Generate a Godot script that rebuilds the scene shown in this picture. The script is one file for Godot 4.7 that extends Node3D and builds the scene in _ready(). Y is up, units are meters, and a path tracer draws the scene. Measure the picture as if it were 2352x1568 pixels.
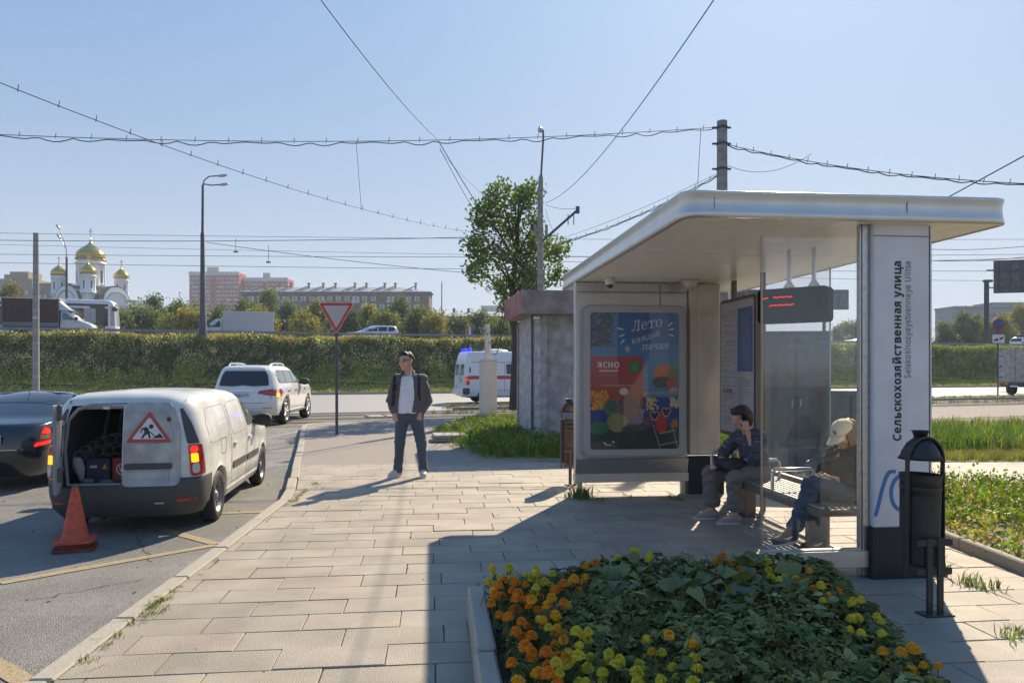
extends Node3D

var rng := RandomNumberGenerator.new()
var taken := {}
var tex := {}
var mt := {}
const YAW := 0.1082  # the shelter and the paving run 6.2 degrees left of the view


class B:
	var st := SurfaceTool.new()
	var col := Color.WHITE
	var xf := Transform3D.IDENTITY
	var n := 0

	func _init():
		st.begin(Mesh.PRIMITIVE_TRIANGLES)
		st.set_smooth_group(-1)

	func smooth(g: int):
		st.set_smooth_group(g)

	func tri(a: Vector3, b: Vector3, c: Vector3, ua := Vector2.ZERO, ub := Vector2.ZERO, uc := Vector2.ZERO):
		st.set_color(col)
		st.set_uv(ua)
		st.add_vertex(xf * a)
		st.set_uv(uc)
		st.add_vertex(xf * c)
		st.set_uv(ub)
		st.add_vertex(xf * b)
		n += 1

	func quad(a: Vector3, b: Vector3, c: Vector3, d: Vector3):
		tri(a, b, c)
		tri(a, c, d)

	func uquad(a: Vector3, b: Vector3, c: Vector3, d: Vector3):
		tri(a, b, c, Vector2(0, 1), Vector2(1, 1), Vector2(1, 0))
		tri(a, c, d, Vector2(0, 1), Vector2(1, 0), Vector2(0, 0))

	func face(p: Array, inside: Vector3):
		var m := Vector3.ZERO
		for q in p:
			m += q
		m /= p.size()
		var nn: Vector3 = (p[1] - p[0]).cross(p[2] - p[0])
		if nn.dot(m - inside) < 0:
			p.reverse()
		for i in range(1, p.size() - 1):
			tri(p[0], p[i], p[i + 1])

	func box(c: Vector3, s: Vector3, b := 0.0):
		var h := s * 0.5
		b = minf(b, minf(h.x, minf(h.y, h.z)) * 0.9)
		for k in 3:
			var u := (k + 1) % 3
			var v := (k + 2) % 3
			for sg in [-1.0, 1.0]:
				var p := []
				for q in [[-1, -1], [1, -1], [1, 1], [-1, 1]]:
					var w := Vector3.ZERO
					w[k] = sg * h[k]
					w[u] = q[0] * (h[u] - b)
					w[v] = q[1] * (h[v] - b)
					p.append(c + w)
				face(p, c)
				if b > 0:
					for sv in [-1.0, 1.0]:  # edge between face k (sg) and face u (sv)
						var e := []
						for q in [[0, -1], [0, 1], [1, 1], [1, -1]]:
							var w := Vector3.ZERO
							w[k] = sg * (h[k] if q[0] == 0 else h[k] - b)
							w[u] = sv * (h[u] - b if q[0] == 0 else h[u])
							w[v] = q[1] * (h[v] - b)
							e.append(c + w)
						face(e, c)
		if b > 0:
			for sx in [-1.0, 1.0]:
				for sy in [-1.0, 1.0]:
					for sz in [-1.0, 1.0]:
						var t := Vector3(sx, sy, sz)
						face([c + t * Vector3(h.x, h.y - b, h.z - b), c + t * Vector3(h.x - b, h.y, h.z - b), c + t * Vector3(h.x - b, h.y - b, h.z)], c)

	func beam(a: Vector3, b: Vector3, w: float, h: float, bev := 0.0):  # a box from a to b
		var old := xf
		var y := (b - a).normalized()
		var x := y.cross(Vector3.UP if absf(y.y) < 0.95 else Vector3.BACK).normalized()
		xf = old * Transform3D(Basis(x, y, x.cross(y)), (a + b) * 0.5)
		box(Vector3.ZERO, Vector3(w, a.distance_to(b), h), bev)
		xf = old

	func tube(pts: Array, r, sides := 8, caps := true):
		var rings := []
		var t0: Vector3 = (pts[1] - pts[0]).normalized()
		var nrm := t0.cross(Vector3.UP if absf(t0.y) < 0.9 else Vector3.RIGHT).normalized()
		for i in pts.size():
			var t: Vector3 = (pts[mini(i + 1, pts.size() - 1)] - pts[maxi(i - 1, 0)]).normalized()
			nrm = (nrm - t * nrm.dot(t)).normalized()
			var bn := t.cross(nrm)
			var rr: float = r[i] if r is Array else r
			var ring := []
			for k in sides:
				var a := TAU * k / sides
				ring.append(pts[i] + (nrm * cos(a) + bn * sin(a)) * rr)
			rings.append(ring)
		smooth(1)
		for i in rings.size() - 1:
			for k in sides:
				var k2 := (k + 1) % sides
				quad(rings[i][k], rings[i][k2], rings[i + 1][k2], rings[i + 1][k])
		smooth(-1)
		if caps:
			var a := []
			a.assign(rings[0])
			face(a, pts[1])
			var z := []
			z.assign(rings[-1])
			face(z, pts[-2])

	func lathe(prof: Array, segs := 16, sm := true):
		smooth(1 if sm else -1)
		for i in prof.size() - 1:
			for k in segs:
				var a := TAU * k / segs
				var b := TAU * (k + 1) / segs
				var p: Vector2 = prof[i]
				var q: Vector2 = prof[i + 1]
				var p0 := Vector3(p.x * cos(a), p.y, -p.x * sin(a))
				var p1 := Vector3(p.x * cos(b), p.y, -p.x * sin(b))
				var q0 := Vector3(q.x * cos(a), q.y, -q.x * sin(a))
				var q1 := Vector3(q.x * cos(b), q.y, -q.x * sin(b))
				if p.x > 1e-5:
					tri(p0, p1, q1)
				if q.x > 1e-5:
					tri(p0, q1, q0)
		smooth(-1)

	func ball(c: Vector3, r: Vector3, nu := 12, nv := 8):
		var old := xf
		xf = old * Transform3D(Basis.from_scale(r), c)
		var p := []
		for i in nv + 1:
			var a := -PI / 2 + PI * i / nv
			p.append(Vector2(maxf(cos(a), 0.0), sin(a)))
		lathe(p, nu)
		xf = old

	func cyl(c: Vector3, r: float, h: float, segs := 16, bev := 0.0):
		var old := xf
		xf = old * Transform3D(Basis.IDENTITY, c)
		smooth(-1)
		var p := [Vector2(0, -h / 2), Vector2(r - bev, -h / 2)]
		if bev > 0:
			p.append(Vector2(r, -h / 2 + bev))
			p.append(Vector2(r, h / 2 - bev))
		else:
			p.append(Vector2(r, -h / 2))
			p[1] = Vector2(r, -h / 2)
			p.remove_at(2)
			p.append(Vector2(r, h / 2))
		if bev > 0:
			p.append(Vector2(r - bev, h / 2))
		p.append(Vector2(0, h / 2))
		for i in p.size() - 1:
			lathe([p[i], p[i + 1]], segs, true)
		xf = old

	func prism(poly: PackedVector2Array, z0: float, z1: float, back := true):  # extruded along z
		if Geometry2D.is_polygon_clockwise(poly):
			poly = poly.duplicate()
			poly.reverse()
		var idx := Geometry2D.triangulate_polygon(poly)
		for i in range(0, idx.size(), 3):
			var a := poly[idx[i]]
			var b := poly[idx[i + 1]]
			var c := poly[idx[i + 2]]
			if (b - a).cross(c - a) < 0:
				var t := b
				b = c
				c = t
			tri(Vector3(a.x, a.y, z1), Vector3(b.x, b.y, z1), Vector3(c.x, c.y, z1))
			if back:
				tri(Vector3(a.x, a.y, z0), Vector3(c.x, c.y, z0), Vector3(b.x, b.y, z0))
		for i in poly.size():
			var a := poly[i]
			var b := poly[(i + 1) % poly.size()]
			quad(Vector3(a.x, a.y, z0), Vector3(b.x, b.y, z0), Vector3(b.x, b.y, z1), Vector3(a.x, a.y, z1))

	func slab(poly: PackedVector2Array, y0: float, y1: float):  # poly in (x, d): d = -z; extruded along y
		var old := xf
		xf = old * Transform3D(Basis(Vector3(1, 0, 0), Vector3(0, 0, -1), Vector3(0, 1, 0)), Vector3.ZERO)
		prism(poly, y0, y1)
		xf = old

	func mesh(m: Material = null) -> ArrayMesh:
		st.generate_normals()
		var a := st.commit()
		if m:
			a.surface_set_material(0, m)
		return a


# ---- objects -------------------------------------------------------------
func put(called: String, what, m: Material, parent: Node = self) -> MeshInstance3D:
	var o := MeshInstance3D.new()
	o.mesh = what.mesh(m) if what is B else what
	if what is ArrayMesh and m:
		o.material_override = m
	o.name = numbered(called) if parent == self else called
	parent.add_child(o, true)
	return o


func numbered(called: String) -> String:
	if not taken.has(called):
		taken[called] = 0
		return called
	taken[called] += 1
	return "%s_%03d" % [called, taken[called]]


func tag(o: Node, label: String, category: String, group := "") -> Node:
	o.set_meta("label", label)
	o.set_meta("category", category)
	if group:
		o.set_meta("group", group)
	return o


func thing(called: String, label: String, category: String, at := Vector3.ZERO, turn := 0.0, group := "") -> Node3D:
	var o := Node3D.new()
	o.name = numbered(called)
	add_child(o)
	o.position = at
	o.rotation.y = turn
	tag(o, label, category, group)
	return o


func node(called: String, parent: Node, at := Vector3.ZERO) -> Node3D:
	var o := Node3D.new()
	o.name = called
	parent.add_child(o, true)
	o.position = at
	return o


func struct(called: String, what, m: Material) -> MeshInstance3D:
	var o := put(called, what, m)
	o.set_meta("kind", "structure")
	return o


func dup(o: Node3D, base: String, label: String, at: Vector3, turn := 0.0, group := "") -> Node3D:
	var c: Node3D = o.duplicate()
	c.name = numbered(base)
	add_child(c)
	c.position = at
	c.rotation.y = turn
	c.set_meta("label", label)
	if group:
		c.set_meta("group", group)
	return c


func scatter(called: String, m: ArrayMesh, xfs: Array, cols: Array, parent: Node = self) -> MultiMeshInstance3D:
	var mm := MultiMesh.new()
	mm.transform_format = MultiMesh.TRANSFORM_3D
	mm.use_colors = cols.size() > 0
	mm.mesh = m
	mm.instance_count = xfs.size()
	for i in xfs.size():
		mm.set_instance_transform(i, xfs[i])
		if cols.size():
			mm.set_instance_color(i, cols[i])
	var o := MultiMeshInstance3D.new()
	o.multimesh = mm
	o.name = numbered(called) if parent == self else called
	parent.add_child(o, true)
	o.set_meta("kind", "stuff")
	return o


# ---- materials -----------------------------------------------------------
func noise(key: String, freq: float, lo: float, hi: float, size := 512, oct := 4, kind := FastNoiseLite.TYPE_SIMPLEX_SMOOTH, bump := 0.0) -> NoiseTexture2D:
	if tex.has(key):
		return tex[key]
	var f := FastNoiseLite.new()
	f.seed = key.hash() % 10000
	f.noise_type = kind
	f.frequency = freq
	f.fractal_octaves = oct
	var t := NoiseTexture2D.new()
	t.noise = f
	t.width = size
	t.height = size
	t.seamless = true
	if bump > 0:
		t.as_normal_map = true
		t.bump_strength = bump
	else:
		var g := Gradient.new()
		g.set_color(0, Color(lo, lo, lo))
		g.set_color(1, Color(hi, hi, hi))
		t.color_ramp = g
	tex[key] = t
	return t


func mat(key: String, c: Color, rough := 0.7, o := {}) -> StandardMaterial3D:  # c: linear base colour
	if mt.has(key):
		return mt[key]
	var m := StandardMaterial3D.new()
	m.resource_name = key
	m.albedo_color = c.linear_to_srgb()
	m.roughness = rough
	m.metallic = o.get("metal", 0.0)
	m.metallic_specular = o.get("spec", 0.5)
	if o.has("tex"):
		m.albedo_texture = o.tex
	if o.has("nrm"):
		m.normal_enabled = true
		m.normal_texture = o.nrm
		m.normal_scale = o.get("ns", 1.0)
	if o.has("rtex"):
		m.roughness_texture = o.rtex
	if o.has("scale"):
		m.uv1_triplanar = true
		m.uv1_world_triplanar = o.get("world", false)
		m.uv1_scale = Vector3.ONE * float(o.scale)
	if o.has("detail"):
		m.detail_enabled = true
		m.detail_blend_mode = BaseMaterial3D.BLEND_MODE_MUL
		m.detail_albedo = o.detail
		m.detail_uv_layer = BaseMaterial3D.DETAIL_UV_2
		m.uv2_triplanar = true
		m.uv2_world_triplanar = true
		m.uv2_scale = Vector3.ONE * float(o.dscale)
	if o.has("coat"):
		m.clearcoat_enabled = true
		m.clearcoat = o.coat
		m.clearcoat_roughness = 0.04
	if o.has("back"):
		m.backlight_enabled = true
		m.backlight = o.back
	if o.has("emit"):
		m.emission_enabled = true
		m.emission = o.emit
		m.emission_energy_multiplier = o.get("energy", 1.0)
	if o.get("vc", false):
		m.vertex_color_use_as_albedo = true
	if o.has("rim"):
		m.rim_enabled = true
		m.rim = o.rim
	mt[key] = m
	return m


func glass(key: String, alpha: float, c := Color(0.75, 0.9, 0.85), spec := 0.5) -> StandardMaterial3D:
	if mt.has(key):
		return mt[key]
	var m := StandardMaterial3D.new()
	m.resource_name = key
	m.transparency = BaseMaterial3D.TRANSPARENCY_ALPHA
	m.albedo_color = Color(c.r, c.g, c.b, alpha)
	m.roughness = 0.02
	m.metallic_specular = spec
	mt[key] = m
	return m


func speckle_tex(key: String, size: int, base: float, amp: float, stones: int, seedn: int) -> ImageTexture:
	var r := RandomNumberGenerator.new()
	r.seed = seedn
	var im := Image.create(size, size, false, Image.FORMAT_RGB8)
	for y in size:
		for x in size:
			var v := clampf(base + r.randfn(0, amp), 0, 1)
			im.set_pixel(x, y, Color(v, v, v))
	for i in stones:
		var v := clampf(base + r.randfn(0.03, amp * 2.2), 0.05, 1)
		var x := r.randi_range(0, size - 4)
		var y := r.randi_range(0, size - 4)
		im.fill_rect(Rect2i(x, y, r.randi_range(1, 4), r.randi_range(1, 3)), Color(v, v * 0.99, v * 0.96))
	return ImageTexture.create_from_image(im)


func at(px: float, py: float, d: float) -> Vector3:  # reading the photograph: a point d metres ahead of the camera
	return Vector3((px - 1176.0) * d / 1700.0, 1.6 - (py - 848.0) * d / 1700.0, -d)


func sh(u: float, y: float, v: float) -> Vector3:  # shelter axes to world
	return Vector3(u * cos(YAW) - v * sin(YAW), y, -(u * sin(YAW) + v * cos(YAW)))


func text(called: String, s: String, height: float, m: Material, parent: Node, xf: Transform3D, bold := false, font := "Droid Sans", depth := 0.004) -> MeshInstance3D:
	var f := SystemFont.new()
	f.font_names = PackedStringArray([font])
	f.font_weight = 700 if bold else 400
	var t := TextMesh.new()
	t.text = s
	t.font = f
	t.font_size = 32
	t.pixel_size = height / 23.0  # capitals are about 0.72 of the size
	t.depth = depth
	t.curve_step = 2.0
	t.material = m
	var o := MeshInstance3D.new()
	o.mesh = t
	o.name = called
	parent.add_child(o, true)
	o.transform = xf
	return o


func rounded(p: PackedVector2Array, r: float, steps := 4) -> PackedVector2Array:
	var out := PackedVector2Array()
	for i in p.size():
		var a := p[(i - 1 + p.size()) % p.size()]
		var b := p[i]
		var c := p[(i + 1) % p.size()]
		var ra := minf(r, minf(a.distance_to(b), b.distance_to(c)) * 0.45)
		var s := b + (a - b).normalized() * ra
		var e := b + (c - b).normalized() * ra
		for k in steps + 1:
			var t := float(k) / steps
			out.append(s.lerp(b, t).lerp(b.lerp(e, t), t))
	return out


func rect(x0: float, y0: float, x1: float, y1: float) -> PackedVector2Array:
	return PackedVector2Array([Vector2(x0, y0), Vector2(x1, y0), Vector2(x1, y1), Vector2(x0, y1)])


func pv(a: Array) -> PackedVector2Array:
	var o := PackedVector2Array()
	for i in range(0, a.size(), 2):
		o.append(Vector2(a[i], a[i + 1]))
	return o


func _ready():
	rng.seed = 7
	var cam := Camera3D.new()
	cam.name = "camera"
	cam.projection = Camera3D.PROJECTION_FRUSTUM
	cam.near = 0.05
	cam.far = 3000.0
	cam.size = 2.0 * 0.05 * 784.0 / 1700.0
	cam.frustum_offset = Vector2(0, 0.05 * 64.0 / 1700.0)
	cam.position = Vector3(0, 1.6, 0)
	add_child(cam)
	cam.current = true

	var az := deg_to_rad(22.5)
	var el := deg_to_rad(37.0)
	var to_sun := Vector3(sin(az) * cos(el), sin(el), -cos(az) * cos(el))
	var env := Environment.new()
	env.background_mode = Environment.BG_SKY
	env.sky = Sky.new()
	var pano := PanoramaSkyMaterial.new()
	pano.panorama = sky_picture(to_sun)
	env.sky.sky_material = pano
	env.tonemap_mode = Environment.TONE_MAPPER_LINEAR
	env.tonemap_exposure = 1.75
	env.sdfgi_enabled = true
	env.ssao_enabled = true
	env.ssil_enabled = true
	env.fog_enabled = true
	env.fog_density = 0.0006
	env.fog_light_color = Color(0.86, 0.91, 0.97)
	var we := WorldEnvironment.new()
	we.name = "world"
	we.environment = env
	add_child(we)
	var sun := DirectionalLight3D.new()
	sun.name = "sun"
	sun.light_energy = 1.6
	sun.light_color = Color(1.0, 0.93, 0.81)
	sun.light_angular_distance = 0.5
	sun.shadow_enabled = true
	add_child(sun)
	sun.look_at_from_position(to_sun * 100.0, Vector3.ZERO)

	make_materials()
	build_ground()
	build_embankment()
	build_far_buildings()
	build_church()
	build_shelter()
	build_kiosk()
	build_trees()
	build_poles()
	build_wires()
	build_van()
	build_cars()
	build_trucks()
	build_street_things()
	build_people()
	build_planter()
	build_vegetation()


func sky_picture(to_sun: Vector3) -> ImageTexture:
	var w := 512
	var h := 256
	var im := Image.create(w, h, false, Image.FORMAT_RGBF)
	for j in h:
		var e := PI / 2 - PI * (j + 0.5) / h
		for i in w:
			var a := (i + 0.5) / w * TAU
			var dir := Vector3(sin(a) * cos(e), sin(e), -cos(a) * cos(e))
			var g := acos(clampf(dir.dot(to_sun), -1, 1))
			var zen := Vector3(0.035, 0.235, 0.60)
			var c := zen + (Vector3(0.83, 0.88, 0.92) - zen) * exp(-maxf(e, 0.0) / 0.25)
			c += Vector3(0.66, 0.64, 0.54) * exp(-g / 0.45)
			c /= 1.75
			if e < 0:
				c = c.lerp(Vector3(0.25, 0.24, 0.21), clampf(-e / 0.05, 0, 1))
			im.set_pixel(i, j, Color(c.x, c.y, c.z))
	return ImageTexture.create_from_image(im)


func make_materials():
	var fine := noise("fine", 0.09, 0.72, 1.0)
	var blotch := noise("blotch", 0.012, 0.70, 1.0)
	var grit := noise("grit", 0.22, 0, 1, 512, 3, FastNoiseLite.TYPE_SIMPLEX_SMOOTH, 6.0)
	var soft := noise("soft", 0.03, 0, 1, 512, 4, FastNoiseLite.TYPE_SIMPLEX_SMOOTH, 3.0)
	var asphalt_t := speckle_tex("asphalt", 512, 0.76, 0.12, 9000, 3)
	mat("asphalt", Color(0.46, 0.445, 0.42), 0.75, {"tex": asphalt_t, "scale": 0.85, "world": true, "detail": noise("stain", 0.011, 0.80, 1.0, 512, 5), "dscale": 0.13, "nrm": grit, "ns": 0.9})
	mat("road_far", Color(0.36, 0.345, 0.345), 0.7, {"tex": fine, "scale": 0.25, "world": true})
	mat("path", Color(0.44, 0.385, 0.345), 0.9, {"tex": speckle_tex("pathsp", 512, 0.80, 0.07, 3000, 5), "scale": 0.5, "world": true, "nrm": grit, "ns": 0.5})
	mat("tram_bed", Color(0.42, 0.37, 0.33), 0.95, {"tex": speckle_tex("bed", 512, 0.72, 0.12, 6000, 9), "scale": 0.3, "world": true, "nrm": grit})
	var stain := noise("stain", 0.011, 0.80, 1.0, 512, 5)
	var sl := speckle_tex("slab", 512, 0.86, 0.035, 2500, 11)
	for i in 5:
		var k: float = [1.0, 0.94, 1.05, 0.90, 1.0][i]
		var c: Color = [Color(0.452, 0.394, 0.332), Color(0.452, 0.389, 0.337), Color(0.441, 0.389, 0.316), Color(0.452, 0.400, 0.332), Color(0.475, 0.394, 0.332)][i]
		mat("slab%d" % i, Color(c.r * k * 1.16, c.g * k * 1.16, c.b * k * 1.13), 0.68, {"tex": sl, "scale": 0.9, "world": true, "nrm": grit, "ns": 0.35, "detail": stain, "dscale": 0.23})
	mat("joint", Color(0.24, 0.21, 0.165), 1.0, {"tex": fine, "scale": 2.0, "world": true})
	mat("kerb", Color(0.50, 0.45, 0.38), 0.9, {"tex": speckle_tex("kerbsp", 256, 0.86, 0.05, 900, 13), "scale": 1.4, "world": true, "nrm": grit, "ns": 0.4})
	mat("soil", Color(0.13, 0.10, 0.07), 1.0, {"tex": fine, "scale": 0.6, "world": true, "nrm": grit, "ns": 2.0})
	mat("dry_soil", Color(0.42, 0.35, 0.23), 1.0, {"tex": fine, "scale": 0.5, "world": true, "nrm": grit})
	mat("turf", Color(0.24, 0.25, 0.08), 1.0, {"tex": blotch, "scale": 0.2, "world": true})
	mat("bank", Color(0.06, 0.07, 0.03), 1.0, {"tex": fine, "scale": 0.2, "world": true})
	mat("far_land", Color(0.10, 0.11, 0.05), 1.0, {"tex": blotch, "scale": 0.02, "world": true})
	mat("yellow_line", Color(0.46, 0.36, 0.22), 0.85, {"tex": speckle_tex("yl", 256, 0.82, 0.10, 2500, 17), "scale": 1.2, "world": true})
	mat("white_line", Color(0.55, 0.54, 0.52), 0.85, {"tex": speckle_tex("wl", 256, 0.80, 0.11, 2500, 19), "scale": 1.2, "world": true})
	mat("steel", Color(0.55, 0.55, 0.55), 0.30, {"metal": 0.85, "tex": noise("brush", 0.05, 0.86, 1.0), "scale": 0.7})
	mat("brushed", Color(0.60, 0.60, 0.62), 0.38, {"metal": 0.75, "tex": noise("brush", 0.05, 0.86, 1.0), "scale": 1.0})
	mat("fascia", Color(0.66, 0.635, 0.60), 0.34, {"metal": 0.85, "tex": noise("clean", 0.01, 0.93, 1.0), "scale": 0.5})
	mat("soffit", Color(0.93, 0.88, 0.82), 0.28, {"metal": 0.0, "tex": noise("clean", 0.01, 0.93, 1.0), "scale": 0.7})
	mat("champagne", Color(0.62, 0.54, 0.45), 0.42, {"metal": 0.35, "tex": noise("clean", 0.01, 0.93, 1.0), "scale": 0.6})
	mat("black_base", Color(0.018, 0.019, 0.023), 0.6, {"tex": fine, "scale": 2.0})
	mat("dark", Color(0.012, 0.012, 0.013), 0.7)
	mat("rubber", Color(0.022, 0.021, 0.021), 0.75, {"tex": fine, "scale": 5.0})
	mat("panel_white", Color(0.68, 0.67, 0.69), 0.35, {"tex": noise("clean", 0.01, 0.93, 1.0), "scale": 0.4})
	mat("ink", Color(0.03, 0.03, 0.035), 0.6)
	mat("ink_grey", Color(0.24, 0.24, 0.25), 0.6)
	mat("white_paint", Color(0.70, 0.69, 0.66), 0.34, {"coat": 0.5, "tex": noise("grime", 0.008, 0.82, 1.0, 512, 5), "scale": 0.5})
	mat("white_ink", Color(0.80, 0.80, 0.80), 0.5)
	mat("plastic_grey", Color(0.075, 0.078, 0.08), 0.55, {"tex": fine, "scale": 1.5})
	mat("car_glass", Color(0.012, 0.014, 0.016), 0.05, {"coat": 0.5})
	mat("car_glass_light", Color(0.13, 0.17, 0.17), 0.05, {"coat": 0.5})
	mat("chrome", Color(0.75, 0.75, 0.76), 0.12, {"metal": 1.0})
	mat("alloy", Color(0.55, 0.55, 0.56), 0.28, {"metal": 0.85})
	mat("red_lens", Color(0.42, 0.015, 0.012), 0.12, {"coat": 0.6})
	mat("red_lit", Color(0.62, 0.03, 0.015), 0.15, {"emit": Color(1.0, 0.12, 0.05), "energy": 1.1})
	mat("amber_lens", Color(0.75, 0.30, 0.02), 0.15, {"coat": 0.5})
	mat("amber_lit", Color(0.9, 0.45, 0.02), 0.2, {"emit": Color(1.0, 0.62, 0.02), "energy": 1.2})
	mat("clear_lens", Color(0.50, 0.50, 0.50), 0.12, {"coat": 0.8})
	mat("concrete", Color(0.50, 0.47, 0.46), 0.9, {"tex": noise("conc", 0.015, 0.72, 1.0, 512, 6), "scale": 0.35, "nrm": soft, "ns": 0.3})
	mat("concrete_pole", Color(0.36, 0.34, 0.33), 0.9, {"tex": noise("conc", 0.015, 0.62, 1.0, 512, 6), "scale": 0.5})
	mat("grey_pole", Color(0.12, 0.13, 0.15), 0.55, {"metal": 0.3, "tex": blotch, "scale": 0.6})
	mat("wire", Color(0.04, 0.045, 0.05), 0.6)
	mat("bark", Color(0.10, 0.08, 0.06), 0.95, {"tex": fine, "scale": 2.0, "nrm": grit})
	mat("leaf", Color(1, 1, 1), 0.55, {"vc": true, "back": Color(0.72, 0.80, 0.38), "spec": 0.35})
	mat("leaf_dull", Color(1, 1, 1), 0.85, {"vc": true, "back": Color(0.42, 0.42, 0.16), "spec": 0.15})


# ---- the ground -------------------------------------------------------------
const KERB := [-2.22, -3.0, -2.34, 0.8, -2.48, 3.78, -2.67, 6.6, -2.84, 9.0, -3.02, 9.9, -4.5, 15.5, -6.02, 21.2]


func build_ground():
	var b := B.new()
	b.quad(Vector3(-900, -0.2, 60), Vector3(900, -0.2, 60), Vector3(900, -0.2, -1500), Vector3(-900, -0.2, -1500))
	struct("ground", b, mt.far_land)
	b = B.new()
	b.quad(Vector3(-70, -0.13, 12), Vector3(-1.5, -0.13, 12), Vector3(-1.5, -0.13, -24.5 - 0.365 * -1.5), Vector3(-70, -0.13, -24.5 + 0.365 * 70))
	struct("side_road", b, mt.asphalt)
	b = B.new()
	b.slab(pv([-70, 31.9 - 25.55, 110, 31.9 + 40.15, 110, 55 + 40.15, -70, 55 - 25.55]), -0.19, -0.131)
	struct("main_road", b, mt.road_far)
	# tram bed between the pavement and the main road
	b = B.new()
	b.slab(pv([-70, 24.6 - 25.55, 110, 24.6 + 40.15, 110, 31.9 + 40.15, -70, 31.9 - 25.55]), -0.19, -0.127)
	var bed := struct("tram_bed", b, mt.tram_bed)
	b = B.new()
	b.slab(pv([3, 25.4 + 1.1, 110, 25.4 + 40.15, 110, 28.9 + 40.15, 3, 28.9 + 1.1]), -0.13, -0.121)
	put("track_shade", b, mat("track_shade", Color(0.07, 0.06, 0.055), 1.0, {"tex": fine_tex(), "scale": 0.6, "world": true}), bed)  # dark strip painted for the shadows in the sunken track
	for t in [26.2, 27.75, 29.9, 31.45]:
		b = B.new()
		b.beam(Vector3(-60, -0.115, -(t - 21.9)), Vector3(100, -0.115, -(t + 36.5)), 0.07, 0.05)
		put("rail", b, mt.steel, bed)
	b = B.new()  # weedy median beyond the tracks
	b.slab(pv([-2.5, 32.2 - 0.91, 110, 32.2 + 40.15, 110, 34.2 + 40.15, -2.5, 33.4 - 0.91]), -0.18, -0.02)
	struct("median_strip", b, mt.tram_bed)
	for i in 2:  # pale slabs laid across the track
		b = B.new()
		var x := -4.9 + i * 0.62
		b.xf = Transform3D(Basis(Vector3.UP, 0.35), Vector3(x, -0.09, -(28.3 + 0.365 * x)))
		b.box(Vector3.ZERO, Vector3(0.56, 0.06, 1.1), 0.012)
		put("crossing_slab", b, mt.kerb, bed)
	# pavement base
	var kp := pv(KERB)
	var area := PackedVector2Array(kp)
	area.append_array(pv([-5.95, 21.9, -5.6, 22.5, -5.1, 22.85, 40, 39.3, 40, -3.0]))
	b = B.new()
	b.slab(area, -0.19, -0.018)
	var pave := struct("pavement", b, mt.joint)
	# beds are cut out of the slab area
	var bed_l := PackedVector2Array()
	for q in [[0.22, 0.5], [1.52, 0.5], [2.67, 4.72], [0.22, 4.72]]:
		var w := sh(q[0], 0, q[1])
		bed_l.append(Vector2(w.x, -w.z))
	var bed_r := pv([4.0, -1, 14, -1, 14, 10.0, 4.06, 10.0, 4.0, 7.0])
	var inner := Geometry2D.offset_polygon(area, -0.135)[0]
	var zone: PackedVector2Array = Geometry2D.intersect_polygons(inner, pv([-7, -1.5, 14, -1.5, 14, 12.75, 1.5, 12.75, -7, 12.15]))[0]
	var meshes := []
	for i in 4:
		var s := B.new()
		s.box(Vector3(0, -0.025, 0), Vector3(0.594, 0.05, 0.294), 0.004)
		meshes.append(s.mesh())
	var list := []
	for j in range(-6, 48):
		for i in range(-14, 26):
			var u := i * 0.6 + (0.3 if j % 2 else 0.0) + fposmod(j * 0.137, 0.11)
			var v := j * 0.3
			var c := sh(u, 0, v)
			var dist := Vector2(c.x, -c.z)
			if dist.y < 1.2 or absf(dist.x) > dist.y * 0.75 + 1.2:
				continue
			list.append([dist.length(), u, v, c])
	list.sort_custom(func(p, q): return p[0] < q[0])
	var far := B.new()
	var count := 0
	for e in list:
		var poly := PackedVector2Array()
		for q in [[-0.297, -0.147], [0.297, -0.147], [0.297, 0.147], [-0.297, 0.147]]:
			var w := sh(e[1] + q[0], 0, e[2] + q[1])
			poly.append(Vector2(w.x, -w.z))
		var pieces := [poly]
		var whole := true
		for op in [0, 1, 2]:
			var nxt := []
			for p in pieces:
				nxt.append_array(Geometry2D.intersect_polygons(p, zone) if op == 0 else Geometry2D.clip_polygons(p, bed_l if op == 1 else bed_r))
			pieces = nxt
		if pieces.size() != 1 or absf(area_of(pieces[0]) - area_of(poly)) > 0.001:
			whole = false
		var dy := rng.randfn(0, 0.0016)
		for p in pieces:
			if Geometry2D.is_polygon_clockwise(p) and pieces.size() > 1:
				continue
			if area_of(p) < 0.004:
				continue
			var m: Material = mt["slab%d" % (rng.randi() % 5)]
			if count < 298:
				count += 1
				var o: MeshInstance3D
				if whole:
					o = put("paving_slab", meshes[rng.randi() % 4], m, pave)
					o.position = e[3] + Vector3(0, dy, 0)
					o.rotation = Vector3(rng.randfn(0, 0.0035), YAW + rng.randfn(0, 0.004), rng.randfn(0, 0.0025))
				else:
					var s := B.new()
					s.slab(p, -0.05, dy)
					put("paving_slab", s, m, pave)
			else:
				far.slab(p, -0.05, dy)
	var fo := put("far_paving_slab", far, mt.slab0, pave)
	fo.set_meta("kind", "stuff")
	# a few cracked slabs, and tar lines on the road
	var cr := RandomNumberGenerator.new()
	cr.seed = 19
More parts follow.
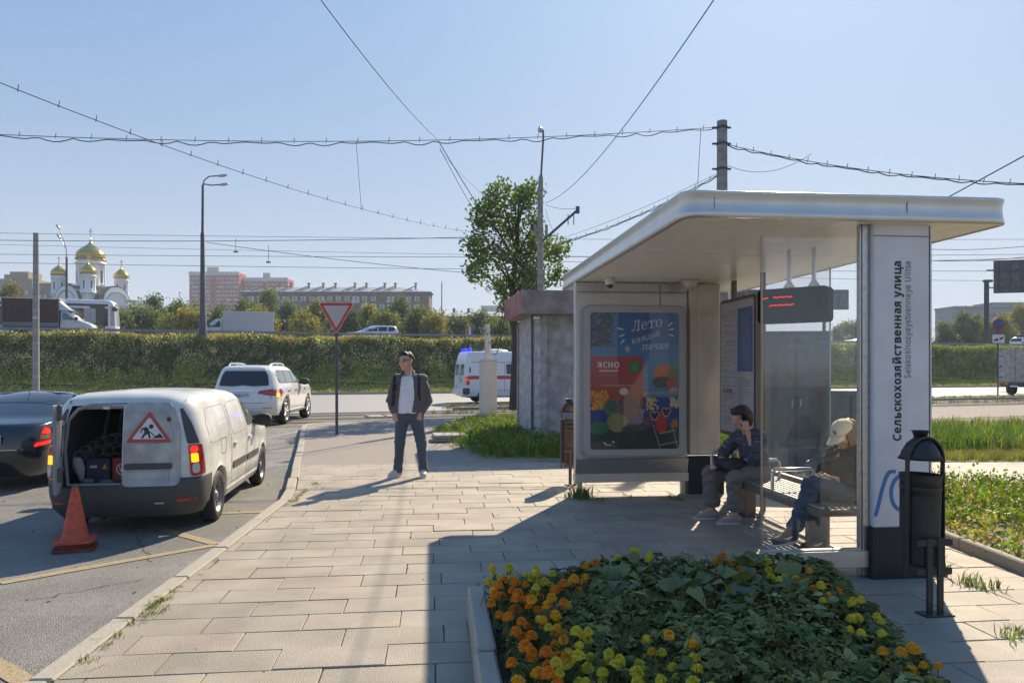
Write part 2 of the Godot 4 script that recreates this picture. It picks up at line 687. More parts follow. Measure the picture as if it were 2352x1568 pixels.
	for q in [[0.36, 3.42, -0.9], [-1.35, 4.1, 0.5], [-0.75, 5.2, 1.2], [-1.6, 6.9, 0.2], [-0.4, 7.6, -0.6], [1.4, 6.1, 0.9], [-2.0, 5.6, 1.4]]:
		var c := B.new()
		var p0 := sh(q[0] - 0.5, 0.0045, q[1])
		for k in 9:
			var a2: float = q[2] + cr.randfn(0, 0.7)
			var p1: Vector3 = p0 + Vector3(sin(a2), 0, -cos(a2)) * cr.randf_range(0.015, 0.045)
			var sd := (p1 - p0).cross(Vector3.UP).normalized() * 0.0022 * cr.randf_range(0.6, 1.5) * sin(PI * (k + 0.7) / 9.5)
			c.face([p0 - sd, p1 - sd, p1 + sd, p0 + sd], Vector3(0, -50, 0))
			p0 = p1
		put("crack", c, mt.joint, pave)
	for q in [[60, 1380, 330, 1330], [350, 1292, 300, 1210]]:
		var c := B.new()
		var p0 := road_at(q[0], q[1])
		var pe := road_at(q[2], q[3])
		for k in 16:
			var p1 := road_at(q[0], q[1]).lerp(pe, (k + 1) / 16.0) + Vector3(cr.randfn(0, 0.02), 0, cr.randfn(0, 0.02))
			var sd := (p1 - p0).cross(Vector3.UP).normalized() * cr.randf_range(0.002, 0.005)
			c.face([p0 - sd, p1 - sd, p1 + sd, p0 + sd], Vector3(0, -50, 0))
			p0 = p1
		struct("road_crack", c, mat("tar", Color(0.03, 0.03, 0.03), 0.6))
	# asphalt path and the rougher strip by the tracks
	b = B.new()
	for p in Geometry2D.intersect_polygons(inner, pv([-8, 12.17, 1.0, 12.6, 0.2, 13.05, -0.55, 13.1, -1.15, 14.9, -1.7, 16.8, -2.25, 19.85, -1.2, 25, -8, 25])):
		b.slab(p, -0.05, -0.003)
	struct("asphalt_path", b, mt.path)
	b = B.new()
	b.slab(pv([0.2, 13.05, -0.55, 13.1, -1.15, 14.9, -1.7, 16.8, -2.25, 19.85, -1.5, 24.0, 3, 25.6, 40, 39.1, 40, 12.8, 1.5, 12.8]), -0.05, 0.004)
	struct("verge", b, mt.dry_soil)
	b = B.new()
	b.slab(pv([1.0, 22.6, 12, 23.2, 40, 34, 40, 39.2, 1.0, 25.0]), 0.0, 0.012)
	struct("track_side_path", b, mt.path)
	b = B.new()
	b.slab(bed_r, -0.05, 0.03)
	struct("flower_bed", b, mt.dry_soil)
	# kerb stones along the road
	var kerb := Node3D.new()
	kerb.name = "kerb"
	add_child(kerb)
	kerb.set_meta("kind", "structure")
	var pts := Array(kp)
	pts.append_array([Vector2(-5.95, 21.9), Vector2(-5.6, 22.5), Vector2(-5.1, 22.85)])
	for x in range(-4, 40, 2):
		pts.append(Vector2(x, 24.73 + 0.364 * x))
	for i in range(pts.size() - 1):
		var a: Vector2 = pts[i]
		var c: Vector2 = pts[i + 1]
		var l := a.distance_to(c)
		var nn := maxi(1, roundi(l / 1.0))
		for k in nn:
			var p := a.lerp(c, float(k) / nn)
			var q := a.lerp(c, float(k + 1) / nn)
			var dirv := (q - p).normalized()
			var side := Vector2(dirv.y, -dirv.x) * 0.062
			p += dirv * 0.004
			q -= dirv * 0.004
			var s := B.new()
			var dy := rng.randfn(0, 0.004)
			var j := rng.randfn(0, 0.006)
			s.beam(Vector3(p.x + side.x + j, -0.07 + dy, -(p.y + side.y)), Vector3(q.x + side.x + j, -0.07 + dy + rng.randfn(0, 0.003), -(q.y + side.y)), 0.128, 0.17, 0.012)
			put("kerb_stone", s, mt.kerb, kerb)
	var kr := Node3D.new()
	kr.name = "flower_bed_kerb"
	add_child(kr)
	kr.set_meta("kind", "structure")
	for k in 11:
		var s := B.new()
		s.box(Vector3(4.02, 0.03, -(1.0 + k * 0.86)), Vector3(0.075, 0.14, 0.85), 0.012)
		put("kerb_stone", s, mt.kerb, kr)
	# markings
	var marks := [
		[[0, 1340, 495, 1252], 0.11, "yellow_line"], [[497, 1250, 380, 1219], 0.11, "yellow_line"], [[380, 1219, 300, 1186], 0.11, "yellow_line"],
		[[440, 1182, 618, 1175], 0.11, "yellow_line"], [[-60, 1500, 60, 1568], 0.12, "yellow_line"], [[600, 1008, 690, 990], 0.10, "white_line"],
	]
	for mk in marks:
		var p: Array = mk[0]
		var q0 := road_at(p[0], p[1])
		var q1 := road_at(p[2], p[3])
		var dv := (q1 - q0).normalized()
		var sd: Vector3 = Vector3(dv.z, 0, -dv.x) * mk[1] * 0.5
		var s := B.new()
		s.face([q0 - sd, q1 - sd, q1 + sd, q0 + sd], Vector3(0, -50, 0))
		struct("road_marking", s, mt[mk[2]])
	# far kerb of the main road
	b = B.new()
	b.beam(Vector3(-60, -0.06, -(55.0 - 21.9)), Vector3(105, -0.06, -(55.0 + 38.3)), 0.18, 0.2, 0.02)
	struct("far_kerb", b, mt.kerb)
	b = B.new()
	b.slab(pv([-60, 55.05 - 21.9, 105, 55.05 + 38.3, 105, 56.3 + 38.3, -60, 56.3 - 21.9]), -0.15, 0.0)
	struct("far_footway", b, mt.kerb)


func fine_tex() -> NoiseTexture2D:
	return noise("fine", 0.09, 0.72, 1.0)


func road_at(px: float, py: float) -> Vector3:
	var d := 1.73 * 1700.0 / (py - 848.0)
	return Vector3((px - 1176) * d / 1700, -0.124, -d)


func area_of(p: PackedVector2Array) -> float:
	var s := 0.0
	for i in p.size():
		s += p[i].cross(p[(i + 1) % p.size()])
	return absf(s) * 0.5


# ---- the embankment and the highway on it ------------------------------------
const BANK := [56.2, -0.02, 57.6, 0.32, 58.7, 0.76, 59.4, 1.85, 60.3, 3.25, 60.9, 3.80, 61.6, 3.85, 63.4, 3.75]


func bank_y(t: float) -> float:
	for i in range(0, BANK.size() - 2, 2):
		if t <= BANK[i + 2]:
			return lerpf(BANK[i + 1], BANK[i + 3], clampf((t - BANK[i]) / (BANK[i + 2] - BANK[i]), 0, 1))
	return 3.8


func build_embankment():
	var b := B.new()
	b.smooth(1)
	for i in 60:
		var x0 := -75.0 + i * 3.5
		var x1 := x0 + 3.5
		for k in range(0, BANK.size() - 2, 2):
			var t0: float = BANK[k]
			var t1: float = BANK[k + 2]
			b.quad(bk(x0, t0), bk(x1, t0), bk(x1, t1), bk(x0, t1))
	struct("embankment", b, mt.bank)
	b = B.new()
	b.slab(pv([-75, 63.4 - 27.4, 135, 63.4 + 49.3, 135, 84 + 49.3, -75, 84 - 27.4]), 3.6, 3.81)
	struct("highway", b, mt.road_far)
	b = B.new()
	b.slab(pv([-75, 84 - 27.4, 135, 84 + 49.3, 900, 600, 900, 1400, -900, 1400, -900, 300, -300, 60]), 3.4, 3.7)
	struct("land_beyond", b, mt.far_land)
	# guard rails of the highway
	for rr in [[62.6, "grey steel guard rail on the near edge of the raised highway", 3.85, -45.0, 75.0], [84.2, "grey steel guard rail on the far edge of the highway, before the trees", 3.8, -40.0, 75.0]]:
		var g := thing("guard_rail", rr[1], "guard rail", Vector3(0, rr[2], 0))
		b = B.new()
		var a := Vector3(rr[3], 0.52, -(rr[0] + 0.365 * rr[3]))
		var c := Vector3(rr[4], 0.52, -(rr[0] + 0.365 * rr[4]))
		b.beam(a, c, 0.08, 0.2, 0.03)
		put("beam", b, mat("rail_grey", Color(0.20, 0.21, 0.24), 0.5, {"metal": 0.4}), g)
		var pm := B.new()
		pm.box(Vector3(0, 0.31, 0), Vector3(0.16, 0.62, 0.12), 0.01)
		var pmesh := pm.mesh(mt.rail_grey)
		for i in 48:
			var x: float = rr[3] + (rr[4] - rr[3]) * i / 47.0
			var o := put("post", pmesh, null, g)
			o.position = Vector3(x, 0, -(rr[0] + 0.06 + 0.365 * x))


func bk(x: float, t: float) -> Vector3:
	return Vector3(x, bank_y(t) + 0.12 * sin(x * 0.7 + t * 2.0) * (1.0 if t > 58 and t < 62 else 0.0), -(t + 0.365 * x))


# ---- far buildings --------------------------------------------------------------
func fx(px: float, d: float) -> float:
	return (px - 1176.0) * d / 1700.0


func fy(py: float, d: float) -> float:
	return 1.6 + (848.0 - py) * d / 1700.0


func window_rows(parent: Node, called: String, xs: Array, ys: Array, w: float, h: float, z: float, m: Material, stuff := true):
	var all := B.new()
	for y in ys:
		for x in xs:
			if rng.randf() < 0.06:
				continue
			if stuff:
				all.box(Vector3(x, y, z), Vector3(w, h, 0.3))
			else:
				var b := B.new()
				b.box(Vector3(x, y, z), Vector3(w, h, 0.3))
				put(called, b, m, parent)
	if stuff:
		var o := put(called + "s", all, m, parent)
		o.set_meta("kind", "stuff")


func build_far_buildings():
	var pane := mat("far_pane", Color(0.16, 0.18, 0.21), 0.25)
	var pale := mat("far_pale", Color(0.52, 0.52, 0.53), 0.8)
	var brick_red := mat("far_red", Color(0.62, 0.062, 0.04), 0.9, {"tex": noise("blotch", 0.012, 0.70, 1.0), "scale": 0.05})
	# banded red and white slab block
	var d := 500.0
	for part in 2:
		var x0 := fx([434.0, 549.0][part], d)
		var x1 := fx([548.0, 652.0][part], d)
		var top := fy([626.0, 636.0][part], d)
		var dd: float = d + part * 8.0
		var h := thing("apartment_block", ["nearer wing of the red and white banded apartment block behind the tall lamp post", "farther, lower wing of the red and white banded apartment block"][part], "building", Vector3(x0, 0, -dd), 0, "red and white banded block")
		var w := x1 - x0
		var b := B.new()
		b.box(Vector3(w / 2, top / 2, -7), Vector3(w, top, 14))
		put("wall", b, brick_red, h)
		b = B.new()
		b.box(Vector3(w / 2, top - 0.6, 0.1), Vector3(w + 0.6, 2.4, 0.8))
		put("parapet", b, pale, h)
		b = B.new()
		b.box(Vector3(w * [0.45, 0.5][part], top + 2.0, -5), Vector3([8.0, 5.0][part], 4.2, 6))
		put("lift_house", b, pale, h)
		for f in 11:
			var y := top - 4.0 - f * 2.85
			b = B.new()
			for seg in [[0.02, 0.40], [0.55, 0.98]]:
				b.box(Vector3(w * (seg[0] + seg[1]) / 2, y, 0.15), Vector3(w * (seg[1] - seg[0]), 1.05, 0.4))
			var o := put("window_band", b, pale, h)
			b = B.new()
			for i in 13:
				if i == 5 or i == 6 or rng.randf() < 0.2:
					continue
				b.box(Vector3(w * (0.05 + i * 0.075), y, 0.32), Vector3(rng.randf_range(0.9, 2.0), 0.9, 0.3))
			put("pane", b, pane, o).set_meta("kind", "stuff")
		b = B.new()
		for f in 11:
			b.box(Vector3(w * 0.48, top - 5.4 - f * 2.85, 0.2), Vector3(1.6, 1.3, 0.3))
		put("stair_window", b, mt.dark, h).set_meta("kind", "stuff")
	# long five storey brick building with a pale sheet roof
	d = 300.0
	var x0 := fx(553, d)
	var x1 := fx(985, d)
	var eave := fy(670, d)
	var ridge := fy(656, d)
	var h := thing("brick_apartment_building", "long brown brick apartment building with pale sheet metal roof and many vents", "building", Vector3(x0, 0, -d))
	var w := x1 - x0
	var b := B.new()
	b.box(Vector3(w / 2, eave / 2, -6), Vector3(w, eave, 12))
	put("wall", b, mat("far_brick", Color(0.20, 0.12, 0.10), 0.9, {"tex": noise("blotch", 0.012, 0.70, 1.0), "scale": 0.06}), h)
	b = B.new()
	b.box(Vector3(w / 2, eave - 0.3, 0.4), Vector3(w + 1.2, 0.6, 1.0))
	put("cornice", b, mat("far_cornice", Color(0.10, 0.085, 0.085), 0.9), h)
	b = B.new()
	var e := 0.9
	var cs := [Vector3(-e, eave, e), Vector3(w + e, eave, e), Vector3(w - 13, ridge, -6), Vector3(13, ridge, -6), Vector3(-e, eave, -13), Vector3(w + e, eave, -13)]
	b.quad(cs[0], cs[1], cs[2], cs[3])
	b.tri(cs[1], cs[5], cs[2])
	b.tri(cs[4], cs[0], cs[3])
	b.quad(cs[5], cs[4], cs[3], cs[2])
	var roof := put("roof", b, mat("far_roof", Color(0.44, 0.41, 0.40), 0.45, {"metal": 0.3}), h)
	for i in 11:
		var x := 7.0 + i * (w - 11.0) / 10.5 + rng.randf_range(-1.2, 1.2)
		b = B.new()
		b.box(Vector3(x, ridge + 0.2, -5.0), Vector3(0.7, 2.6, 0.7))
		b.box(Vector3(x, ridge + 1.5, -5.0), Vector3(1.2, 0.4, 1.2))
		put("chimney", b, mat("far_vent", Color(0.17, 0.15, 0.15), 0.8), roof)
		b = B.new()
		b.beam(Vector3(x - 0.6, ridge + 0.3, -5.2), Vector3(x - 4.2, eave + 0.25, 0.4), 0.3, 0.4)
		put("fire_wall", b, mt.far_vent, roof)
	for f in 3:
		for i in 20:
			var x := 4.0 + i * (w - 7.0) / 19.5
			if rng.randf() < 0.1:
				continue
			b = B.new()
			b.box(Vector3(x, eave - 2.8 - f * 3.2, 0.06), Vector3(1.9 if i % 4 else 2.8, 1.9, 0.3))
			var o := put("window", b, pale, h)
			b = B.new()
			b.box(Vector3(x, eave - 2.8 - f * 3.2, 0.2), Vector3(0.7, 1.5, 0.2))
			put("pane", b, pane, o)
			if i % 4 == 0:
				b = B.new()
				b.box(Vector3(x, eave - 4.0 - f * 3.2, 0.6), Vector3(3.2, 1.0, 1.2))
				put("balcony", b, pale, h)
	# tan building on the left with green glazed balconies
	d = 280.0
	for part in 2:
		var xa := fx([-60.0, 74.0][part], d)
		var xb := fx([73.0, 152.0][part], d)
		var tp := fy([640.0, 648.0][part], d)
		h = thing("tan_apartment_building", ["tan brick apartment building with green glazed balconies at the left edge", "lower brown wing of the tan apartment building, beside the church"][part], "building", Vector3(xa, 0, -d - part * 3.0))
		w = xb - xa
		b = B.new()
		b.box(Vector3(w / 2, tp / 2, -8), Vector3(w, tp, 16))
		put("wall", b, [mat("far_tan", Color(0.33, 0.25, 0.17), 0.9), mat("far_brown", Color(0.25, 0.19, 0.16), 0.9)][part], h)
		if part == 0:
			b = B.new()
			b.box(Vector3(w - 5.0, tp + 1.2, -4), Vector3(7, 3.0, 8))
			b.box(Vector3(w - 10.5, tp + 0.8, -4), Vector3(3, 2.2, 4))
			put("roof_house", b, mt.far_tan, h)
		for f in 5:
			for i in int(w / 2.1):
				b = B.new()
				var gl := (i % 5) in [1, 2, 3] if part == 0 else (i % 4 == 2)
				b.box(Vector3(1.0 + i * 2.1, tp - 5.2 - f * 3.0, 0.2), Vector3(1.5 if gl else 1.0, 2.0 if gl else 1.5, 0.6))
				put("window", b, mat("far_green_glass", Color(0.10, 0.20, 0.17), 0.2) if gl else pale, h)
	# low pale-roofed building and blocks in the haze
	d = 230.0
	h = thing("low_brick_building", "low brick building with pale hipped roof above the trees right of the yield sign", "building", Vector3(fx(1018, d), 0, -d))
	w = fx(1190, d) - fx(1018, d)
	eave = fy(726, d)
	ridge = fy(713, d)
	b = B.new()
	b.box(Vector3(w / 2, eave / 2, -5), Vector3(w, eave, 10))
	put("wall", b, mt.far_brick, h)
	b = B.new()
	cs = [Vector3(-e, eave, e), Vector3(w + e, eave, e), Vector3(w - 4, ridge, -5), Vector3(4, ridge, -5), Vector3(-e, eave, -11), Vector3(w + e, eave, -11)]
	b.quad(cs[0], cs[1], cs[2], cs[3])
	b.tri(cs[1], cs[5], cs[2])
	b.tri(cs[4], cs[0], cs[3])
	b.quad(cs[5], cs[4], cs[3], cs[2])
	roof = put("roof", b, mt.far_roof, h)
	for i in 5:
		b = B.new()
		b.box(Vector3(3 + i * 4.6, ridge + 0.3, -4.6), Vector3(0.8, 1.6, 0.8))
		put("chimney", b, mt.far_vent, roof)
	var rows := [
		[2192, 2420, 706, 270, 0.34, "long white office building with flat roof behind the trees at the right edge"],
		[2280, 2420, 697, 300, 0.30, "upper storey block of a white building at the right edge, set farther back"],
		[268, 345, 690, 800, 0.42, "pale distant apartment block in the haze right of the church"],
		[1105, 1160, 703, 700, 0.40, "pale distant apartment block in the haze left of the poplar tree"],
	]
	for r in rows:
		d = r[3]
		w = fx(r[1], d) - fx(r[0], d)
		var tp := fy(r[2], d)
		h = thing("distant_block", r[5], "building", Vector3(fx(r[0], d), 0, -d))
		b = B.new()
		b.box(Vector3(w / 2, tp / 2, -6), Vector3(w, tp, 12))
		b.box(Vector3(w / 2, tp + 0.2, -5.5), Vector3(w + 1, 0.5, 13))
		put("wall", b, mat("far_white%d" % int(r[3]), Color(r[4], r[4], r[4] * 1.03), 0.8), h)
		var xs := []
		for i in int(w / 4.0):
			xs.append(2.0 + i * 4.0)
		window_rows(h, "window", xs, [tp - 3.0, tp - 6.4, tp - 9.8], 2.4, 1.7, 0.1, pane)


func onion(r: float, hh: float) -> Array:  # dome profile from its base ring to the tip
	var p := []
	for q in [[0.86, 0.0], [0.95, 0.07], [1.0, 0.18], [0.985, 0.29], [0.92, 0.40], [0.80, 0.51], [0.62, 0.62], [0.42, 0.72], [0.25, 0.81], [0.12, 0.90], [0.06, 0.97], [0.045, 1.03], [0.09, 1.07], [0.045, 1.11], [0.03, 1.16], [0.0, 1.17]]:
		p.append(Vector2(q[0] * r, q[1] * hh))
	return p


func build_church():
	var d := 190.0
	var c := thing("church", "white orthodox church with five golden onion domes behind the traffic on the left", "church", Vector3(fx(207, d), 3.7, -d), deg_to_rad(-19.5))
	var white := mat("church_white", Color(0.84, 0.83, 0.83), 0.8)
	var gold := mat("gold", Color(0.60, 0.40, 0.10), 0.22, {"metal": 0.9})
	var lead := mat("church_roof", Color(0.10, 0.085, 0.09), 0.5)
	var gl := mat("church_glass", Color(0.07, 0.08, 0.10), 0.2)
	var b := B.new()
	b.box(Vector3(0, 8.4, 0), Vector3(12, 16.8, 12), 0.1)
	b.box(Vector3(0, 16.6, 0), Vector3(12.5, 0.5, 12.5), 0.1)
	put("wall", b, white, c)
	for k in 2:  # arms that end in round gables
		b = B.new()
		var poly := PackedVector2Array([Vector2(-4.0, 0), Vector2(4.0, 0), Vector2(4.0, 14.7)])
		for i in 17:
			var a := PI * i / 16.0
			poly.append(Vector2(cos(a) * 4.0, 14.7 + sin(a) * 4.0))
		b.xf = Transform3D(Basis(Vector3.UP, PI / 2 * k), Vector3.ZERO)
		b.prism(poly, 0, [7.0, 9.0][k])
		var arm := put("arm", b, white, c)
		b = B.new()
		b.xf = Transform3D(Basis(Vector3.UP, PI / 2 * k), Vector3.ZERO)
		var arc := []
		for i in 17:
			var a := PI * i / 16.0
			arc.append(Vector3(cos(a) * 4.2, 14.75 + sin(a) * 4.2, 0))
		for i in 16:
			var z1: float = [6.9, 8.9][k]
			b.quad(arc[i + 1], arc[i], arc[i] + Vector3(0, 0, z1), arc[i + 1] + Vector3(0, 0, z1))
		put("roof", b, lead, arm)
		b = B.new()
		b.xf = Transform3D(Basis(Vector3.UP, PI / 2 * k), Vector3.ZERO)
		arc = []
		for i in 17:
			var a := PI * i / 16.0
			arc.append(Vector3(cos(a) * 3.0, 14.5 + sin(a) * 3.0, [7.05, 9.05][k]))
		b.tube(arc, 0.16, 6)
		put("arch_moulding", b, mat("church_grey", Color(0.42, 0.42, 0.43), 0.8), arm)
		for i in 3:
			b = B.new()
			b.xf = Transform3D(Basis(Vector3.UP, PI / 2 * k), Vector3.ZERO)
			b.box(Vector3((i - 1) * 1.7, 11.6, [7.0, 9.0][k]), Vector3(0.7, 3.4, 0.2))
			put("window", b, gl, arm)
	b = B.new()
	b.lathe([Vector2(5.6, 16.9), Vector2(4.4, 18.6), Vector2(3.5, 19.0), Vector2(0, 19.2)], 24)
	put("roof", b, lead, c)
	church_tower(c, Vector3(0, 18.4, 0), 3.3, 7.4, 3.45, 5.0, 8, white, gold, gl)
	for q in [[-1, 1], [1, 1], [1, -1], [-1, -1]]:
		church_tower(c, Vector3(q[0] * 4.95, 16.8, q[1] * 4.95), 1.75, 4.7, 1.85, 3.0, 6, white, gold, gl)


func church_tower(c: Node3D, p: Vector3, r: float, h: float, rd: float, hd: float, n: int, white: Material, gold: Material, gl: Material):
	var b := B.new()
	b.xf.origin = p
	b.lathe([Vector2(r * 1.05, 0), Vector2(r * 1.05, h * 0.1), Vector2(r * 0.97, h * 0.12), Vector2(r * 0.97, h * 0.84), Vector2(r * 1.08, h * 0.87), Vector2(r * 1.08, h * 0.92), Vector2(r * 0.9, h * 0.95), Vector2(r * 0.88, h), Vector2(0, h)], 24)
	var tw := put("tower", b, white, c)
	for i in n * 2:
		var a := TAU * (i + 0.5) / (n * 2)
		b = B.new()
		b.xf = Transform3D(Basis(Vector3.UP, a), p)
		if i % 2 == 0:
			var poly := PackedVector2Array([Vector2(-r * 0.10, h * 0.22), Vector2(r * 0.10, h * 0.22), Vector2(r * 0.10, h * 0.6), Vector2(r * 0.06, h * 0.645), Vector2(0, h * 0.66), Vector2(-r * 0.06, h * 0.645), Vector2(-r * 0.10, h * 0.6)])
			b.prism(poly, r * 0.9, r * 0.985)
			put("window", b, gl, tw)
		else:
			b.box(Vector3(0, h * 0.48, r * 0.97), Vector3(r * 0.09, h * 0.72, r * 0.12))
			put("pilaster", b, white, tw)
	b = B.new()
	b.xf.origin = p + Vector3(0, h, 0)
	b.lathe(onion(rd, hd), 28)
	var dm := put("dome", b, gold, c)
	b = B.new()
	b.xf.origin = p + Vector3(0, h, 0)
	for i in 20:
		var a := TAU * i / 20
		b.ball(Vector3(cos(a) * rd * 0.95, hd * 0.06, sin(a) * rd * 0.95), Vector3.ONE * rd * 0.09, 6, 4)
	put("scalloped_rim", b, gold, dm)
	b = B.new()
	b.xf = Transform3D(Basis(Vector3.UP, 0.3), p + Vector3(0, h + hd * 1.15, 0))
	var k := rd / 3.4
	b.box(Vector3(0, 1.3 * k, 0), Vector3(0.14, 2.6 * k, 0.1))
	b.box(Vector3(0, 1.7 * k, 0), Vector3(1.5 * k, 0.14, 0.1))
	b.box(Vector3(0, 2.15 * k, 0), Vector3(0.7 * k, 0.12, 0.1))
	put("cross", b, gold, dm)


# ---- the bus shelter ----------------------------------------------------------
func L(u: float, y: float, v: float) -> Vector3:
	return Vector3(u, y, -v)


func build_shelter():
	var s := thing("bus_shelter", "silver bus stop shelter with white name column and overhanging rounded roof", "bus shelter", Vector3.ZERO, YAW)
	# roof: rings of a rounded rectangle
	var base := rounded(pv([1.82, 5.20, 4.40, 5.20, 4.40, 10.30, 1.82, 10.30]), 0.15, 8)
	var prof := [[-0.03, 2.708], [0.006, 2.710], [0.012, 2.718], [0.004, 2.755], [-0.004, 2.80], [-0.003, 2.845], [0.008, 2.885], [0.010, 2.898], [0.0, 2.905], [-0.05, 2.908]]
	var b := B.new()
	b.smooth(1)
	var rings := []
	for q in prof:
		var ring := []
		for i in base.size():
			var a := base[(i - 1 + base.size()) % base.size()]
			var c := base[(i + 1) % base.size()]
			var t := (c - a).normalized()
			var p: Vector2 = base[i] + Vector2(t.y, -t.x) * q[0]
			ring.append(L(p.x, q[1], p.y))
		rings.append(ring)
	for i in rings.size() - 1:
		for k in base.size():
			var k2 := (k + 1) % base.size()
			b.quad(rings[i][k], rings[i][k2], rings[i + 1][k2], rings[i + 1][k])
	put("fascia", b, mt.fascia, s)
	b = B.new()
	b.slab(base, 2.885, 2.906)
	put("roof_sheet", b, mt.brushed, s)
	b = B.new()
	b.slab(Geometry2D.offset_polygon(base, -0.02)[0], 2.735, 2.75)
	put("roof_void", b, mt.dark, s)
	for seam in [[2.05, 5.187], [3.55, 5.187]]:
		b = B.new()
		b.box(L(seam[0], 2.81, seam[1] + 0.0165), Vector3(0.004, 0.165, 0.012))
		put("seam", b, mt.ink_grey, s)
	var inset := Geometry2D.offset_polygon(base, -0.025)[0]
	for i in 6:
		for k in 2:
			var cell := rect([1.7, 3.06][k], 5.1 + i * 0.9, [3.054, 4.5][k], 5.1 + (i + 1) * 0.9 - 0.006)
			for p in Geometry2D.intersect_polygons(inset, cell):
				b = B.new()
				b.slab(p, 2.712 + (i % 2) * 0.001, 2.732)
				put("soffit_panel", b, mt.soffit, s)
	for q in [[3.02, 9.05], [2.6, 9.0]]:
		b = B.new()
		b.box(L(q[0] + 0.2, 2.705, 7.6), Vector3(0.004, 0.02, 3.0))
	# near end: name column, post, glass, beam
	b = B.new()
	b.box(L(3.58, 1.66, 5.39), Vector3(0.46, 1.92 + 0.62, 0.17), 0.012)
	var col := put("name_column", b, mt.panel_white, s)
	b = B.new()
	b.box(L(3.58, 0.195, 5.39), Vector3(0.50, 0.39, 0.19), 0.006)
	put("column_base", b, mt.black_base, col)
	b = B.new()
	b.box(L(3.58, 2.618, 5.302), Vector3(0.472, 0.008, 0.004))
	put("seam", b, mt.ink_grey, col)
	b = B.new()
	b.box(L(3.815, 1.55, 5.39), Vector3(0.012, 2.3, 0.176))
	put("edge_trim", b, mt.steel, col)
	name_text(col, "Сельскохозяйственная улица", 1.372, 3.546, 1.054, mt.ink, true)
	name_text(col, "Selskokhozyaystvennaya Ulitsa", 0.892, 3.631, 1.533, mt.ink_grey, false)
	# blue wave emblem near the foot of the column
	var blue := mat("emblem_blue", Color(0.035, 0.17, 0.40), 0.5)
	var wave := PackedVector2Array()
	var loop := PackedVector2Array()
	for i in 15:
		var t := i / 14.0
		wave.append(Vector2(3.357 + 0.085 * t + 0.085 * t * t, 0.485 + 0.335 * smoothstep(0.0, 0.85, t) - 0.0 * t))
	for i in 17:
		var a := deg_to_rad(70.0 + 240.0 * i / 16.0)
		loop.append(Vector2(3.585 + cos(a) * 0.095, 0.655 + sin(a) * 0.135))
	for line in [wave, loop]:
		b = B.new()
		for p in Geometry2D.offset_polyline(line, 0.014, Geometry2D.JOIN_ROUND, Geometry2D.END_BUTT):
			b.prism(p, -5.304, -5.3015)
		put("emblem", b, blue, col)
	for q in [[3.318, 0.054], [3.282, 0.014]]:
		b = B.new()
		b.box(L(q[0], 1.36, 5.39), Vector3(q[1], 2.70, 0.07 if q[1] > 0.02 else 0.05), 0.004)
		put("end_post", b, mt.steel, s)
	b = B.new()
	b.box(L(2.895, 1.41, 5.40), Vector3(0.78, 2.40, 0.008))
	put("glass_pane", b, glass("end_glass", 0.012), s)
	b = B.new()
	b.box(L(2.502, 1.41, 5.40), Vector3(0.012, 2.42, 0.014), 0.002)
	put("glass_edge", b, mat("glass_edge", Color(0.36, 0.27, 0.20), 0.3, {"metal": 0.4}), s)
	b = B.new()
	b.box(L(2.92, 0.145, 5.39), Vector3(0.85, 0.13, 0.10), 0.006)
	put("base_beam", b, mt.champagne, s)
	b = B.new()
	b.box(L(2.92, 0.216, 5.39), Vector3(0.85, 0.012, 0.05), 0.002)
	put("glass_shoe", b, mt.steel, s)
	# far end: lightbox wall and column
	b = B.new()
	b.box(L(2.535, 1.50, 9.26), Vector3(1.47, 2.41, 0.10), 0.01)
	var wall := put("end_wall", b, mt.brushed, s)
	b = B.new()
	b.xf = Transform3D(Basis(Vector3.RIGHT, 0.22), L(2.535, 0.375, 9.175))
	b.box(Vector3.ZERO, Vector3(1.46, 0.19, 0.012))
	put("lower_sheet", b, mt.steel, wall)
	b = B.new()
	b.box(L(2.535, 0.225, 9.24), Vector3(1.48, 0.11, 0.14), 0.006)
	put("base_beam", b, mt.champagne, wall)
	for q in [1.87, 3.22]:
		b = B.new()
		b.box(L(q, 0.085, 9.25), Vector3(0.06, 0.17, 0.06), 0.004)
		put("leg", b, mt.champagne, wall)
	b = B.new()
	b.box(L(2.535, 2.58, 9.195), Vector3(1.4, 0.012, 0.03))
	put("cover_strip", b, mt.ink_grey, wall)
	b = B.new()
	b.box(L(2.91, 2.55, 9.203), Vector3(0.008, 0.28, 0.012))
	put("seam", b, mt.ink_grey, wall)
	for i in 2:
		b = B.new()
		b.box(L(3.345 + i * 0.2, 1.60, 9.26), Vector3(0.12 if i == 0 else 0.30, 2.2, 0.16 + i * 0.01), 0.015)
		put("far_column", b, mt.champagne, s)
	b = B.new()
	b.box(L(3.51, 0.24, 9.26), Vector3(0.47, 0.48, 0.19), 0.006)
	put("column_base", b, mt.black_base, s)
	# back wall glass
	b = B.new()
	b.box(L(3.79, 1.52, 7.9), Vector3(0.008, 2.1, 2.4))
	put("glass_pane", b, glass("back_glass", 0.02, Color(0.5, 0.62, 0.66)), s)
	for v in [9.08]:
		b = B.new()
		b.box(L(3.82, 1.36, v), Vector3(0.035, 2.70, 0.05), 0.004)
		put("back_post", b, mt.steel, s)
	b = B.new()
	b.box(L(3.79, 1.52, 6.705), Vector3(0.012, 2.1, 0.012), 0.002)
	put("glass_edge", b, mat("glass_green", Color(0.30, 0.42, 0.40), 0.2), s)
	b = B.new()
	b.box(L(3.80, 0.44, 7.9), Vector3(0.05, 0.06, 2.4), 0.004)
	put("glass_shoe", b, mt.steel, s)
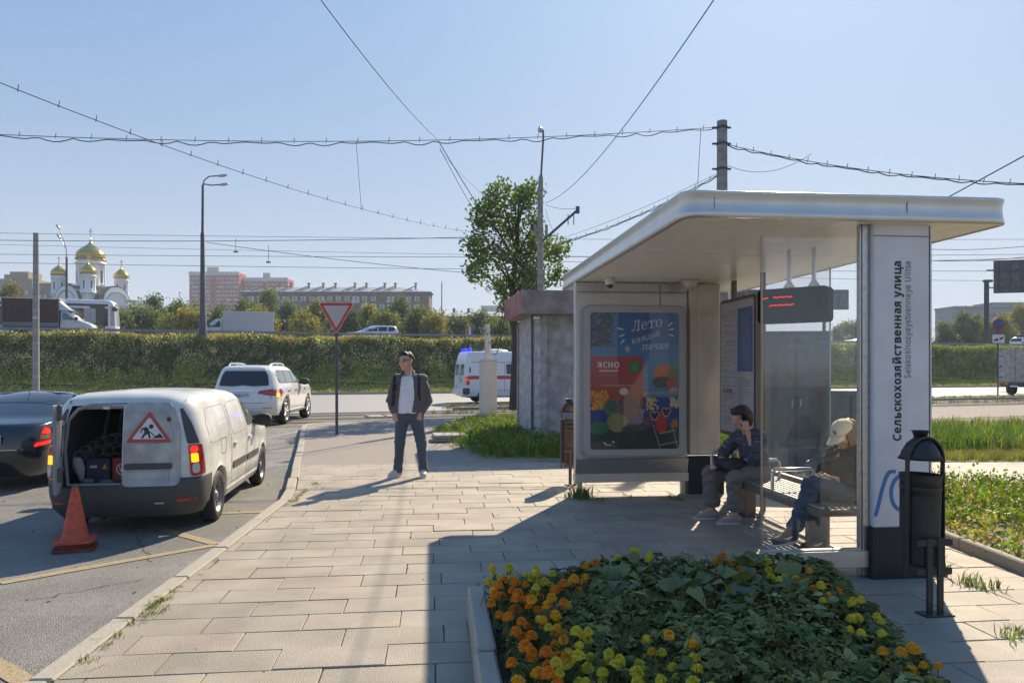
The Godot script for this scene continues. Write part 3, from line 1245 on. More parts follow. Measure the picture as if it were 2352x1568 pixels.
	# aerials on the roof
	for q in [1.98, 2.16, 2.34]:
		b = B.new()
		b.xf.origin = L(q, 2.905, 6.2)
		b.lathe([Vector2(0.012, 0), Vector2(0.012, 0.05), Vector2(0.03, 0.055), Vector2(0.032, 0.10), Vector2(0.0, 0.105)], 10)
		put("roof_aerial", b, mt.steel, s)
	build_lightbox()
	build_info_board()
	build_display()
	build_bench()
	# dome camera under the roof
	var cam := thing("security_camera", "white dome security camera under the shelter roof, above the advertisement", "security camera", sh(2.15, 2.71, 8.8), YAW)
	b = B.new()
	b.lathe([Vector2(0, -0.085), Vector2(0.05, -0.083), Vector2(0.062, -0.05), Vector2(0.062, 0.0), Vector2(0, 0)], 16)
	put("housing", b, mt.panel_white, cam)
	b = B.new()
	b.ball(Vector3(0, -0.085, 0), Vector3.ONE * 0.042, 12, 8)
	put("lens_dome", b, mt.car_glass, cam)
	var sp := thing("ceiling_speaker", "beige conical speaker under the shelter roof beside the far column", "speaker", sh(3.18, 2.71, 8.9), YAW)
	b = B.new()
	b.lathe([Vector2(0, -0.13), Vector2(0.05, -0.13), Vector2(0.12, 0.0), Vector2(0, 0)], 16)
	put("horn", b, mt.champagne, sp)


func name_text(parent: Node, s: String, width: float, u: float, y: float, m: Material, bold: bool):
	var o := text("lettering", s, 0.07, m, parent, Transform3D.IDENTITY, bold, "Droid Sans", 0.003)
	var bb: AABB = o.mesh.get_aabb()
	var k := width / maxf(bb.size.x, 0.01)
	var bas := Basis(Vector3(0, k, 0), Vector3(-k, 0, 0), Vector3(0, 0, 1))
	var mid := bb.get_center()
	o.transform = Transform3D(bas, L(u, y + width / 2, 5.3025) - bas * Vector3(mid.x, mid.y, 0))


func build_lightbox():
	var o := thing("advertising_lightbox", "glazed advertising lightbox with summer porridge poster on the far wall of the shelter", "advertising display", sh(2.55, 0, 9.2), YAW)
	var b := B.new()
	var outer := rounded(rect(-0.672, 0.50, 0.672, 2.41), 0.11, 6)
	b.prism(outer, 0.0, 0.085)
	put("case", b, mat("case_grey", Color(0.30, 0.30, 0.31), 0.45, {"metal": 0.3}), o)
	b = B.new()
	var inner := rounded(rect(-0.575, 0.594, 0.575, 2.315), 0.05, 5)
	var face := rounded(rect(-0.655, 0.517, 0.655, 2.393), 0.10, 6)
	for p in ring_poly(face, inner):
		b.prism(p, 0.085, 0.10)
	put("frame", b, mat("frame_grey", Color(0.38, 0.375, 0.38), 0.5, {"metal": 0.2}), o)
	b = B.new()
	b.uquad(Vector3(-0.575, 0.594, 0.089), Vector3(0.575, 0.594, 0.089), Vector3(0.575, 2.315, 0.089), Vector3(-0.575, 2.315, 0.089))
	put("poster", b, picture("poster", poster_picture(), 0.85), o)
	b = B.new()
	b.box(Vector3(0, 1.455, 0.097), Vector3(1.15, 1.72, 0.004))
	put("glass_pane", b, glass("poster_glass", 0.01, Color(0.8, 0.9, 0.9), 0.3), o)
	text("lettering", "Russ", 0.026, mt.ink_grey, o, Transform3D(Basis.IDENTITY, Vector3(0.02, 2.352, 0.101)), true, "Droid Sans", 0.002)
	# white lettering of the poster
	var w := mat("poster_white", Color(0.55, 0.55, 0.58), 0.6)
	for q in [["Лето", 0.155, 0.16, 2.17, 10.0], ["в", 0.10, -0.10, 1.86, 38.0], ["каждой", 0.088, 0.14, 2.005, 16.0], ["пачке", 0.105, 0.27, 1.895, 3.0]]:
		var bas := Basis(Vector3.BACK, deg_to_rad(q[4])) * Basis(Vector3(1, 0, 0), Vector3(0.22, 1, 0), Vector3(0, 0, 1))
		text("lettering", q[0], q[1] * 0.8, w, o, Transform3D(bas, Vector3(q[2], q[3], 0.0915)), false, "Droid Serif", 0.002)
	text("lettering", "ЯСНО", 0.075, w, o, Transform3D(Basis.IDENTITY, Vector3(-0.34, 1.655, 0.0915)), true, "Droid Sans", 0.002)
	text("lettering", "солнышко", 0.034, w, o, Transform3D(Basis.IDENTITY, Vector3(-0.34, 1.585, 0.0915)), true, "Droid Sans", 0.002)
	text("lettering", "Счастливое утро", 0.036, mat("poster_pink", Color(0.50, 0.25, 0.22), 0.6), o, Transform3D(Basis.IDENTITY, Vector3(-0.23, 1.40, 0.0915)), true, "Droid Sans", 0.002)
	text("lettering", "Быстро приготовить", 0.018, mt.poster_pink, o, Transform3D(Basis.IDENTITY, Vector3(-0.34, 1.53, 0.0915)), false, "Droid Sans", 0.002)
	for q in [[-0.19, 2.11, -12, 0.10], [-0.17, 2.025, 14, 0.09], [-0.16, 1.95, 45, 0.09], [0.46, 2.17, 45, 0.09], [0.47, 2.105, 12, 0.08], [0.475, 2.03, -20, 0.09]]:
		b = B.new()
		b.xf = Transform3D(Basis(Vector3.BACK, deg_to_rad(q[2])), Vector3(q[0], q[1], 0.0915))
		b.ball(Vector3.ZERO, Vector3(q[3] * 0.5, 0.011, 0.001), 8, 6)
		put("ray_mark", b, w, o)


func ring_poly(outer: PackedVector2Array, inner: PackedVector2Array) -> Array:  # a frame cut into four plain polygons
	var out := []
	for q in [rect(-9, -9, 0, 9), rect(0, -9, 9, 9)]:
		for half in Geometry2D.intersect_polygons(outer, q):
			for c in Geometry2D.clip_polygons(half, inner):
				out.append(c)
	return out


func picture(key: String, im: Image, k := 1.0, rough := 0.6) -> StandardMaterial3D:
	var m := StandardMaterial3D.new()
	m.resource_name = key
	m.albedo_texture = ImageTexture.create_from_image(im)
	m.albedo_color = Color(k, k, k).linear_to_srgb()
	m.roughness = rough
	return m


func blob(im: Image, cx: float, cy: float, rx: float, ry: float, c: Color, grain := 0.06, a := 1.0):
	for y in range(maxi(0, int(cy - ry)), mini(im.get_height(), int(cy + ry) + 1)):
		for x in range(maxi(0, int(cx - rx)), mini(im.get_width(), int(cx + rx) + 1)):
			var q := Vector2((x - cx) / rx, (y - cy) / ry).length()
			if q < 1.0:
				var k := 1.0 + rng.randf_range(-grain, grain)
				im.set_pixel(x, y, im.get_pixel(x, y).lerp(Color(c.r * k, c.g * k, c.b * k), a * smoothstep(1.0, 0.9, q)))


func stroke(im: Image, pts: Array, w: float, c: Color):
	for i in pts.size() - 1:
		var n := int(pts[i].distance_to(pts[i + 1])) + 1
		for k in n + 1:
			var p: Vector2 = pts[i].lerp(pts[i + 1], float(k) / n)
			im.fill_rect(Rect2i(int(p.x - w / 2), int(p.y - w / 2), int(w), int(w)), c)


func poster_picture() -> Image:
	var w := 460
	var h := 690
	var im := Image.create(w, h, false, Image.FORMAT_RGB8)
	for y in h:
		for x in w:
			var t := float(y) / h
			var c := Color(0.24, 0.38, 0.62).lerp(Color(0.28, 0.50, 0.66), clampf(t * 2.2, 0, 1))
			if t > 0.62:
				c = Color(0.14, 0.20, 0.50)
			if t > 0.84:
				c = Color(0.13, 0.20, 0.16)
			im.set_pixel(x, y, c)
	for i in 240:  # dark branches in the upper left
		blob(im, rng.randf_range(0, 120), rng.randf_range(0, 170), rng.randf_range(4, 11), rng.randf_range(3, 9), Color(0.17, 0.15, 0.20).lerp(Color(0.30, 0.25, 0.24), rng.randf()), 0.1, 0.8)
	im.fill_rect(Rect2i(0, 222, 272, 250), Color(0.66, 0.20, 0.17))
	for i in 60:
		blob(im, rng.randf_range(20, 272), rng.randf_range(330, 460), 26, 18, Color(0.60, 0.28, 0.20), 0.05, 0.3)
	blob(im, 226, 276, 34, 30, Color(0.17, 0.42, 0.24))
	blob(im, 250, 254, 12, 12, Color(0.17, 0.42, 0.24))
	for i in 4:
		im.fill_rect(Rect2i(208, 262 + i * 9, 36, 3), Color(0.45, 0.60, 0.45))
	blob(im, 385, 302, 62, 44, Color(0.80, 0.42, 0.17))
	blob(im, 440, 310, 40, 60, Color(0.42, 0.48, 0.32), 0.1, 0.8)
	blob(im, 370, 350, 52, 30, Color(0.20, 0.27, 0.20))
	blob(im, 420, 360, 30, 26, Color(0.72, 0.25, 0.20))
	blob(im, 435, 395, 28, 20, Color(0.70, 0.60, 0.55))
	im.fill_rect(Rect2i(276, 400, 184, 14), Color(0.60, 0.52, 0.55))
	for i in 130:
		blob(im, rng.randf_range(0, 92), rng.randf_range(395, 490), rng.randf_range(4, 9), rng.randf_range(4, 8), Color(0.90, 0.62, 0.14).lerp(Color(0.72, 0.45, 0.12), rng.randf()), 0.1)
	for i in 50:
		blob(im, rng.randf_range(290, 350), rng.randf_range(430, 490), 6, 6, Color(0.78, 0.70, 0.42), 0.15)
		blob(im, rng.randf_range(415, 460), rng.randf_range(430, 480), 6, 5, Color(0.78, 0.72, 0.52), 0.15)
	blob(im, 120, 480, 56, 44, Color(0.34, 0.40, 0.30))
	blob(im, 112, 470, 30, 30, Color(0.16, 0.34, 0.24))
	blob(im, 196, 490, 62, 72, Color(0.42, 0.28, 0.25), 0.14)
	blob(im, 172, 398, 24, 20, Color(0.85, 0.76, 0.70))
	blob(im, 138, 555, 58, 50, Color(0.52, 0.49, 0.28), 0.08)
	blob(im, 40, 580, 60, 34, Color(0.15, 0.42, 0.27))
	blob(im, 230, 590, 70, 26, Color(0.20, 0.22, 0.20))
	for i in 40:
		blob(im, rng.randf_range(260, 330), rng.randf_range(500, 570), 10, 8, Color(0.30, 0.20, 0.30).lerp(Color(0.5, 0.32, 0.26), rng.randf()), 0.1)
	blob(im, 366, 560, 32, 54, Color(0.74, 0.20, 0.19), 0.05)
	im.fill_rect(Rect2i(426, 540, 26, 40), Color(0.72, 0.42, 0.18))
	for s in [-1.0, 1.0]:  # heart shaped sunglasses
		var cx: float = 362 + s * 30
		var cy: float = 512 - s * 9
		for q in [[1.0, Color(0.84, 0.70, 0.72)], [0.76, Color(0.16, 0.10, 0.16)]]:
			blob(im, cx - 11, cy - 7, 15 * q[0], 15 * q[0], q[1])
			blob(im, cx + 11, cy - 7, 15 * q[0], 15 * q[0], q[1])
			blob(im, cx, cy + 5, 17 * q[0], 20 * q[0], q[1])
	stroke(im, [Vector2(325, 570), Vector2(362, 688)], 5, Color(0.62, 0.50, 0.36))
	stroke(im, [Vector2(420, 560), Vector2(452, 680)], 5, Color(0.62, 0.50, 0.36))
	stroke(im, [Vector2(362, 612), Vector2(440, 596)], 7, Color(0.68, 0.55, 0.40))
	stroke(im, [Vector2(358, 672), Vector2(450, 654)], 7, Color(0.62, 0.50, 0.36))
	stroke(im, [Vector2(70, 655), Vector2(84, 668), Vector2(106, 668)], 6, Color(0.75, 0.74, 0.66))
	blob(im, 118, 652, 6, 7, Color(0.8, 0.78, 0.7))
	return im


func build_info_board():
	var o := thing("information_board", "narrow white timetable and map board inside the shelter, behind the seated woman", "notice board", sh(3.60, 0, 8.44), YAW - PI / 2)
	var b := B.new()
	b.prism(rounded(rect(-0.52, 0.80, 0.52, 2.45), 0.08, 5), -0.11, 0.0)
	put("case", b, mat("case_bronze", Color(0.16, 0.135, 0.12), 0.4, {"metal": 0.5}), o)
	b = B.new()
	var im := Image.create(256, 400, false, Image.FORMAT_RGB8)
	im.fill(Color(0.72, 0.70, 0.73))
	for y in range(20, 390, 7):
		if rng.randf() < 0.3:
			continue
		var x := 14
		while x < 110:
			var wd := rng.randi_range(6, 26)
			if rng.randf() < 0.75:
				im.fill_rect(Rect2i(x, y, wd, 2), Color(0.42, 0.42, 0.46))
			x += wd + 5
	im.fill_rect(Rect2i(136, 24, 112, 190), Color(0.34, 0.42, 0.60))
	for i in 70:
		stroke(im, [Vector2(rng.randf_range(138, 240), rng.randf_range(30, 205)), Vector2(rng.randf_range(138, 240), rng.randf_range(30, 205))], 1, Color(0.5, 0.56, 0.68))
	im.fill_rect(Rect2i(136, 224, 112, 160), Color(0.74, 0.72, 0.74))
	for y in range(232, 378, 6):
		im.fill_rect(Rect2i(142, y, rng.randi_range(40, 98), 2), Color(0.5, 0.5, 0.54))
	for q in [[20, Color(0.2, 0.55, 0.45)], [42, Color(0.75, 0.2, 0.2)], [60, Color(0.72, 0.3, 0.3)], [78, Color(0.3, 0.3, 0.34)]]:
		im.fill_rect(Rect2i(q[0], 268, 15, 14), q[1])
	b.uquad(Vector3(-0.48, 0.85, 0.004), Vector3(0.48, 0.85, 0.004), Vector3(0.48, 2.41, 0.004), Vector3(-0.48, 2.41, 0.004))
	put("timetable", b, picture("timetable", im, 0.8), o)
	b = B.new()
	b.box(Vector3(0, 1.63, 0.012), Vector3(0.98, 1.58, 0.005))
	put("glass_pane", b, glass("poster_glass", 0.01, Color(0.8, 0.9, 0.9), 0.3), o)
	for x in [-0.4, 0.4]:
		b = B.new()
		b.box(Vector3(x, 1.35, -0.14), Vector3(0.05, 2.70, 0.05), 0.004)
		put("post", b, mt.case_bronze, o)


func build_display():
	var o := thing("departure_display", "black electronic departure display with two red lines of text, hung under the roof", "electronic display", sh(3.33, 0.33, 6.5), deg_to_rad(-40))
	o.scale = Vector3(0.86, 0.86, 0.86)
	var b := B.new()
	b.prism(rounded(rect(-0.37, 1.975, 0.37, 2.345), 0.05, 5), -0.09, 0.09)
	put("case", b, mat("case_black", Color(0.012, 0.012, 0.013), 0.7, {"spec": 0.2}), o)
	b = B.new()
	b.prism(rounded(rect(-0.33, 2.0, 0.30, 2.32), 0.03, 4), 0.09, 0.096)
	put("screen", b, mat("screen_black", Color(0.008, 0.008, 0.009), 0.4, {"spec": 0.2}), o)
	var led := mat("led_red", Color(0.3, 0.02, 0.01), 0.5, {"emit": Color(1.0, 0.13, 0.06), "energy": 0.7})
	for q in [[-0.30, 2.245, 0.04], [-0.19, 2.25, 0.20], [-0.23, 2.165, 0.26]]:
		b = B.new()
		var x: float = q[0]
		while x < q[0] + q[2]:
			b.box(Vector3(x, q[1] + 0.004 * sin(x * 90.0), 0.098), Vector3(0.013, 0.013, 0.003))
			x += 0.019
		put("red_text_line", b, led, o)
	for x in [-0.06, 0.2]:
		b = B.new()
		b.beam(Vector3(x, 2.34, 0), Vector3(x, 2.765, 0), 0.035, 0.035)
		b.prism(pv([x - 0.07, 2.345, x + 0.07, 2.345, x + 0.02, 2.42, x - 0.02, 2.42]), -0.01, 0.01)
		put("bracket", b, mt.steel, o)


func build_bench():
	var o := thing("bench", "metal slatted bench with armrests along the back of the shelter", "bench", Vector3.ZERO, YAW)
	for i in 8:
		var b := B.new()
		b.box(L(3.22 + i * 0.056, 0.45, 7.05), Vector3(0.034, 0.024, 2.5), 0.004)
		put("slat", b, mt.steel, o)
	var b := B.new()
	b.box(L(3.2, 0.405, 7.05), Vector3(0.03, 0.065, 2.52), 0.004)
	b.box(L(3.64, 0.405, 7.05), Vector3(0.03, 0.065, 2.52), 0.004)
	for v in [5.82, 6.6, 7.4, 8.28]:
		b.box(L(3.42, 0.405, v), Vector3(0.44, 0.05, 0.04), 0.003)
	put("frame", b, mt.case_bronze, o)
	for v in [6.3, 7.8]:
		b = B.new()
		b.box(L(3.44, 0.19, v), Vector3(0.12, 0.38, 0.22), 0.006)
		b.box(L(3.44, 0.008, v), Vector3(0.3, 0.016, 0.3), 0.003)
		put("leg", b, mt.case_bronze, o)
	for v in [6.72, 7.42, 8.25]:
		b = B.new()
		b.tube([L(3.22, 0.46, v), L(3.22, 0.62, v), L(3.25, 0.65, v), L(3.60, 0.65, v), L(3.63, 0.62, v), L(3.63, 0.46, v)], 0.018, 8)
		put("armrest", b, mt.steel, o)


# ---- the concrete kiosk --------------------------------------------------------
func build_kiosk():
	var o := thing("kiosk", "bare concrete kiosk with red and grey-brown fascia behind the shelter", "kiosk", Vector3(0.22, 0, -15.5), deg_to_rad(9))
	var b := B.new()
	b.box(Vector3(0.34 + 0.06, 1.39, -0.35 - 1.05), Vector3(0.12, 2.78, 2.1), 0.01)
	put("side_wall", b, mat("concrete_light", Color(0.62, 0.58, 0.59), 0.9, {"tex": noise("conc", 0.015, 0.72, 1.0, 512, 6), "scale": 0.5}), o)
	b = B.new()
	b.box(Vector3(0.53, 1.39, -0.40), Vector3(0.14, 2.78, 0.1), 0.008)
	put("corner_pillar", b, mt.concrete, o)
	for i in 3:
		b = B.new()
		b.box(Vector3(1.2 + i * 1.21, 1.39, -0.50), Vector3(1.2, 2.78, 0.1), 0.01)
		put("wall_panel", b, mt.concrete, o)
	b = B.new()
	b.box(Vector3(2.3, 1.4, -2.5), Vector3(4.0, 2.7, 0.1))
	b.box(Vector3(4.25, 1.39, -1.4), Vector3(0.1, 2.7, 2.1))
	put("rear_wall", b, mt.concrete, o)
	b = B.new()
	b.box(Vector3(2.3, 3.02, -0.02), Vector3(4.6, 0.50, 0.04), 0.006)
	put("front_fascia", b, mat("fascia_brown", Color(0.36, 0.28, 0.265), 0.6, {"tex": noise("blotch", 0.012, 0.70, 1.0), "scale": 0.4}), o)
	b = B.new()
	b.box(Vector3(0.018, 3.02, -1.32), Vector3(0.04, 0.51, 2.62), 0.006)
	put("side_fascia", b, mat("fascia_red", Color(0.46, 0.15, 0.135), 0.5, {"tex": noise("blotch", 0.012, 0.70, 1.0), "scale": 0.4}), o)
	b = B.new()
	b.box(Vector3(2.32, 2.80, -1.34), Vector3(4.5, 0.04, 2.55))
	b.box(Vector3(2.32, 3.24, -1.34), Vector3(4.5, 0.04, 2.55))
	put("roof", b, mt.concrete, o)
	b = B.new()
	b.tube([Vector3(0.30, 2.8, -0.5), Vector3(0.30, 0.0, -0.5)], 0.025, 8)
	put("downpipe", b, mt.grey_pole, o)
	b = B.new()
	b.box(Vector3(0.36, 2.70, -0.32), Vector3(0.14, 0.08, 0.1), 0.01)
	put("junction_box", b, mt.steel, o)
	# stacked paving slabs in the grass before it
	var st := thing("slab_stack", "two pale concrete slabs lying stacked in the grass beside the asphalt path", "concrete slab", Vector3(-1.35, 0.0, -16.6), 0.1)
	for i in 2:
		b = B.new()
		b.xf = Transform3D(Basis(Vector3.UP, i * 0.08), Vector3(i * 0.06, 0.045 + i * 0.075, 0))
		b.box(Vector3.ZERO, Vector3(0.95, 0.07, 0.8), 0.012)
		put("slab", b, mt.kerb, st)


# ---- vegetation ------------------------------------------------------------------
func leaf_clump(n: int, size: float, spread: float, sd: int, narrow := 0.55) -> ArrayMesh:
	var r := RandomNumberGenerator.new()
	r.seed = sd
	var b := B.new()
	for i in n:
		var p := Vector3(r.randfn(0, 1), r.randfn(0, 1), r.randfn(0, 1)) * spread * 0.5
		var bas := Basis(Quaternion(Vector3(r.randfn(0, 1), r.randfn(0, 1), r.randfn(0, 1)).normalized(), r.randf() * TAU))
		var s := size * r.randf_range(0.7, 1.25)
		var k := r.randf_range(0.8, 1.15)
		b.col = Color(k, k, k)
		b.xf = Transform3D(bas, p)
		var w := s * narrow * 0.5
		b.tri(Vector3(0, 0, 0), Vector3(w, s * 0.45, w * 0.35), Vector3(0, s, 0))
		b.tri(Vector3(0, 0, 0), Vector3(0, s, 0), Vector3(-w, s * 0.45, w * 0.35))
	return b.mesh(mt.leaf)


func grass_tuft(n: int, h: float, w: float, spread: float, sd: int, lean := 0.5) -> ArrayMesh:
	var r := RandomNumberGenerator.new()
	r.seed = sd
	var b := B.new()
	for i in n:
		var a := r.randf() * TAU
		var p := Vector3(r.randfn(0, 1) * spread, 0, r.randfn(0, 1) * spread)
		var out := Vector3(cos(a), 0, sin(a))
		var sd2 := Vector3(-sin(a), 0, cos(a)) * w * 0.5
		var hh := h * r.randf_range(0.55, 1.1)
		var ln := lean * r.randf_range(0.2, 1.0) * hh
		var m := p + Vector3(0, hh * 0.55, 0) + out * ln * 0.3
		var t := p + Vector3(0, hh * (1.0 - 0.25 * lean), 0) + out * ln
		var k := r.randf_range(0.75, 1.2)
		b.col = Color(k, k, k)
		b.quad(p - sd2, p + sd2, m + sd2 * 0.8, m - sd2 * 0.8)
		b.tri(m - sd2 * 0.8, m + sd2 * 0.8, t)
	return b.mesh(mt.leaf)


func rxf(p: Vector3, s: float, tilt := 0.25) -> Transform3D:
	var q := Basis(Vector3.UP, rng.randf() * TAU) * Basis(Vector3.RIGHT, rng.randfn(0, tilt))
	return Transform3D(q.scaled(Vector3.ONE * s), p)


func tint(c: Color, v := 0.25) -> Color:
	var k := exp(rng.randfn(0, v))
	return Color(c.r * k * exp(rng.randfn(0, v * 0.4)), c.g * k, c.b * k)


func crown(parent: Node, blobs: Array, per: int, m: ArrayMesh, c0: Color, c1: Color, s := 1.0):
	var xs := []
	var cs := []
	for q in blobs:
		var bc := c0.lerp(c1, rng.randf())
		for i in int(per * q[1].x * q[1].y / 1.0):
			var v := Vector3(rng.randfn(0, 1), rng.randfn(0, 1), rng.randfn(0, 1)).normalized()
			v *= pow(rng.randf(), 0.4)
			xs.append(Transform3D(Basis(Quaternion(Vector3(rng.randfn(0, 1), rng.randfn(0, 1), rng.randfn(0, 1)).normalized(), rng.randf() * TAU)).scaled(Vector3.ONE * s * rng.randf_range(0.7, 1.3)), q[0] + v * q[1]))
			cs.append(tint(bc, 0.28))
	scatter("crown", m, xs, cs, parent)


func build_trees():
	var big := leaf_clump(26, 0.27, 0.75, 5, 0.6)
	# px of the crown's middle, py of its top, width in px, t beyond the road, colour, wording
	var olive := Color(0.23, 0.24, 0.09)
	var yellow := Color(0.42, 0.33, 0.10)
	var greyg := Color(0.21, 0.24, 0.14)
	var dark := Color(0.12, 0.15, 0.075)
	var rust := Color(0.33, 0.24, 0.11)
	var rows := [
		[22, 655, 90, 92, rust, "rust coloured tree in front of the tan building at the left edge"],
		[215, 702, 60, 91, olive, "small green tree showing above the white cab, before the church gable"],
		[272, 716, 60, 90, greyg, "small grey-green bush just right of the white bus front"],
		[318, 704, 70, 93, greyg, "pale willow-like bush right of the church"],
		[352, 680, 66, 104, dark, "tall dark tree with thin top, second right of the church"],
		[402, 690, 60, 100, dark, "dark rounded tree left of the tall lamp post, below the red block"],
		[418, 712, 72, 91, yellow, "yellow-leaved bush left of the lamp post base"],
		[452, 700, 56, 97, olive, "olive tree directly behind the tall lamp post"],
		[505, 706, 64, 92, olive, "olive bush above the cab of the grey box truck"],
		[556, 688, 60, 103, olive, "olive tree left of the long brick building's hip"],
		[614, 664, 74, 122, greyg, "large round grey-green tree in front of the brick building"],
		[600, 712, 70, 90, yellow, "yellowing bush behind the grey truck's box"],
		[665, 692, 66, 98, greyg, "grey-green tree right of the grey box truck"],
		[700, 716, 60, 90, yellow, "yellow-green bush between the grey truck and the yield sign"],
		[730, 690, 62, 101, olive, "tall olive tree right behind the yield sign"],
		[792, 708, 60, 93, dark, "dark bush right of the yield sign"],
		[846, 704, 66, 97, yellow, "yellow-topped tree above the silver highway car"],
		[880, 716, 60, 90, olive, "olive bush behind the silver highway car"],
		[918, 684, 72, 104, greyg, "large grey-green tree at the end of the brick building"],
		[962, 706, 64, 93, olive, "olive tree right of the silver highway car"],
		[1002, 722, 56, 90, yellow, "yellow-green bush left of the small flags"],
		[1052, 730, 60, 96, greyg, "low grey-green bush below the low brick building"],
		[1108, 716, 70, 102, greyg, "grey-green tree behind the utility cabinet mast"],
		[1150, 735, 60, 92, olive, "olive bush at the left edge of the kiosk"],
		[1700, 742, 80, 100, greyg, "grey-green tree seen through the far glass of the shelter"],
		[1935, 742, 40, 130, greyg, "small distant tree seen through the glass, below the grey road sign"],
		[1975, 735, 60, 120, greyg, "distant rounded tree seen through the glass beside the steel post"],
		[2165, 738, 60, 96, dark, "dark bush right of the name column"],
		[2205, 718, 70, 100, dark, "dark tree left of the sign gantry post"],
		[2248, 722, 64, 103, olive, "olive tree behind the sign gantry post"],
		[2302, 726, 70, 97, yellow, "yellow-green tree behind the round blue sign"],
		[2350, 700, 80, 110, yellow, "tall yellow-green tree at the right edge of the picture"],
	]
	for r in rows:
		var sl: float = (r[0] - 1176.0) / 1700.0
		var d: float = r[3] / (1.0 - 0.365 * sl)
		var top: float = fy(r[1], d)
		var w: float = r[2] * d / 1700.0
		var h: float = top - 3.7
		var tr := thing("tree", r[5], "tree", Vector3(sl * d, 3.7, -d), 0, "trees and bushes beyond the highway")
		var b := B.new()
		b.tube([Vector3.ZERO, Vector3(rng.randfn(0, 0.1), h * 0.35, 0), Vector3(rng.randfn(0, 0.3), h * 0.7, 0)], [0.18, 0.13, 0.05], 6)
		for i in 4:
			var a := rng.randf() * TAU
			b.tube([Vector3(0, h * 0.3, 0), Vector3(cos(a) * w * 0.2, h * 0.55, sin(a) * w * 0.2), Vector3(cos(a) * w * 0.35, h * 0.8, sin(a) * w * 0.35)], [0.09, 0.05, 0.02], 5)
		put("trunk", b, mt.bark, tr)
		var blobs := []
		for i in 9:
			var a := rng.randf() * TAU
			var rr := sqrt(rng.randf()) * w * 0.36
			var y := rng.randf_range(0.12, 0.80) * h
			var k := rng.randf_range(0.17, 0.28) * (1.15 - 0.5 * absf(y / h - 0.4))
			blobs.append([Vector3(cos(a) * rr, y, sin(a) * rr), Vector3(w * k, minf(h * 0.22, w * k * 0.9), w * k)])
		blobs.append([Vector3(rng.randfn(0, w * 0.06), h * 0.86, 0), Vector3(w * 0.16, h * 0.13, w * 0.16)])
		crown(tr, blobs, 62, big, r[4], r[4].lerp(olive, 0.5))
	# the poplar beside the kiosk
	var d := 29.0
	var po := thing("poplar_tree", "tall poplar with loose glossy crown behind the concrete kiosk", "tree", Vector3(fx(1180, d), 0, -d))
	var b := B.new()
	var k := d / 1700.0
	b.tube([Vector3(0, 0, 0), Vector3(0.1, 2.5, 0), Vector3(-0.05, 4.6, 0), Vector3(0.15, 6.6, 0.1), Vector3(0.2, 8.4, 0)], [0.19, 0.16, 0.13, 0.08, 0.03], 8)
	var spots := [[1150, 468, 34], [1218, 438, 30], [1204, 472, 27], [1112, 500, 36], [1166, 522, 34], [1228, 516, 22], [1098, 566, 36], [1150, 590, 34], [1222, 570, 40], [1272, 580, 30], [1205, 632, 40], [1152, 652, 30], [1280, 630, 24], [1104, 620, 32], [1160, 690, 20], [1225, 660, 30]]
	var blobs := []
	for q in spots:
		var c := Vector3((q[0] - 1180.0) * k, fy(q[1], d), rng.randfn(0, 0.55))
		blobs.append([c, Vector3(q[2] * k, q[2] * k * 0.95, q[2] * k)])
		var s := Vector3(0.02, clampf(c.y - 1.6, 2.6, 7.8), 0)
		b.tube([s, s.lerp(c, 0.5) + Vector3(0, 0.15, 0), c], [0.06, 0.04, 0.015], 6)
	put("trunk", b, mt.bark, po)
	crown(po, blobs, 215, leaf_clump(9, 0.12, 0.26, 8, 0.8), Color(0.13, 0.19, 0.06), Color(0.22, 0.27, 0.10), 1.0)


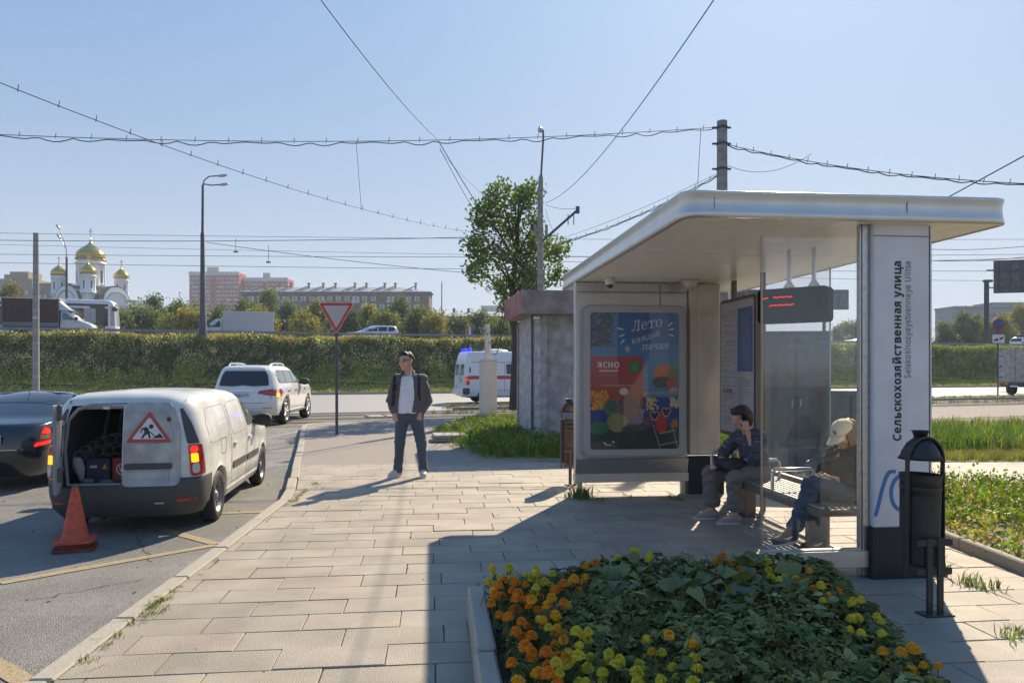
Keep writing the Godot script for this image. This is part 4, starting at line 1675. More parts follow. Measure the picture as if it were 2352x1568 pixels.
func build_vegetation():
	# embankment: dense weeds on the slope, drier along the crest and the foot
	var weed := leaf_clump(18, 0.13, 0.34, 21, 0.5)
	var xs := []
	var cs := []
	var patch := FastNoiseLite.new()
	patch.seed = 3
	patch.frequency = 0.08
	for i in 46000:
		var x := rng.randf_range(-46, 78)
		var t := rng.randf_range(58.5, 61.9)
		var f := (t - 58.5) / 3.4
		var p := bk(x, t) + Vector3(0, rng.randf_range(0.0, 0.12), 0)
		var n := patch.get_noise_2d(x * 3.0, t * 9.0) * 3.0 + sin(x * 2.3 + t) * 0.3
		var c := Color(0.157, 0.186, 0.061)
		if f > 0.70 + 0.06 * n:
			c = Color(0.601, 0.439, 0.156)
		elif f < 0.16 + 0.07 * n:
			c = Color(0.412, 0.455, 0.126)
		elif rng.randf() < 0.18 + 0.35 * clampf(n + 0.9 - 1.6 * f, 0, 1):
			c = Color(0.745, 0.637, 0.370)
		if x > 18:
			c = c.lerp(Color(0.32, 0.34, 0.12), 0.6)  # right end tinted brighter: sun grazing the leaves, put into their colour
		xs.append(rxf(p, rng.randf_range(0.6, 1.2) * (1.0 + 0.4 * maxf(n, 0.0)) * (1.0 - 0.55 * smoothstep(0.6, 0.85, f)), 0.6))
		cs.append(tint(c, 0.35))
	scatter("embankment_weeds", weed, xs, cs)
	var stalk := grass_tuft(6, 0.55, 0.02, 0.12, 29, 0.5)
	xs = []
	cs = []
	for i in 900:
		var x := rng.randf_range(-46, 78)
		xs.append(rxf(bk(x, rng.randf_range(60.3, 62.0)), rng.randf_range(0.35, 1.0), 0.15))
		cs.append(tint(Color(0.42, 0.36, 0.15) if rng.randf() < 0.6 else Color(0.20, 0.24, 0.08), 0.3))
	scatter("crest_stalks", stalk, xs, cs)
	var short := grass_tuft(9, 0.16, 0.03, 0.12, 31, 0.6)
	xs = []
	cs = []
	for i in 20000:
		var x := rng.randf_range(-46, 78)
		var t := rng.randf_range(56.2, 58.7)
		xs.append(rxf(bk(x, t), rng.randf_range(0.7, 1.4), 0.1))
		cs.append(tint(Color(0.56, 0.50, 0.15), 0.22))
	scatter("verge_grass", short, xs, cs)
	# tall grass and weeds round the kiosk
	var tall := grass_tuft(9, 0.34, 0.013, 0.05, 33, 0.7)
	xs = []
	cs = []
	var area := pv([-0.5, 13.2, -1.05, 14.9, -1.6, 16.8, -2.1, 19.6, -1.4, 22.6, 1.6, 23.4, 0.6, 17.5, 0.7, 16.1, 4.2, 16.4, 4.2, 13.6, 1.2, 13.1])
	for i in 9000:
		var p := Vector2(rng.randf_range(-2.3, 4.3), rng.randf_range(13.0, 23.5))
		if not Geometry2D.is_point_in_polygon(p, area):
			continue
		var edge := 1.0
		for j in area.size():
			edge = minf(edge, Geometry2D.get_closest_point_to_segment(p, area[j], area[(j + 1) % area.size()]).distance_to(p))
		if rng.randf() > edge * 2.2 + 0.25:
			continue
		xs.append(rxf(Vector3(p.x, 0.0, -p.y), rng.randf_range(0.5, 1.1) * (0.45 + 0.75 * minf(edge * 1.6, 1.0)), 0.15))
		cs.append(tint(Color(0.174, 0.246, 0.043) if rng.randf() < 0.75 else Color(0.348, 0.304, 0.102), 0.25))
	scatter("kiosk_grass", tall, xs, cs)
	xs = []
	cs = []
	var lf := leaf_clump(9, 0.085, 0.16, 37, 0.6)
	for i in 650:
		var p := Vector2(rng.randf_range(-1.2, 4.2), rng.randf_range(13.4, 20.5))
		if not Geometry2D.is_point_in_polygon(p, area):
			continue
		xs.append(rxf(Vector3(p.x, rng.randf_range(0.03, 0.24), -p.y), rng.randf_range(0.7, 1.5), 0.6))
		cs.append(tint(Color(0.145, 0.232, 0.043), 0.3))
	scatter("kiosk_weeds", lf, xs, cs)
	# sword-leaved plants and dry grass to the right of the shelter
	var sword := grass_tuft(10, 0.52, 0.028, 0.07, 41, 0.55)
	xs = []
	cs = []
	for i in 1500:
		var x := rng.randf_range(4.0, 15)
		var dd := rng.randf_range(13.9, 18.6)
		xs.append(rxf(Vector3(x, 0, -dd), rng.randf_range(0.7, 1.15), 0.12))
		cs.append(tint(Color(0.196, 0.268, 0.072) if rng.randf() < 0.85 else Color(0.435, 0.362, 0.145), 0.2))
	scatter("sword_leaved_plants", sword, xs, cs)
	xs = []
	cs = []
	for i in 5000:
		var x := rng.randf_range(3.6, 15)
		var dd := rng.randf_range(12.85, 14.2) if rng.randf() < 0.75 else rng.randf_range(18, 22)
		xs.append(rxf(Vector3(x, 0, -dd), rng.randf_range(0.3, 0.62), 0.1))
		cs.append(tint(Color(0.377, 0.334, 0.109), 0.25))
	scatter("dry_grass", tall, xs, cs)
	# weeds between the tram tracks and on the median
	xs = []
	cs = []
	for i in 2600:
		var x := rng.randf_range(-3, 32)
		var t: float = rng.randf_range(32.4, 34.0) if rng.randf() < 0.8 else rng.randf_range(28.3, 29.4)
		xs.append(rxf(Vector3(x, -0.08, -(t + 0.365 * x)), rng.randf_range(0.35, 0.8), 0.1))
		cs.append(tint(Color(0.22, 0.19, 0.06), 0.3))
	scatter("median_weeds", tall, xs, cs)
	# right hand flower bed
	var low := leaf_clump(12, 0.075, 0.13, 43, 0.62)
	xs = []
	cs = []
	for i in 5600:
		var x := 4.12 + pow(rng.randf(), 0.9) * 7.0
		var dd := rng.randf_range(4.6, 9.9)
		var hgt := smoothstep(4.1, 5.0, x) * 0.15 * (0.6 + 0.4 * sin(x * 5.0 + dd * 3.0))
		if dd < 7.4 and rng.randf() < 0.45:
			continue
		xs.append(rxf(Vector3(x, 0.05 + rng.randf() * hgt, -dd), rng.randf_range(0.45, 1.05), 0.6))
		cs.append(tint(Color(0.225, 0.290, 0.051) if rng.randf() < 0.72 else Color(0.392, 0.304, 0.087), 0.3))
	scatter("flower_bed_plants", low, xs, cs)
	# tufts in the joints of the paving
	var wee := grass_tuft(12, 0.10, 0.008, 0.035, 47, 0.9)
	xs = []
	cs = []
	for i in 40:
		var dd := rng.randf_range(3.6, 10.5)
		var x := lerpf(-2.33, -2.72, clampf((dd - 3.8) / 6.1, 0, 1)) + rng.randfn(0, 0.02)
		for j in rng.randi_range(1, 5):
			xs.append(rxf(Vector3(x + rng.randfn(0, 0.03), -0.02, -dd + rng.randfn(0, 0.12)), rng.randf_range(0.3, 0.75), 0.1))
			cs.append(tint(Color(0.22, 0.24, 0.06), 0.2))
	for q in [[1.83, 9.1, 1.3, 14], [1.95, 8.9, 0.8, 6], [3.0, 8.85, 0.7, 8], [3.85, 5.5, 1.2, 16], [4.0, 5.05, 0.9, 9], [3.92, 6.2, 1.0, 10], [3.9, 7.3, 1.2, 12], [3.5, 4.1, 0.7, 7], [2.5, 9.0, 0.5, 5]]:
		for j in q[3]:
			var p := sh(q[0] + rng.randfn(0, 0.06), 0, q[1] + rng.randfn(0, 0.06))
			xs.append(rxf(p - Vector3(0, 0.01, 0), q[2] * rng.randf_range(0.6, 1.6), 0.15))
			cs.append(tint(Color(0.20, 0.24, 0.06), 0.25))
	scatter("joint_weeds", wee, xs, cs)
	xs = []
	cs = []
	var fl := leaf_clump(1, 0.05, 0.0, 53, 0.7)
	for i in 160:
		var p := Vector3(rng.randf_range(-7, 4), 0.008, -rng.randf_range(3.4, 13))
		if p.x < -2.5 - (-p.z - 3.8) * 0.06:
			p.y = -0.115
		xs.append(Transform3D(Basis(Vector3.UP, rng.randf() * TAU) * Basis(Vector3.RIGHT, PI / 2 + rng.randfn(0, 0.2)), p))
		cs.append(tint(Color(0.28, 0.17, 0.06), 0.3))
	scatter("fallen_leaves", fl, xs, cs)


# ---- the raised bed in front -------------------------------------------------------
func build_planter():
	var bed := node("raised_bed", self)
	bed.set_meta("kind", "structure")
	var b := B.new()
	var soil := PackedVector2Array()
	for q in [[0.28, 0.6], [1.52, 0.6], [2.61, 4.65], [0.28, 4.65]]:
		var w := sh(q[0], 0, q[1])
		soil.append(Vector2(w.x, -w.z))
	b.slab(soil, -0.1, 0.15)
	put("soil", b, mt.soil, bed)
	var stones := []
	for i in 4:
		stones.append([0.27, 4.19 - i * 1.06, 0.105, 1.05])
		stones.append([2.485 - i * 0.286, 4.19 - i * 1.03, 0.09, 1.06, -0.266])
	for i in 2:
		stones.append([0.93 + i * 1.13, 4.67, 1.12, 0.09])
	stones.append([2.59, 4.67, 0.13, 0.09])
	for s in stones:
		b = B.new()
		b.xf = Transform3D(Basis(Vector3.UP, YAW + (s[4] if s.size() > 4 else 0.0) + rng.randfn(0, 0.006)), sh(s[0] + rng.randfn(0, 0.004), 0.06 + rng.randfn(0, 0.006), s[1]))
		b.box(Vector3.ZERO, Vector3(s[2], 0.29, s[3]), 0.014)
		put("kerb_stone", b, mt.kerb, bed)
	# leaves: five leaflets on a stalk
	var r := RandomNumberGenerator.new()
	r.seed = 77
	var variants := []
	for vv in 3:
		b = B.new()
		for i in 5:
			var a := (i - 2) * 0.62 + r.randfn(0, 0.08)
			var ln := 0.062 * (1.0 - 0.10 * absf(i - 2)) * r.randf_range(0.85, 1.15)
			var w := ln * 0.30
			b.xf = Transform3D(Basis(Vector3.UP, a) * Basis(Vector3.RIGHT, -0.15 + r.randfn(0, 0.2)), Vector3.ZERO)
			b.col = Color.WHITE * r.randf_range(0.85, 1.15)
			b.smooth(i)
			var p := [Vector3(0, 0, 0), Vector3(0, 0.004, -ln * 0.5), Vector3(0, -0.012, -ln)]
			var lft := [Vector3(-w, 0.010, -ln * 0.42), Vector3(-w * 0.62, 0.004, -ln * 0.74)]
			b.tri(p[0], p[1], lft[0])
			b.tri(p[1], lft[1], lft[0])
			b.tri(p[1], p[2], lft[1])
			var rt := [Vector3(w, 0.010, -ln * 0.42), Vector3(w * 0.62, 0.004, -ln * 0.74)]
			b.tri(p[0], rt[0], p[1])
			b.tri(p[1], rt[0], rt[1])
			b.tri(p[1], rt[1], p[2])
		variants.append(b.mesh(mt.leaf_dull))
	for vv in 3:
		var xs := []
		var cs := []
		for i in 4800:
			var u := rng.randf_range(0.40, 2.62)
			var v := rng.randf_range(2.2, 4.62)
			var mound := 0.15 + 0.13 * smoothstep(0.35, 0.9, u) * smoothstep(2.75, 2.3, u + (4.65 - v) * 0.27) * (0.75 + 0.25 * sin(u * 5.1 + 1.0) * cos(v * 4.3))
			if u > 2.60 - (4.65 - v) * 0.27:
				continue
			if u < 1.0:
				mound -= 0.04
			if v > 3.85 and u > 1.0 and u < 2.2 and rng.randf() < 0.6:
				continue
			var y := 0.15 + mound * pow(rng.randf(), 0.45)
			var bas := Basis(Vector3.UP, rng.randf() * TAU) * Basis(Vector3.RIGHT, rng.randfn(0.15, 0.4))
			xs.append(Transform3D(bas.scaled(Vector3.ONE * rng.randf_range(0.5, 1.2)), sh(u, y, v)))
			var c := Color(0.155, 0.160, 0.054) if rng.randf() < 0.8 else Color(0.19, 0.20, 0.09)
			cs.append(tint(c, 0.3))
		scatter("bed_foliage", variants[vv], xs, cs)
	var stalks := grass_tuft(5, 0.42, 0.006, 0.03, 91, 0.5)
	var sx := []
	var sc := []
	for i in 130:
		sx.append(rxf(sh(rng.randf_range(0.5, 1.85), 0.15, rng.randf_range(2.6, 4.6)), rng.randf_range(0.6, 1.25), 0.15))
		sc.append(tint(Color(0.10, 0.12, 0.04) if rng.randf() < 0.7 else Color(0.16, 0.08, 0.05), 0.3))
	scatter("bed_grass_stalks", stalks, sx, sc)
	# hostas
	var hleaf := []
	for vv in 3:
		b = B.new()
		b.smooth(1)
		var ln := 0.19
		var prev := []
		for i in 8:
			var t := i / 7.0
			var w: float = 0.088 * pow(sin(PI * pow(t, 0.62)), 0.8) * (1.0 + 0.1 * vv) if i > 0 and i < 7 else 0.003
			var y := 0.065 * sin(t * PI * 0.8) - 0.11 * t * t * (0.6 + 0.4 * vv)
			var row := []
			for q in [-1.0, -0.5, 0.0, 0.5, 1.0]:
				row.append(Vector3(q * w, y + q * q * 0.022 * sin(PI * t) + 0.004 * sin(t * 17.0 + q * 4.0 + vv), -ln * t))
			if i > 0:
				for k in 4:
					b.quad(prev[k], prev[k + 1], row[k + 1], row[k])
			prev = row
		hleaf.append(b.mesh())
	var hmats := [mat("hosta0", Color(0.085, 0.105, 0.038), 0.65, {"back": Color(0.3, 0.35, 0.1)}), mat("hosta1", Color(0.13, 0.145, 0.045), 0.65, {"back": Color(0.35, 0.38, 0.1)}), mat("hosta2", Color(0.085, 0.100, 0.052), 0.6, {"back": Color(0.3, 0.35, 0.15)})]
	var hspots := [
		[1.05, 4.18, "hosta with broad leaves nearest the far left marigolds"], [1.28, 4.36, "hosta at the far edge of the bed below the advertisement"], [1.45, 4.02, "hosta with folded leaves left of the seed stalks"],
		[1.62, 4.34, "dark hosta at the far edge, in line with the bench"], [1.78, 4.05, "large round-leaved hosta before the seated woman"], [1.93, 4.36, "hosta beside the small red flower at the far edge"],
		[2.06, 4.08, "hosta right of the large round-leaved one, under the glass"], [1.30, 3.82, "hosta in the second row, left"], [1.62, 3.78, "hosta in the second row, middle"], [1.95, 3.80, "hosta in the second row, right"],
	]
	for h in hspots:
		var o := thing("hosta", h[2], "hosta", sh(h[0], 0.15, h[1]), rng.randf() * TAU, "hostas in the raised bed")
		for i in 15:
			var m := MeshInstance3D.new()
			m.mesh = hleaf[rng.randi() % 3]
			m.material_override = hmats[rng.randi() % 3]
			m.name = "leaf"
			o.add_child(m, true)
			var a := TAU * i / 7.5 + rng.randfn(0, 0.2)
			var lift := rng.randf_range(0.12, 0.26)
			m.transform = Transform3D(Basis(Vector3.UP, a) * Basis(Vector3.RIGHT, rng.randf_range(-0.2, 0.75)) * Basis.from_scale(Vector3.ONE * rng.randf_range(0.5, 0.8)), Vector3(-sin(a) * 0.05, lift, -cos(a) * 0.05))
			var st := B.new()
			st.tube([Vector3.ZERO, Vector3(0, -lift * 0.9, 0.04)], 0.004, 4, false)
			put("stalk", st, hmats[0], m)
	build_marigolds()


func build_marigolds():
	var bloom := []
	for vv in 2:
		var b := B.new()
		var r := RandomNumberGenerator.new()
		r.seed = 5 + vv
		b.ball(Vector3(0, 0.0, 0), Vector3(0.022, 0.014, 0.022), 8, 5)
		for layer in 6:
			var cnt: int = [15, 15, 13, 11, 8, 5][layer]
			var tl: float = [-0.30, 0.02, 0.35, 0.70, 1.05, 1.35][layer]
			for i in cnt:
				var a := TAU * (i + 0.5 * (layer % 2)) / cnt + r.randfn(0, 0.06)
				b.xf = Transform3D(Basis(Vector3.UP, a) * Basis(Vector3.RIGHT, tl + r.randfn(0, 0.12)), Vector3(0, 0.002, 0))
				b.col = Color.WHITE * r.randf_range(0.75, 1.1)
				var l := 0.034 * r.randf_range(0.9, 1.08)
				var w := 0.0075
				b.tri(Vector3(-w * 0.5, 0, -0.012), Vector3(w * 0.5, 0, -0.012), Vector3(w * 1.1, 0.004, -l))
				b.tri(Vector3(-w * 0.5, 0, -0.012), Vector3(w * 1.1, 0.004, -l), Vector3(0, 0.0, -l * 1.05))
				b.tri(Vector3(-w * 0.5, 0, -0.012), Vector3(0, 0.0, -l * 1.05), Vector3(-w * 1.1, 0.004, -l))
		bloom.append(b.mesh())
	var cols := {
		"orange": mat("marigold_orange", Color(0.86, 0.31, 0.015), 0.7, {"vc": true, "back": Color(0.3, 0.15, 0.02)}),
		"amber": mat("marigold_amber", Color(0.88, 0.48, 0.02), 0.7, {"vc": true, "back": Color(0.3, 0.2, 0.02)}),
		"yellow": mat("marigold_yellow", Color(0.78, 0.66, 0.06), 0.7, {"vc": true, "back": Color(0.3, 0.28, 0.05)}),
	}
	var green := B.new()
	var r := RandomNumberGenerator.new()
	r.seed = 12
	for i in 70:
		var a := r.randf() * TAU
		var p := Vector3(cos(a), 0, sin(a)) * sqrt(r.randf()) * 0.11 + Vector3(0, r.randf_range(0.02, 0.2), 0)
		green.xf = Transform3D(Basis(Quaternion(Vector3(r.randfn(0, 1), r.randfn(0, 1), r.randfn(0, 1)).normalized(), r.randf() * TAU)), p)
		green.col = Color(0.055, 0.09, 0.03) * r.randf_range(0.7, 1.3)
		for k in 3:
			green.tri(Vector3(0, 0, k * 0.018), Vector3(0.026, 0.004, 0.012 + k * 0.018), Vector3(0, 0, 0.010 + k * 0.018))
			green.tri(Vector3(0, 0, k * 0.018), Vector3(0, 0, 0.010 + k * 0.018), Vector3(-0.026, 0.004, 0.012 + k * 0.018))
	var gm := green.mesh()
	# u, v, number of blooms, colour, wording
	var plants := [
		[0.44, 4.42, 5, "yellow", "yellow marigold at the far left corner of the raised bed"], [0.62, 4.30, 5, "yellow", "yellow marigold second from the far left corner of the bed"],
		[0.45, 4.12, 6, "orange", "orange marigold by the left kerb, farthest of its row"], [0.64, 4.02, 5, "orange", "orange marigold beside the farthest orange one"],
		[0.84, 4.22, 5, "amber", "amber marigold near the far edge, left of the hostas"], [0.44, 3.84, 6, "orange", "orange marigold by the left kerb, third from the far corner"],
		[0.62, 3.66, 5, "amber", "amber marigold with one large head in the left row"], [0.46, 3.50, 6, "orange", "bright orange marigold halfway along the left kerb"],
		[0.60, 3.36, 4, "amber", "amber marigold just inside the halfway one"], [0.66, 3.18, 5, "yellow", "lemon marigold toward the near left of the bed"],
		[0.44, 3.10, 6, "orange", "orange marigold at the near left kerb"], [0.56, 2.98, 6, "yellow", "lemon marigold beside the near left kerb"],
		[0.74, 2.94, 4, "yellow", "yellow marigold in the near cluster, inner side"], [0.46, 2.74, 5, "orange", "orange marigold at the bottom edge of the picture"],
		[0.66, 2.74, 5, "yellow", "yellow marigold at the bottom edge of the picture"], [0.92, 3.02, 5, "yellow", "lemon marigold farthest into the bed from the near cluster"],
		[1.06, 3.14, 2, "amber", "amber marigold with one big round head, alone in the foliage"], [1.02, 2.80, 3, "yellow", "pale lemon marigold near the bottom middle"],
		[1.02, 4.52, 4, "orange", "orange marigold at the far edge left of the hostas"], [1.30, 4.56, 4, "yellow", "yellow marigold at the far edge behind the hostas"],
		[1.98, 4.54, 3, "amber", "amber marigold at the far edge below the glass pane"], [2.14, 4.38, 4, "amber", "amber marigold right of the hostas"],
		[2.26, 4.22, 5, "yellow", "yellow marigold at the right side, near the shelter beam"], [2.38, 4.05, 6, "amber", "amber marigold row on the right side, before the column base"],
		[2.34, 3.84, 3, "yellow", "pale yellow marigold on the right side, inside the amber row"], [2.48, 3.78, 5, "yellow", "yellow marigold on the right side of the bed"],
		[2.46, 3.55, 6, "yellow", "yellow marigold before the litter bin"], [2.54, 3.34, 3, "yellow", "lemon marigold before the litter bin, near the kerb"],
		[2.50, 3.14, 3, "yellow", "yellow marigold on the right kerb toward the camera"], [2.56, 2.92, 3, "amber", "amber marigold at the right kerb, nearest the camera"],
	]
	for p in plants:
		var o := thing("marigold", p[4], "marigold", sh(p[0] - (0.0 if p[0] < 1.7 else 0.10 + (4.65 - p[1]) * 0.27), 0.15, p[1]), rng.randf() * TAU, "marigolds in the raised bed")
		put("foliage", gm, mt.leaf_dull, o)
		for i in p[2] + 4:
			var a: float = TAU * i / (p[2] + 4.0) + rng.randfn(0, 0.3)
			var rr := rng.randf_range(0.03, 0.15)
			var y := rng.randf_range(0.17, 0.28)
			var key: String = p[3]
			if rng.randf() < 0.15:
				key = ["orange", "amber", "yellow"][rng.randi() % 3]
			var m := put("bloom", bloom[rng.randi() % 2], cols[key], o)
			m.transform = Transform3D((Basis(Vector3.UP, rng.randf() * TAU) * Basis(Vector3.RIGHT, rng.randfn(0, 0.3))).scaled(Vector3.ONE * rng.randf_range(0.55, 0.9)), Vector3(cos(a) * rr, y, sin(a) * rr))
			var st := B.new()
			st.tube([Vector3.ZERO, Vector3(-cos(a) * rr * 0.5, -y * 0.9, -sin(a) * rr * 0.5)], 0.003, 4, false)
			put("stem", st, mat("stem_green", Color(0.07, 0.11, 0.04), 0.8), m)


# ---- poles -----------------------------------------------------------------------
func build_poles():
	# tall twin lamp post on the embankment
	var d := 53.0
	var o := thing("lamp_post", "tall grey double-armed lamp post on the embankment left of the man", "lamp post", Vector3(fx(465, d), 4.0, -d))
	var b := B.new()
	var top := fy(425, d) - 4.0
	b.tube([Vector3(0, 0, 0), Vector3(0, 1.5, 0), Vector3(0, 1.6, 0)], [0.30, 0.24, 0.2], 12)
	put("base", b, mt.grey_pole, o)
	b = B.new()
	b.tube([Vector3(0, 1.5, 0), Vector3(0, top * 0.68, 0), Vector3(0, top * 0.685, 0), Vector3(0, top, 0)], [0.19, 0.155, 0.11, 0.08], 12)
	put("pole", b, mt.grey_pole, o)
	for q in [[0.0, 0.55], [-0.55, 0.15]]:
		b = B.new()
		var ex: float = 1.25 + q[0] * 0.2
		b.tube([Vector3(0, top - 0.1, 0), Vector3(0.1, top + 0.35 + q[0] * 0.5, 0), Vector3(0.45, top + 0.62 + q[0] * 0.9, q[0]), Vector3(ex, top + 0.68 + q[0] * 0.9, q[0])], 0.045, 8)
		put("arm", b, mt.grey_pole, o)
		b = B.new()
		b.xf = Transform3D(Basis(Vector3.BACK, 0.12), Vector3(ex + 0.15, top + 0.68 + q[0] * 0.9, q[0]))
		b.ball(Vector3.ZERO, Vector3(0.38, 0.10, 0.15), 10, 6)
		put("lamp_head", b, mt.steel, o)
	# small twin lamp post behind the trucks
	d = 92.0
	o = thing("lamp_post", "slim double-headed lamp post behind the brown truck, left of the church", "lamp post", Vector3(fx(152, d), 3.7, -d))
	b = B.new()
	top = fy(590, d) - 3.7
	b.tube([Vector3.ZERO, Vector3(0, top, 0)], [0.17, 0.12], 10)
	put("pole", b, mt.grey_pole, o)
	for q in [[-0.95, 3.6], [-0.85, 2.4]]:
		b = B.new()
		b.tube([Vector3(0, top - 0.2, 0), Vector3(-0.05, top + 1.0, 0), Vector3(q[0] * 0.6, top + q[1] * 0.75, 0), Vector3(q[0], top + q[1], 0)], 0.06, 6)
		put("arm", b, mt.steel, o)
		b = B.new()
		b.xf = Transform3D(Basis(Vector3.BACK, -0.9), Vector3(q[0] - 0.1, top + q[1] + 0.15, 0))
		b.ball(Vector3.ZERO, Vector3(0.42, 0.14, 0.2), 8, 6)
		put("lamp_head", b, mt.steel, o)
	# concrete pole at the left
	d = 44.6
	o = thing("concrete_pole", "bare grey concrete pole on the grass verge at the left", "utility pole", Vector3(fx(81.5, d), 0.1, -d))
	b = B.new()
	top = fy(535, d) - 0.1
	b.tube([Vector3.ZERO, Vector3(0, 5.0, 0), Vector3(0, top, 0)], [0.19, 0.175, 0.145], 14)
	put("pole", b, mt.concrete_pole, o)
	b = B.new()
	b.tube([Vector3(0, 4.55, 0), Vector3(0, 4.65, 0)], 0.19, 14)
	b.tube([Vector3(0, top - 0.25, 0.1), Vector3(0, top - 0.25, 0.18)], 0.03, 8)
	put("band", b, mt.steel, o)
	# thick tram pole behind the shelter
	d = 20.0
	o = thing("tram_wire_pole", "thick grey pole with wire clamps rising behind the shelter roof", "utility pole", Vector3(fx(1659, d), 0, -d))
	b = B.new()
	top = fy(278, d)
	b.tube([Vector3.ZERO, Vector3(0, top, 0)], [0.165, 0.135], 16)
	put("pole", b, mt.concrete_pole, o)
	for y in [fy(293, d), fy(330, d), fy(388, d)]:
		b = B.new()
		b.cyl(Vector3(0, y, 0), 0.16, 0.07, 14, 0.01)
		b.box(Vector3(-0.2, y, 0), Vector3(0.14, 0.05, 0.05), 0.01)
		b.box(Vector3(0.19, y, 0), Vector3(0.1, 0.05, 0.05), 0.01)
		put("clamp", b, mt.grey_pole, o)
	# lamp post at the poplar, with cross arm
	d = 26.5
	o = thing("lamp_post", "tall lamp post with slanting tram-wire arm in front of the poplar", "lamp post", Vector3(fx(1241, d), 0, -d))
	b = B.new()
	b.tube([Vector3.ZERO, Vector3(0, fy(470, d), 0), Vector3(0.02, fy(408, d), 0), Vector3(0.03, fy(400, d), 0)], [0.125, 0.10, 0.085, 0.04], 12)
	put("pole", b, mt.concrete_pole, o)
	b = B.new()
	b.tube([Vector3(0.03, fy(402, d), 0), Vector3(0.11, fy(315, d), 0), Vector3(0.10, fy(300, d), 0), Vector3(0.02, fy(293, d), 0)], 0.035, 8)
	put("lamp_arm", b, mt.grey_pole, o)
	b = B.new()
	b.xf.origin = Vector3(0.0, fy(295, d), 0)
	b.lathe([Vector2(0, -0.16), Vector2(0.07, -0.13), Vector2(0.10, -0.05), Vector2(0.05, 0.06), Vector2(0.0, 0.08)], 12)
	put("lamp_head", b, mt.steel, o)
	b = B.new()
	b.tube([Vector3(0.08, fy(553, d), 0), Vector3((1327 - 1241) * d / 1700, fy(482, d), 0)], 0.045, 8)
	b.tube([Vector3((1327 - 1241) * d / 1700, fy(474, d), 0), Vector3((1327 - 1241) * d / 1700, fy(490, d), 0)], 0.07, 8)
	put("cross_arm", b, mt.grey_pole, o)
	for x in [-12, 14]:
		b = B.new()
		b.box(Vector3((x) * d / 1700, fy(530, d), 0.05), Vector3(0.10, 0.42, 0.10), 0.02)
		put("switch_box", b, mt.concrete_pole, o)
	for x in [1305, 1318]:
		b = B.new()
		b.tube([Vector3((x - 1241) * d / 1700, fy(492, d) + (1318 - x) * 0.0, 0), Vector3((x - 1241) * d / 1700, fy(516, d), 0)], 0.018, 6)
		put("insulator", b, mt.wire, o)
	# road sign gantries
	d = 62.0
	o = thing("sign_gantry", "grey steel gantry post carrying the back of a road sign at the right edge", "road sign", Vector3(fx(2267, d), 3.8, -d))
	b = B.new()
	b.tube([Vector3.ZERO, Vector3(0, fy(645, d) - 3.8, 0)], 0.19, 10)
	b.box(Vector3(0.1, fy(645, d) - 3.8, 0), Vector3(0.7, 0.2, 0.3), 0.02)
	put("post", b, mt.grey_pole, o)
	b = B.new()
	b.xf = Transform3D(Basis(Vector3.UP, -0.25), Vector3((2283 - 2267) * d / 1700, fy(640, d) - 3.8, 0))
	b.box(Vector3(3.0, 0.15, 0), Vector3(6.0, 2.75, 0.06), 0.02)
	put("panel", b, mat("sign_back", Color(0.15, 0.155, 0.165), 0.5, {"metal": 0.4, "tex": noise("blotch", 0.012, 0.70, 1.0), "scale": 0.3}), o)
	for i in 7:
		b = B.new()
		b.xf = Transform3D(Basis(Vector3.UP, -0.25), Vector3((2283 - 2267) * d / 1700, fy(640, d) - 3.8, 0))
		b.box(Vector3(0.4 + i * 0.85, 0.15, 0.07), Vector3(0.07, 2.6, 0.06))
		put("rib", b, mt.grey_pole, o)
	for y in [-0.75, 0.7]:
		b = B.new()
		b.beam(Vector3(0, fy(640, d) - 3.8 + y, 0), Vector3(6.0, fy(640, d) - 3.8 + y, 1.4), 0.1, 0.1)
		put("cross_bar", b, mt.grey_pole, o)
	d = 66.0
	o = thing("sign_gantry", "long grey road sign seen from the back through the shelter glass", "road sign", Vector3(fx(1813, d), 3.8, -d))
	b = B.new()
	var w := (1950 - 1676) * d / 1700.0
	b.box(Vector3(0, fy(688, d) - 3.8, 0), Vector3(w, 46 * d / 1700.0, 0.08), 0.02)
	put("panel", b, mt.sign_back, o)
	for i in 5:
		b = B.new()
		b.box(Vector3(w * (-0.42 + i * 0.21), fy(688, d) - 3.8, 0.08), Vector3(0.08, 1.7, 0.06))
		put("rib", b, mt.grey_pole, o)
	for x in [-0.3, 0.3]:
		b = B.new()
		b.tube([Vector3(x * w, 0, -0.15), Vector3(x * w, fy(670, d) - 3.8, -0.15)], 0.16, 8)
		put("post", b, mt.grey_pole, o)
	# thin mast behind the long building
	d = 180.0
	o = thing("radio_mast", "thin pale mast standing beyond the end of the brick building", "mast", Vector3(fx(1014.5, d), 3.7, -d))
	b = B.new()
	b.tube([Vector3.ZERO, Vector3(0, fy(655, d) - 3.7, 0), Vector3(0, fy(646, d) - 3.7, 0)], [0.16, 0.13, 0.06], 8)
	put("pole", b, mt.concrete_pole, o)


# ---- overhead wires ----------------------------------------------------------------
func curve_of(a: Vector3, c: Vector3, sag: float, n := 20) -> Array:
	var p := []
	for i in n + 1:
		var t := float(i) / n
		p.append(a.lerp(c, t) - Vector3(0, sag * 4.0 * t * (1 - t), 0))
	return p


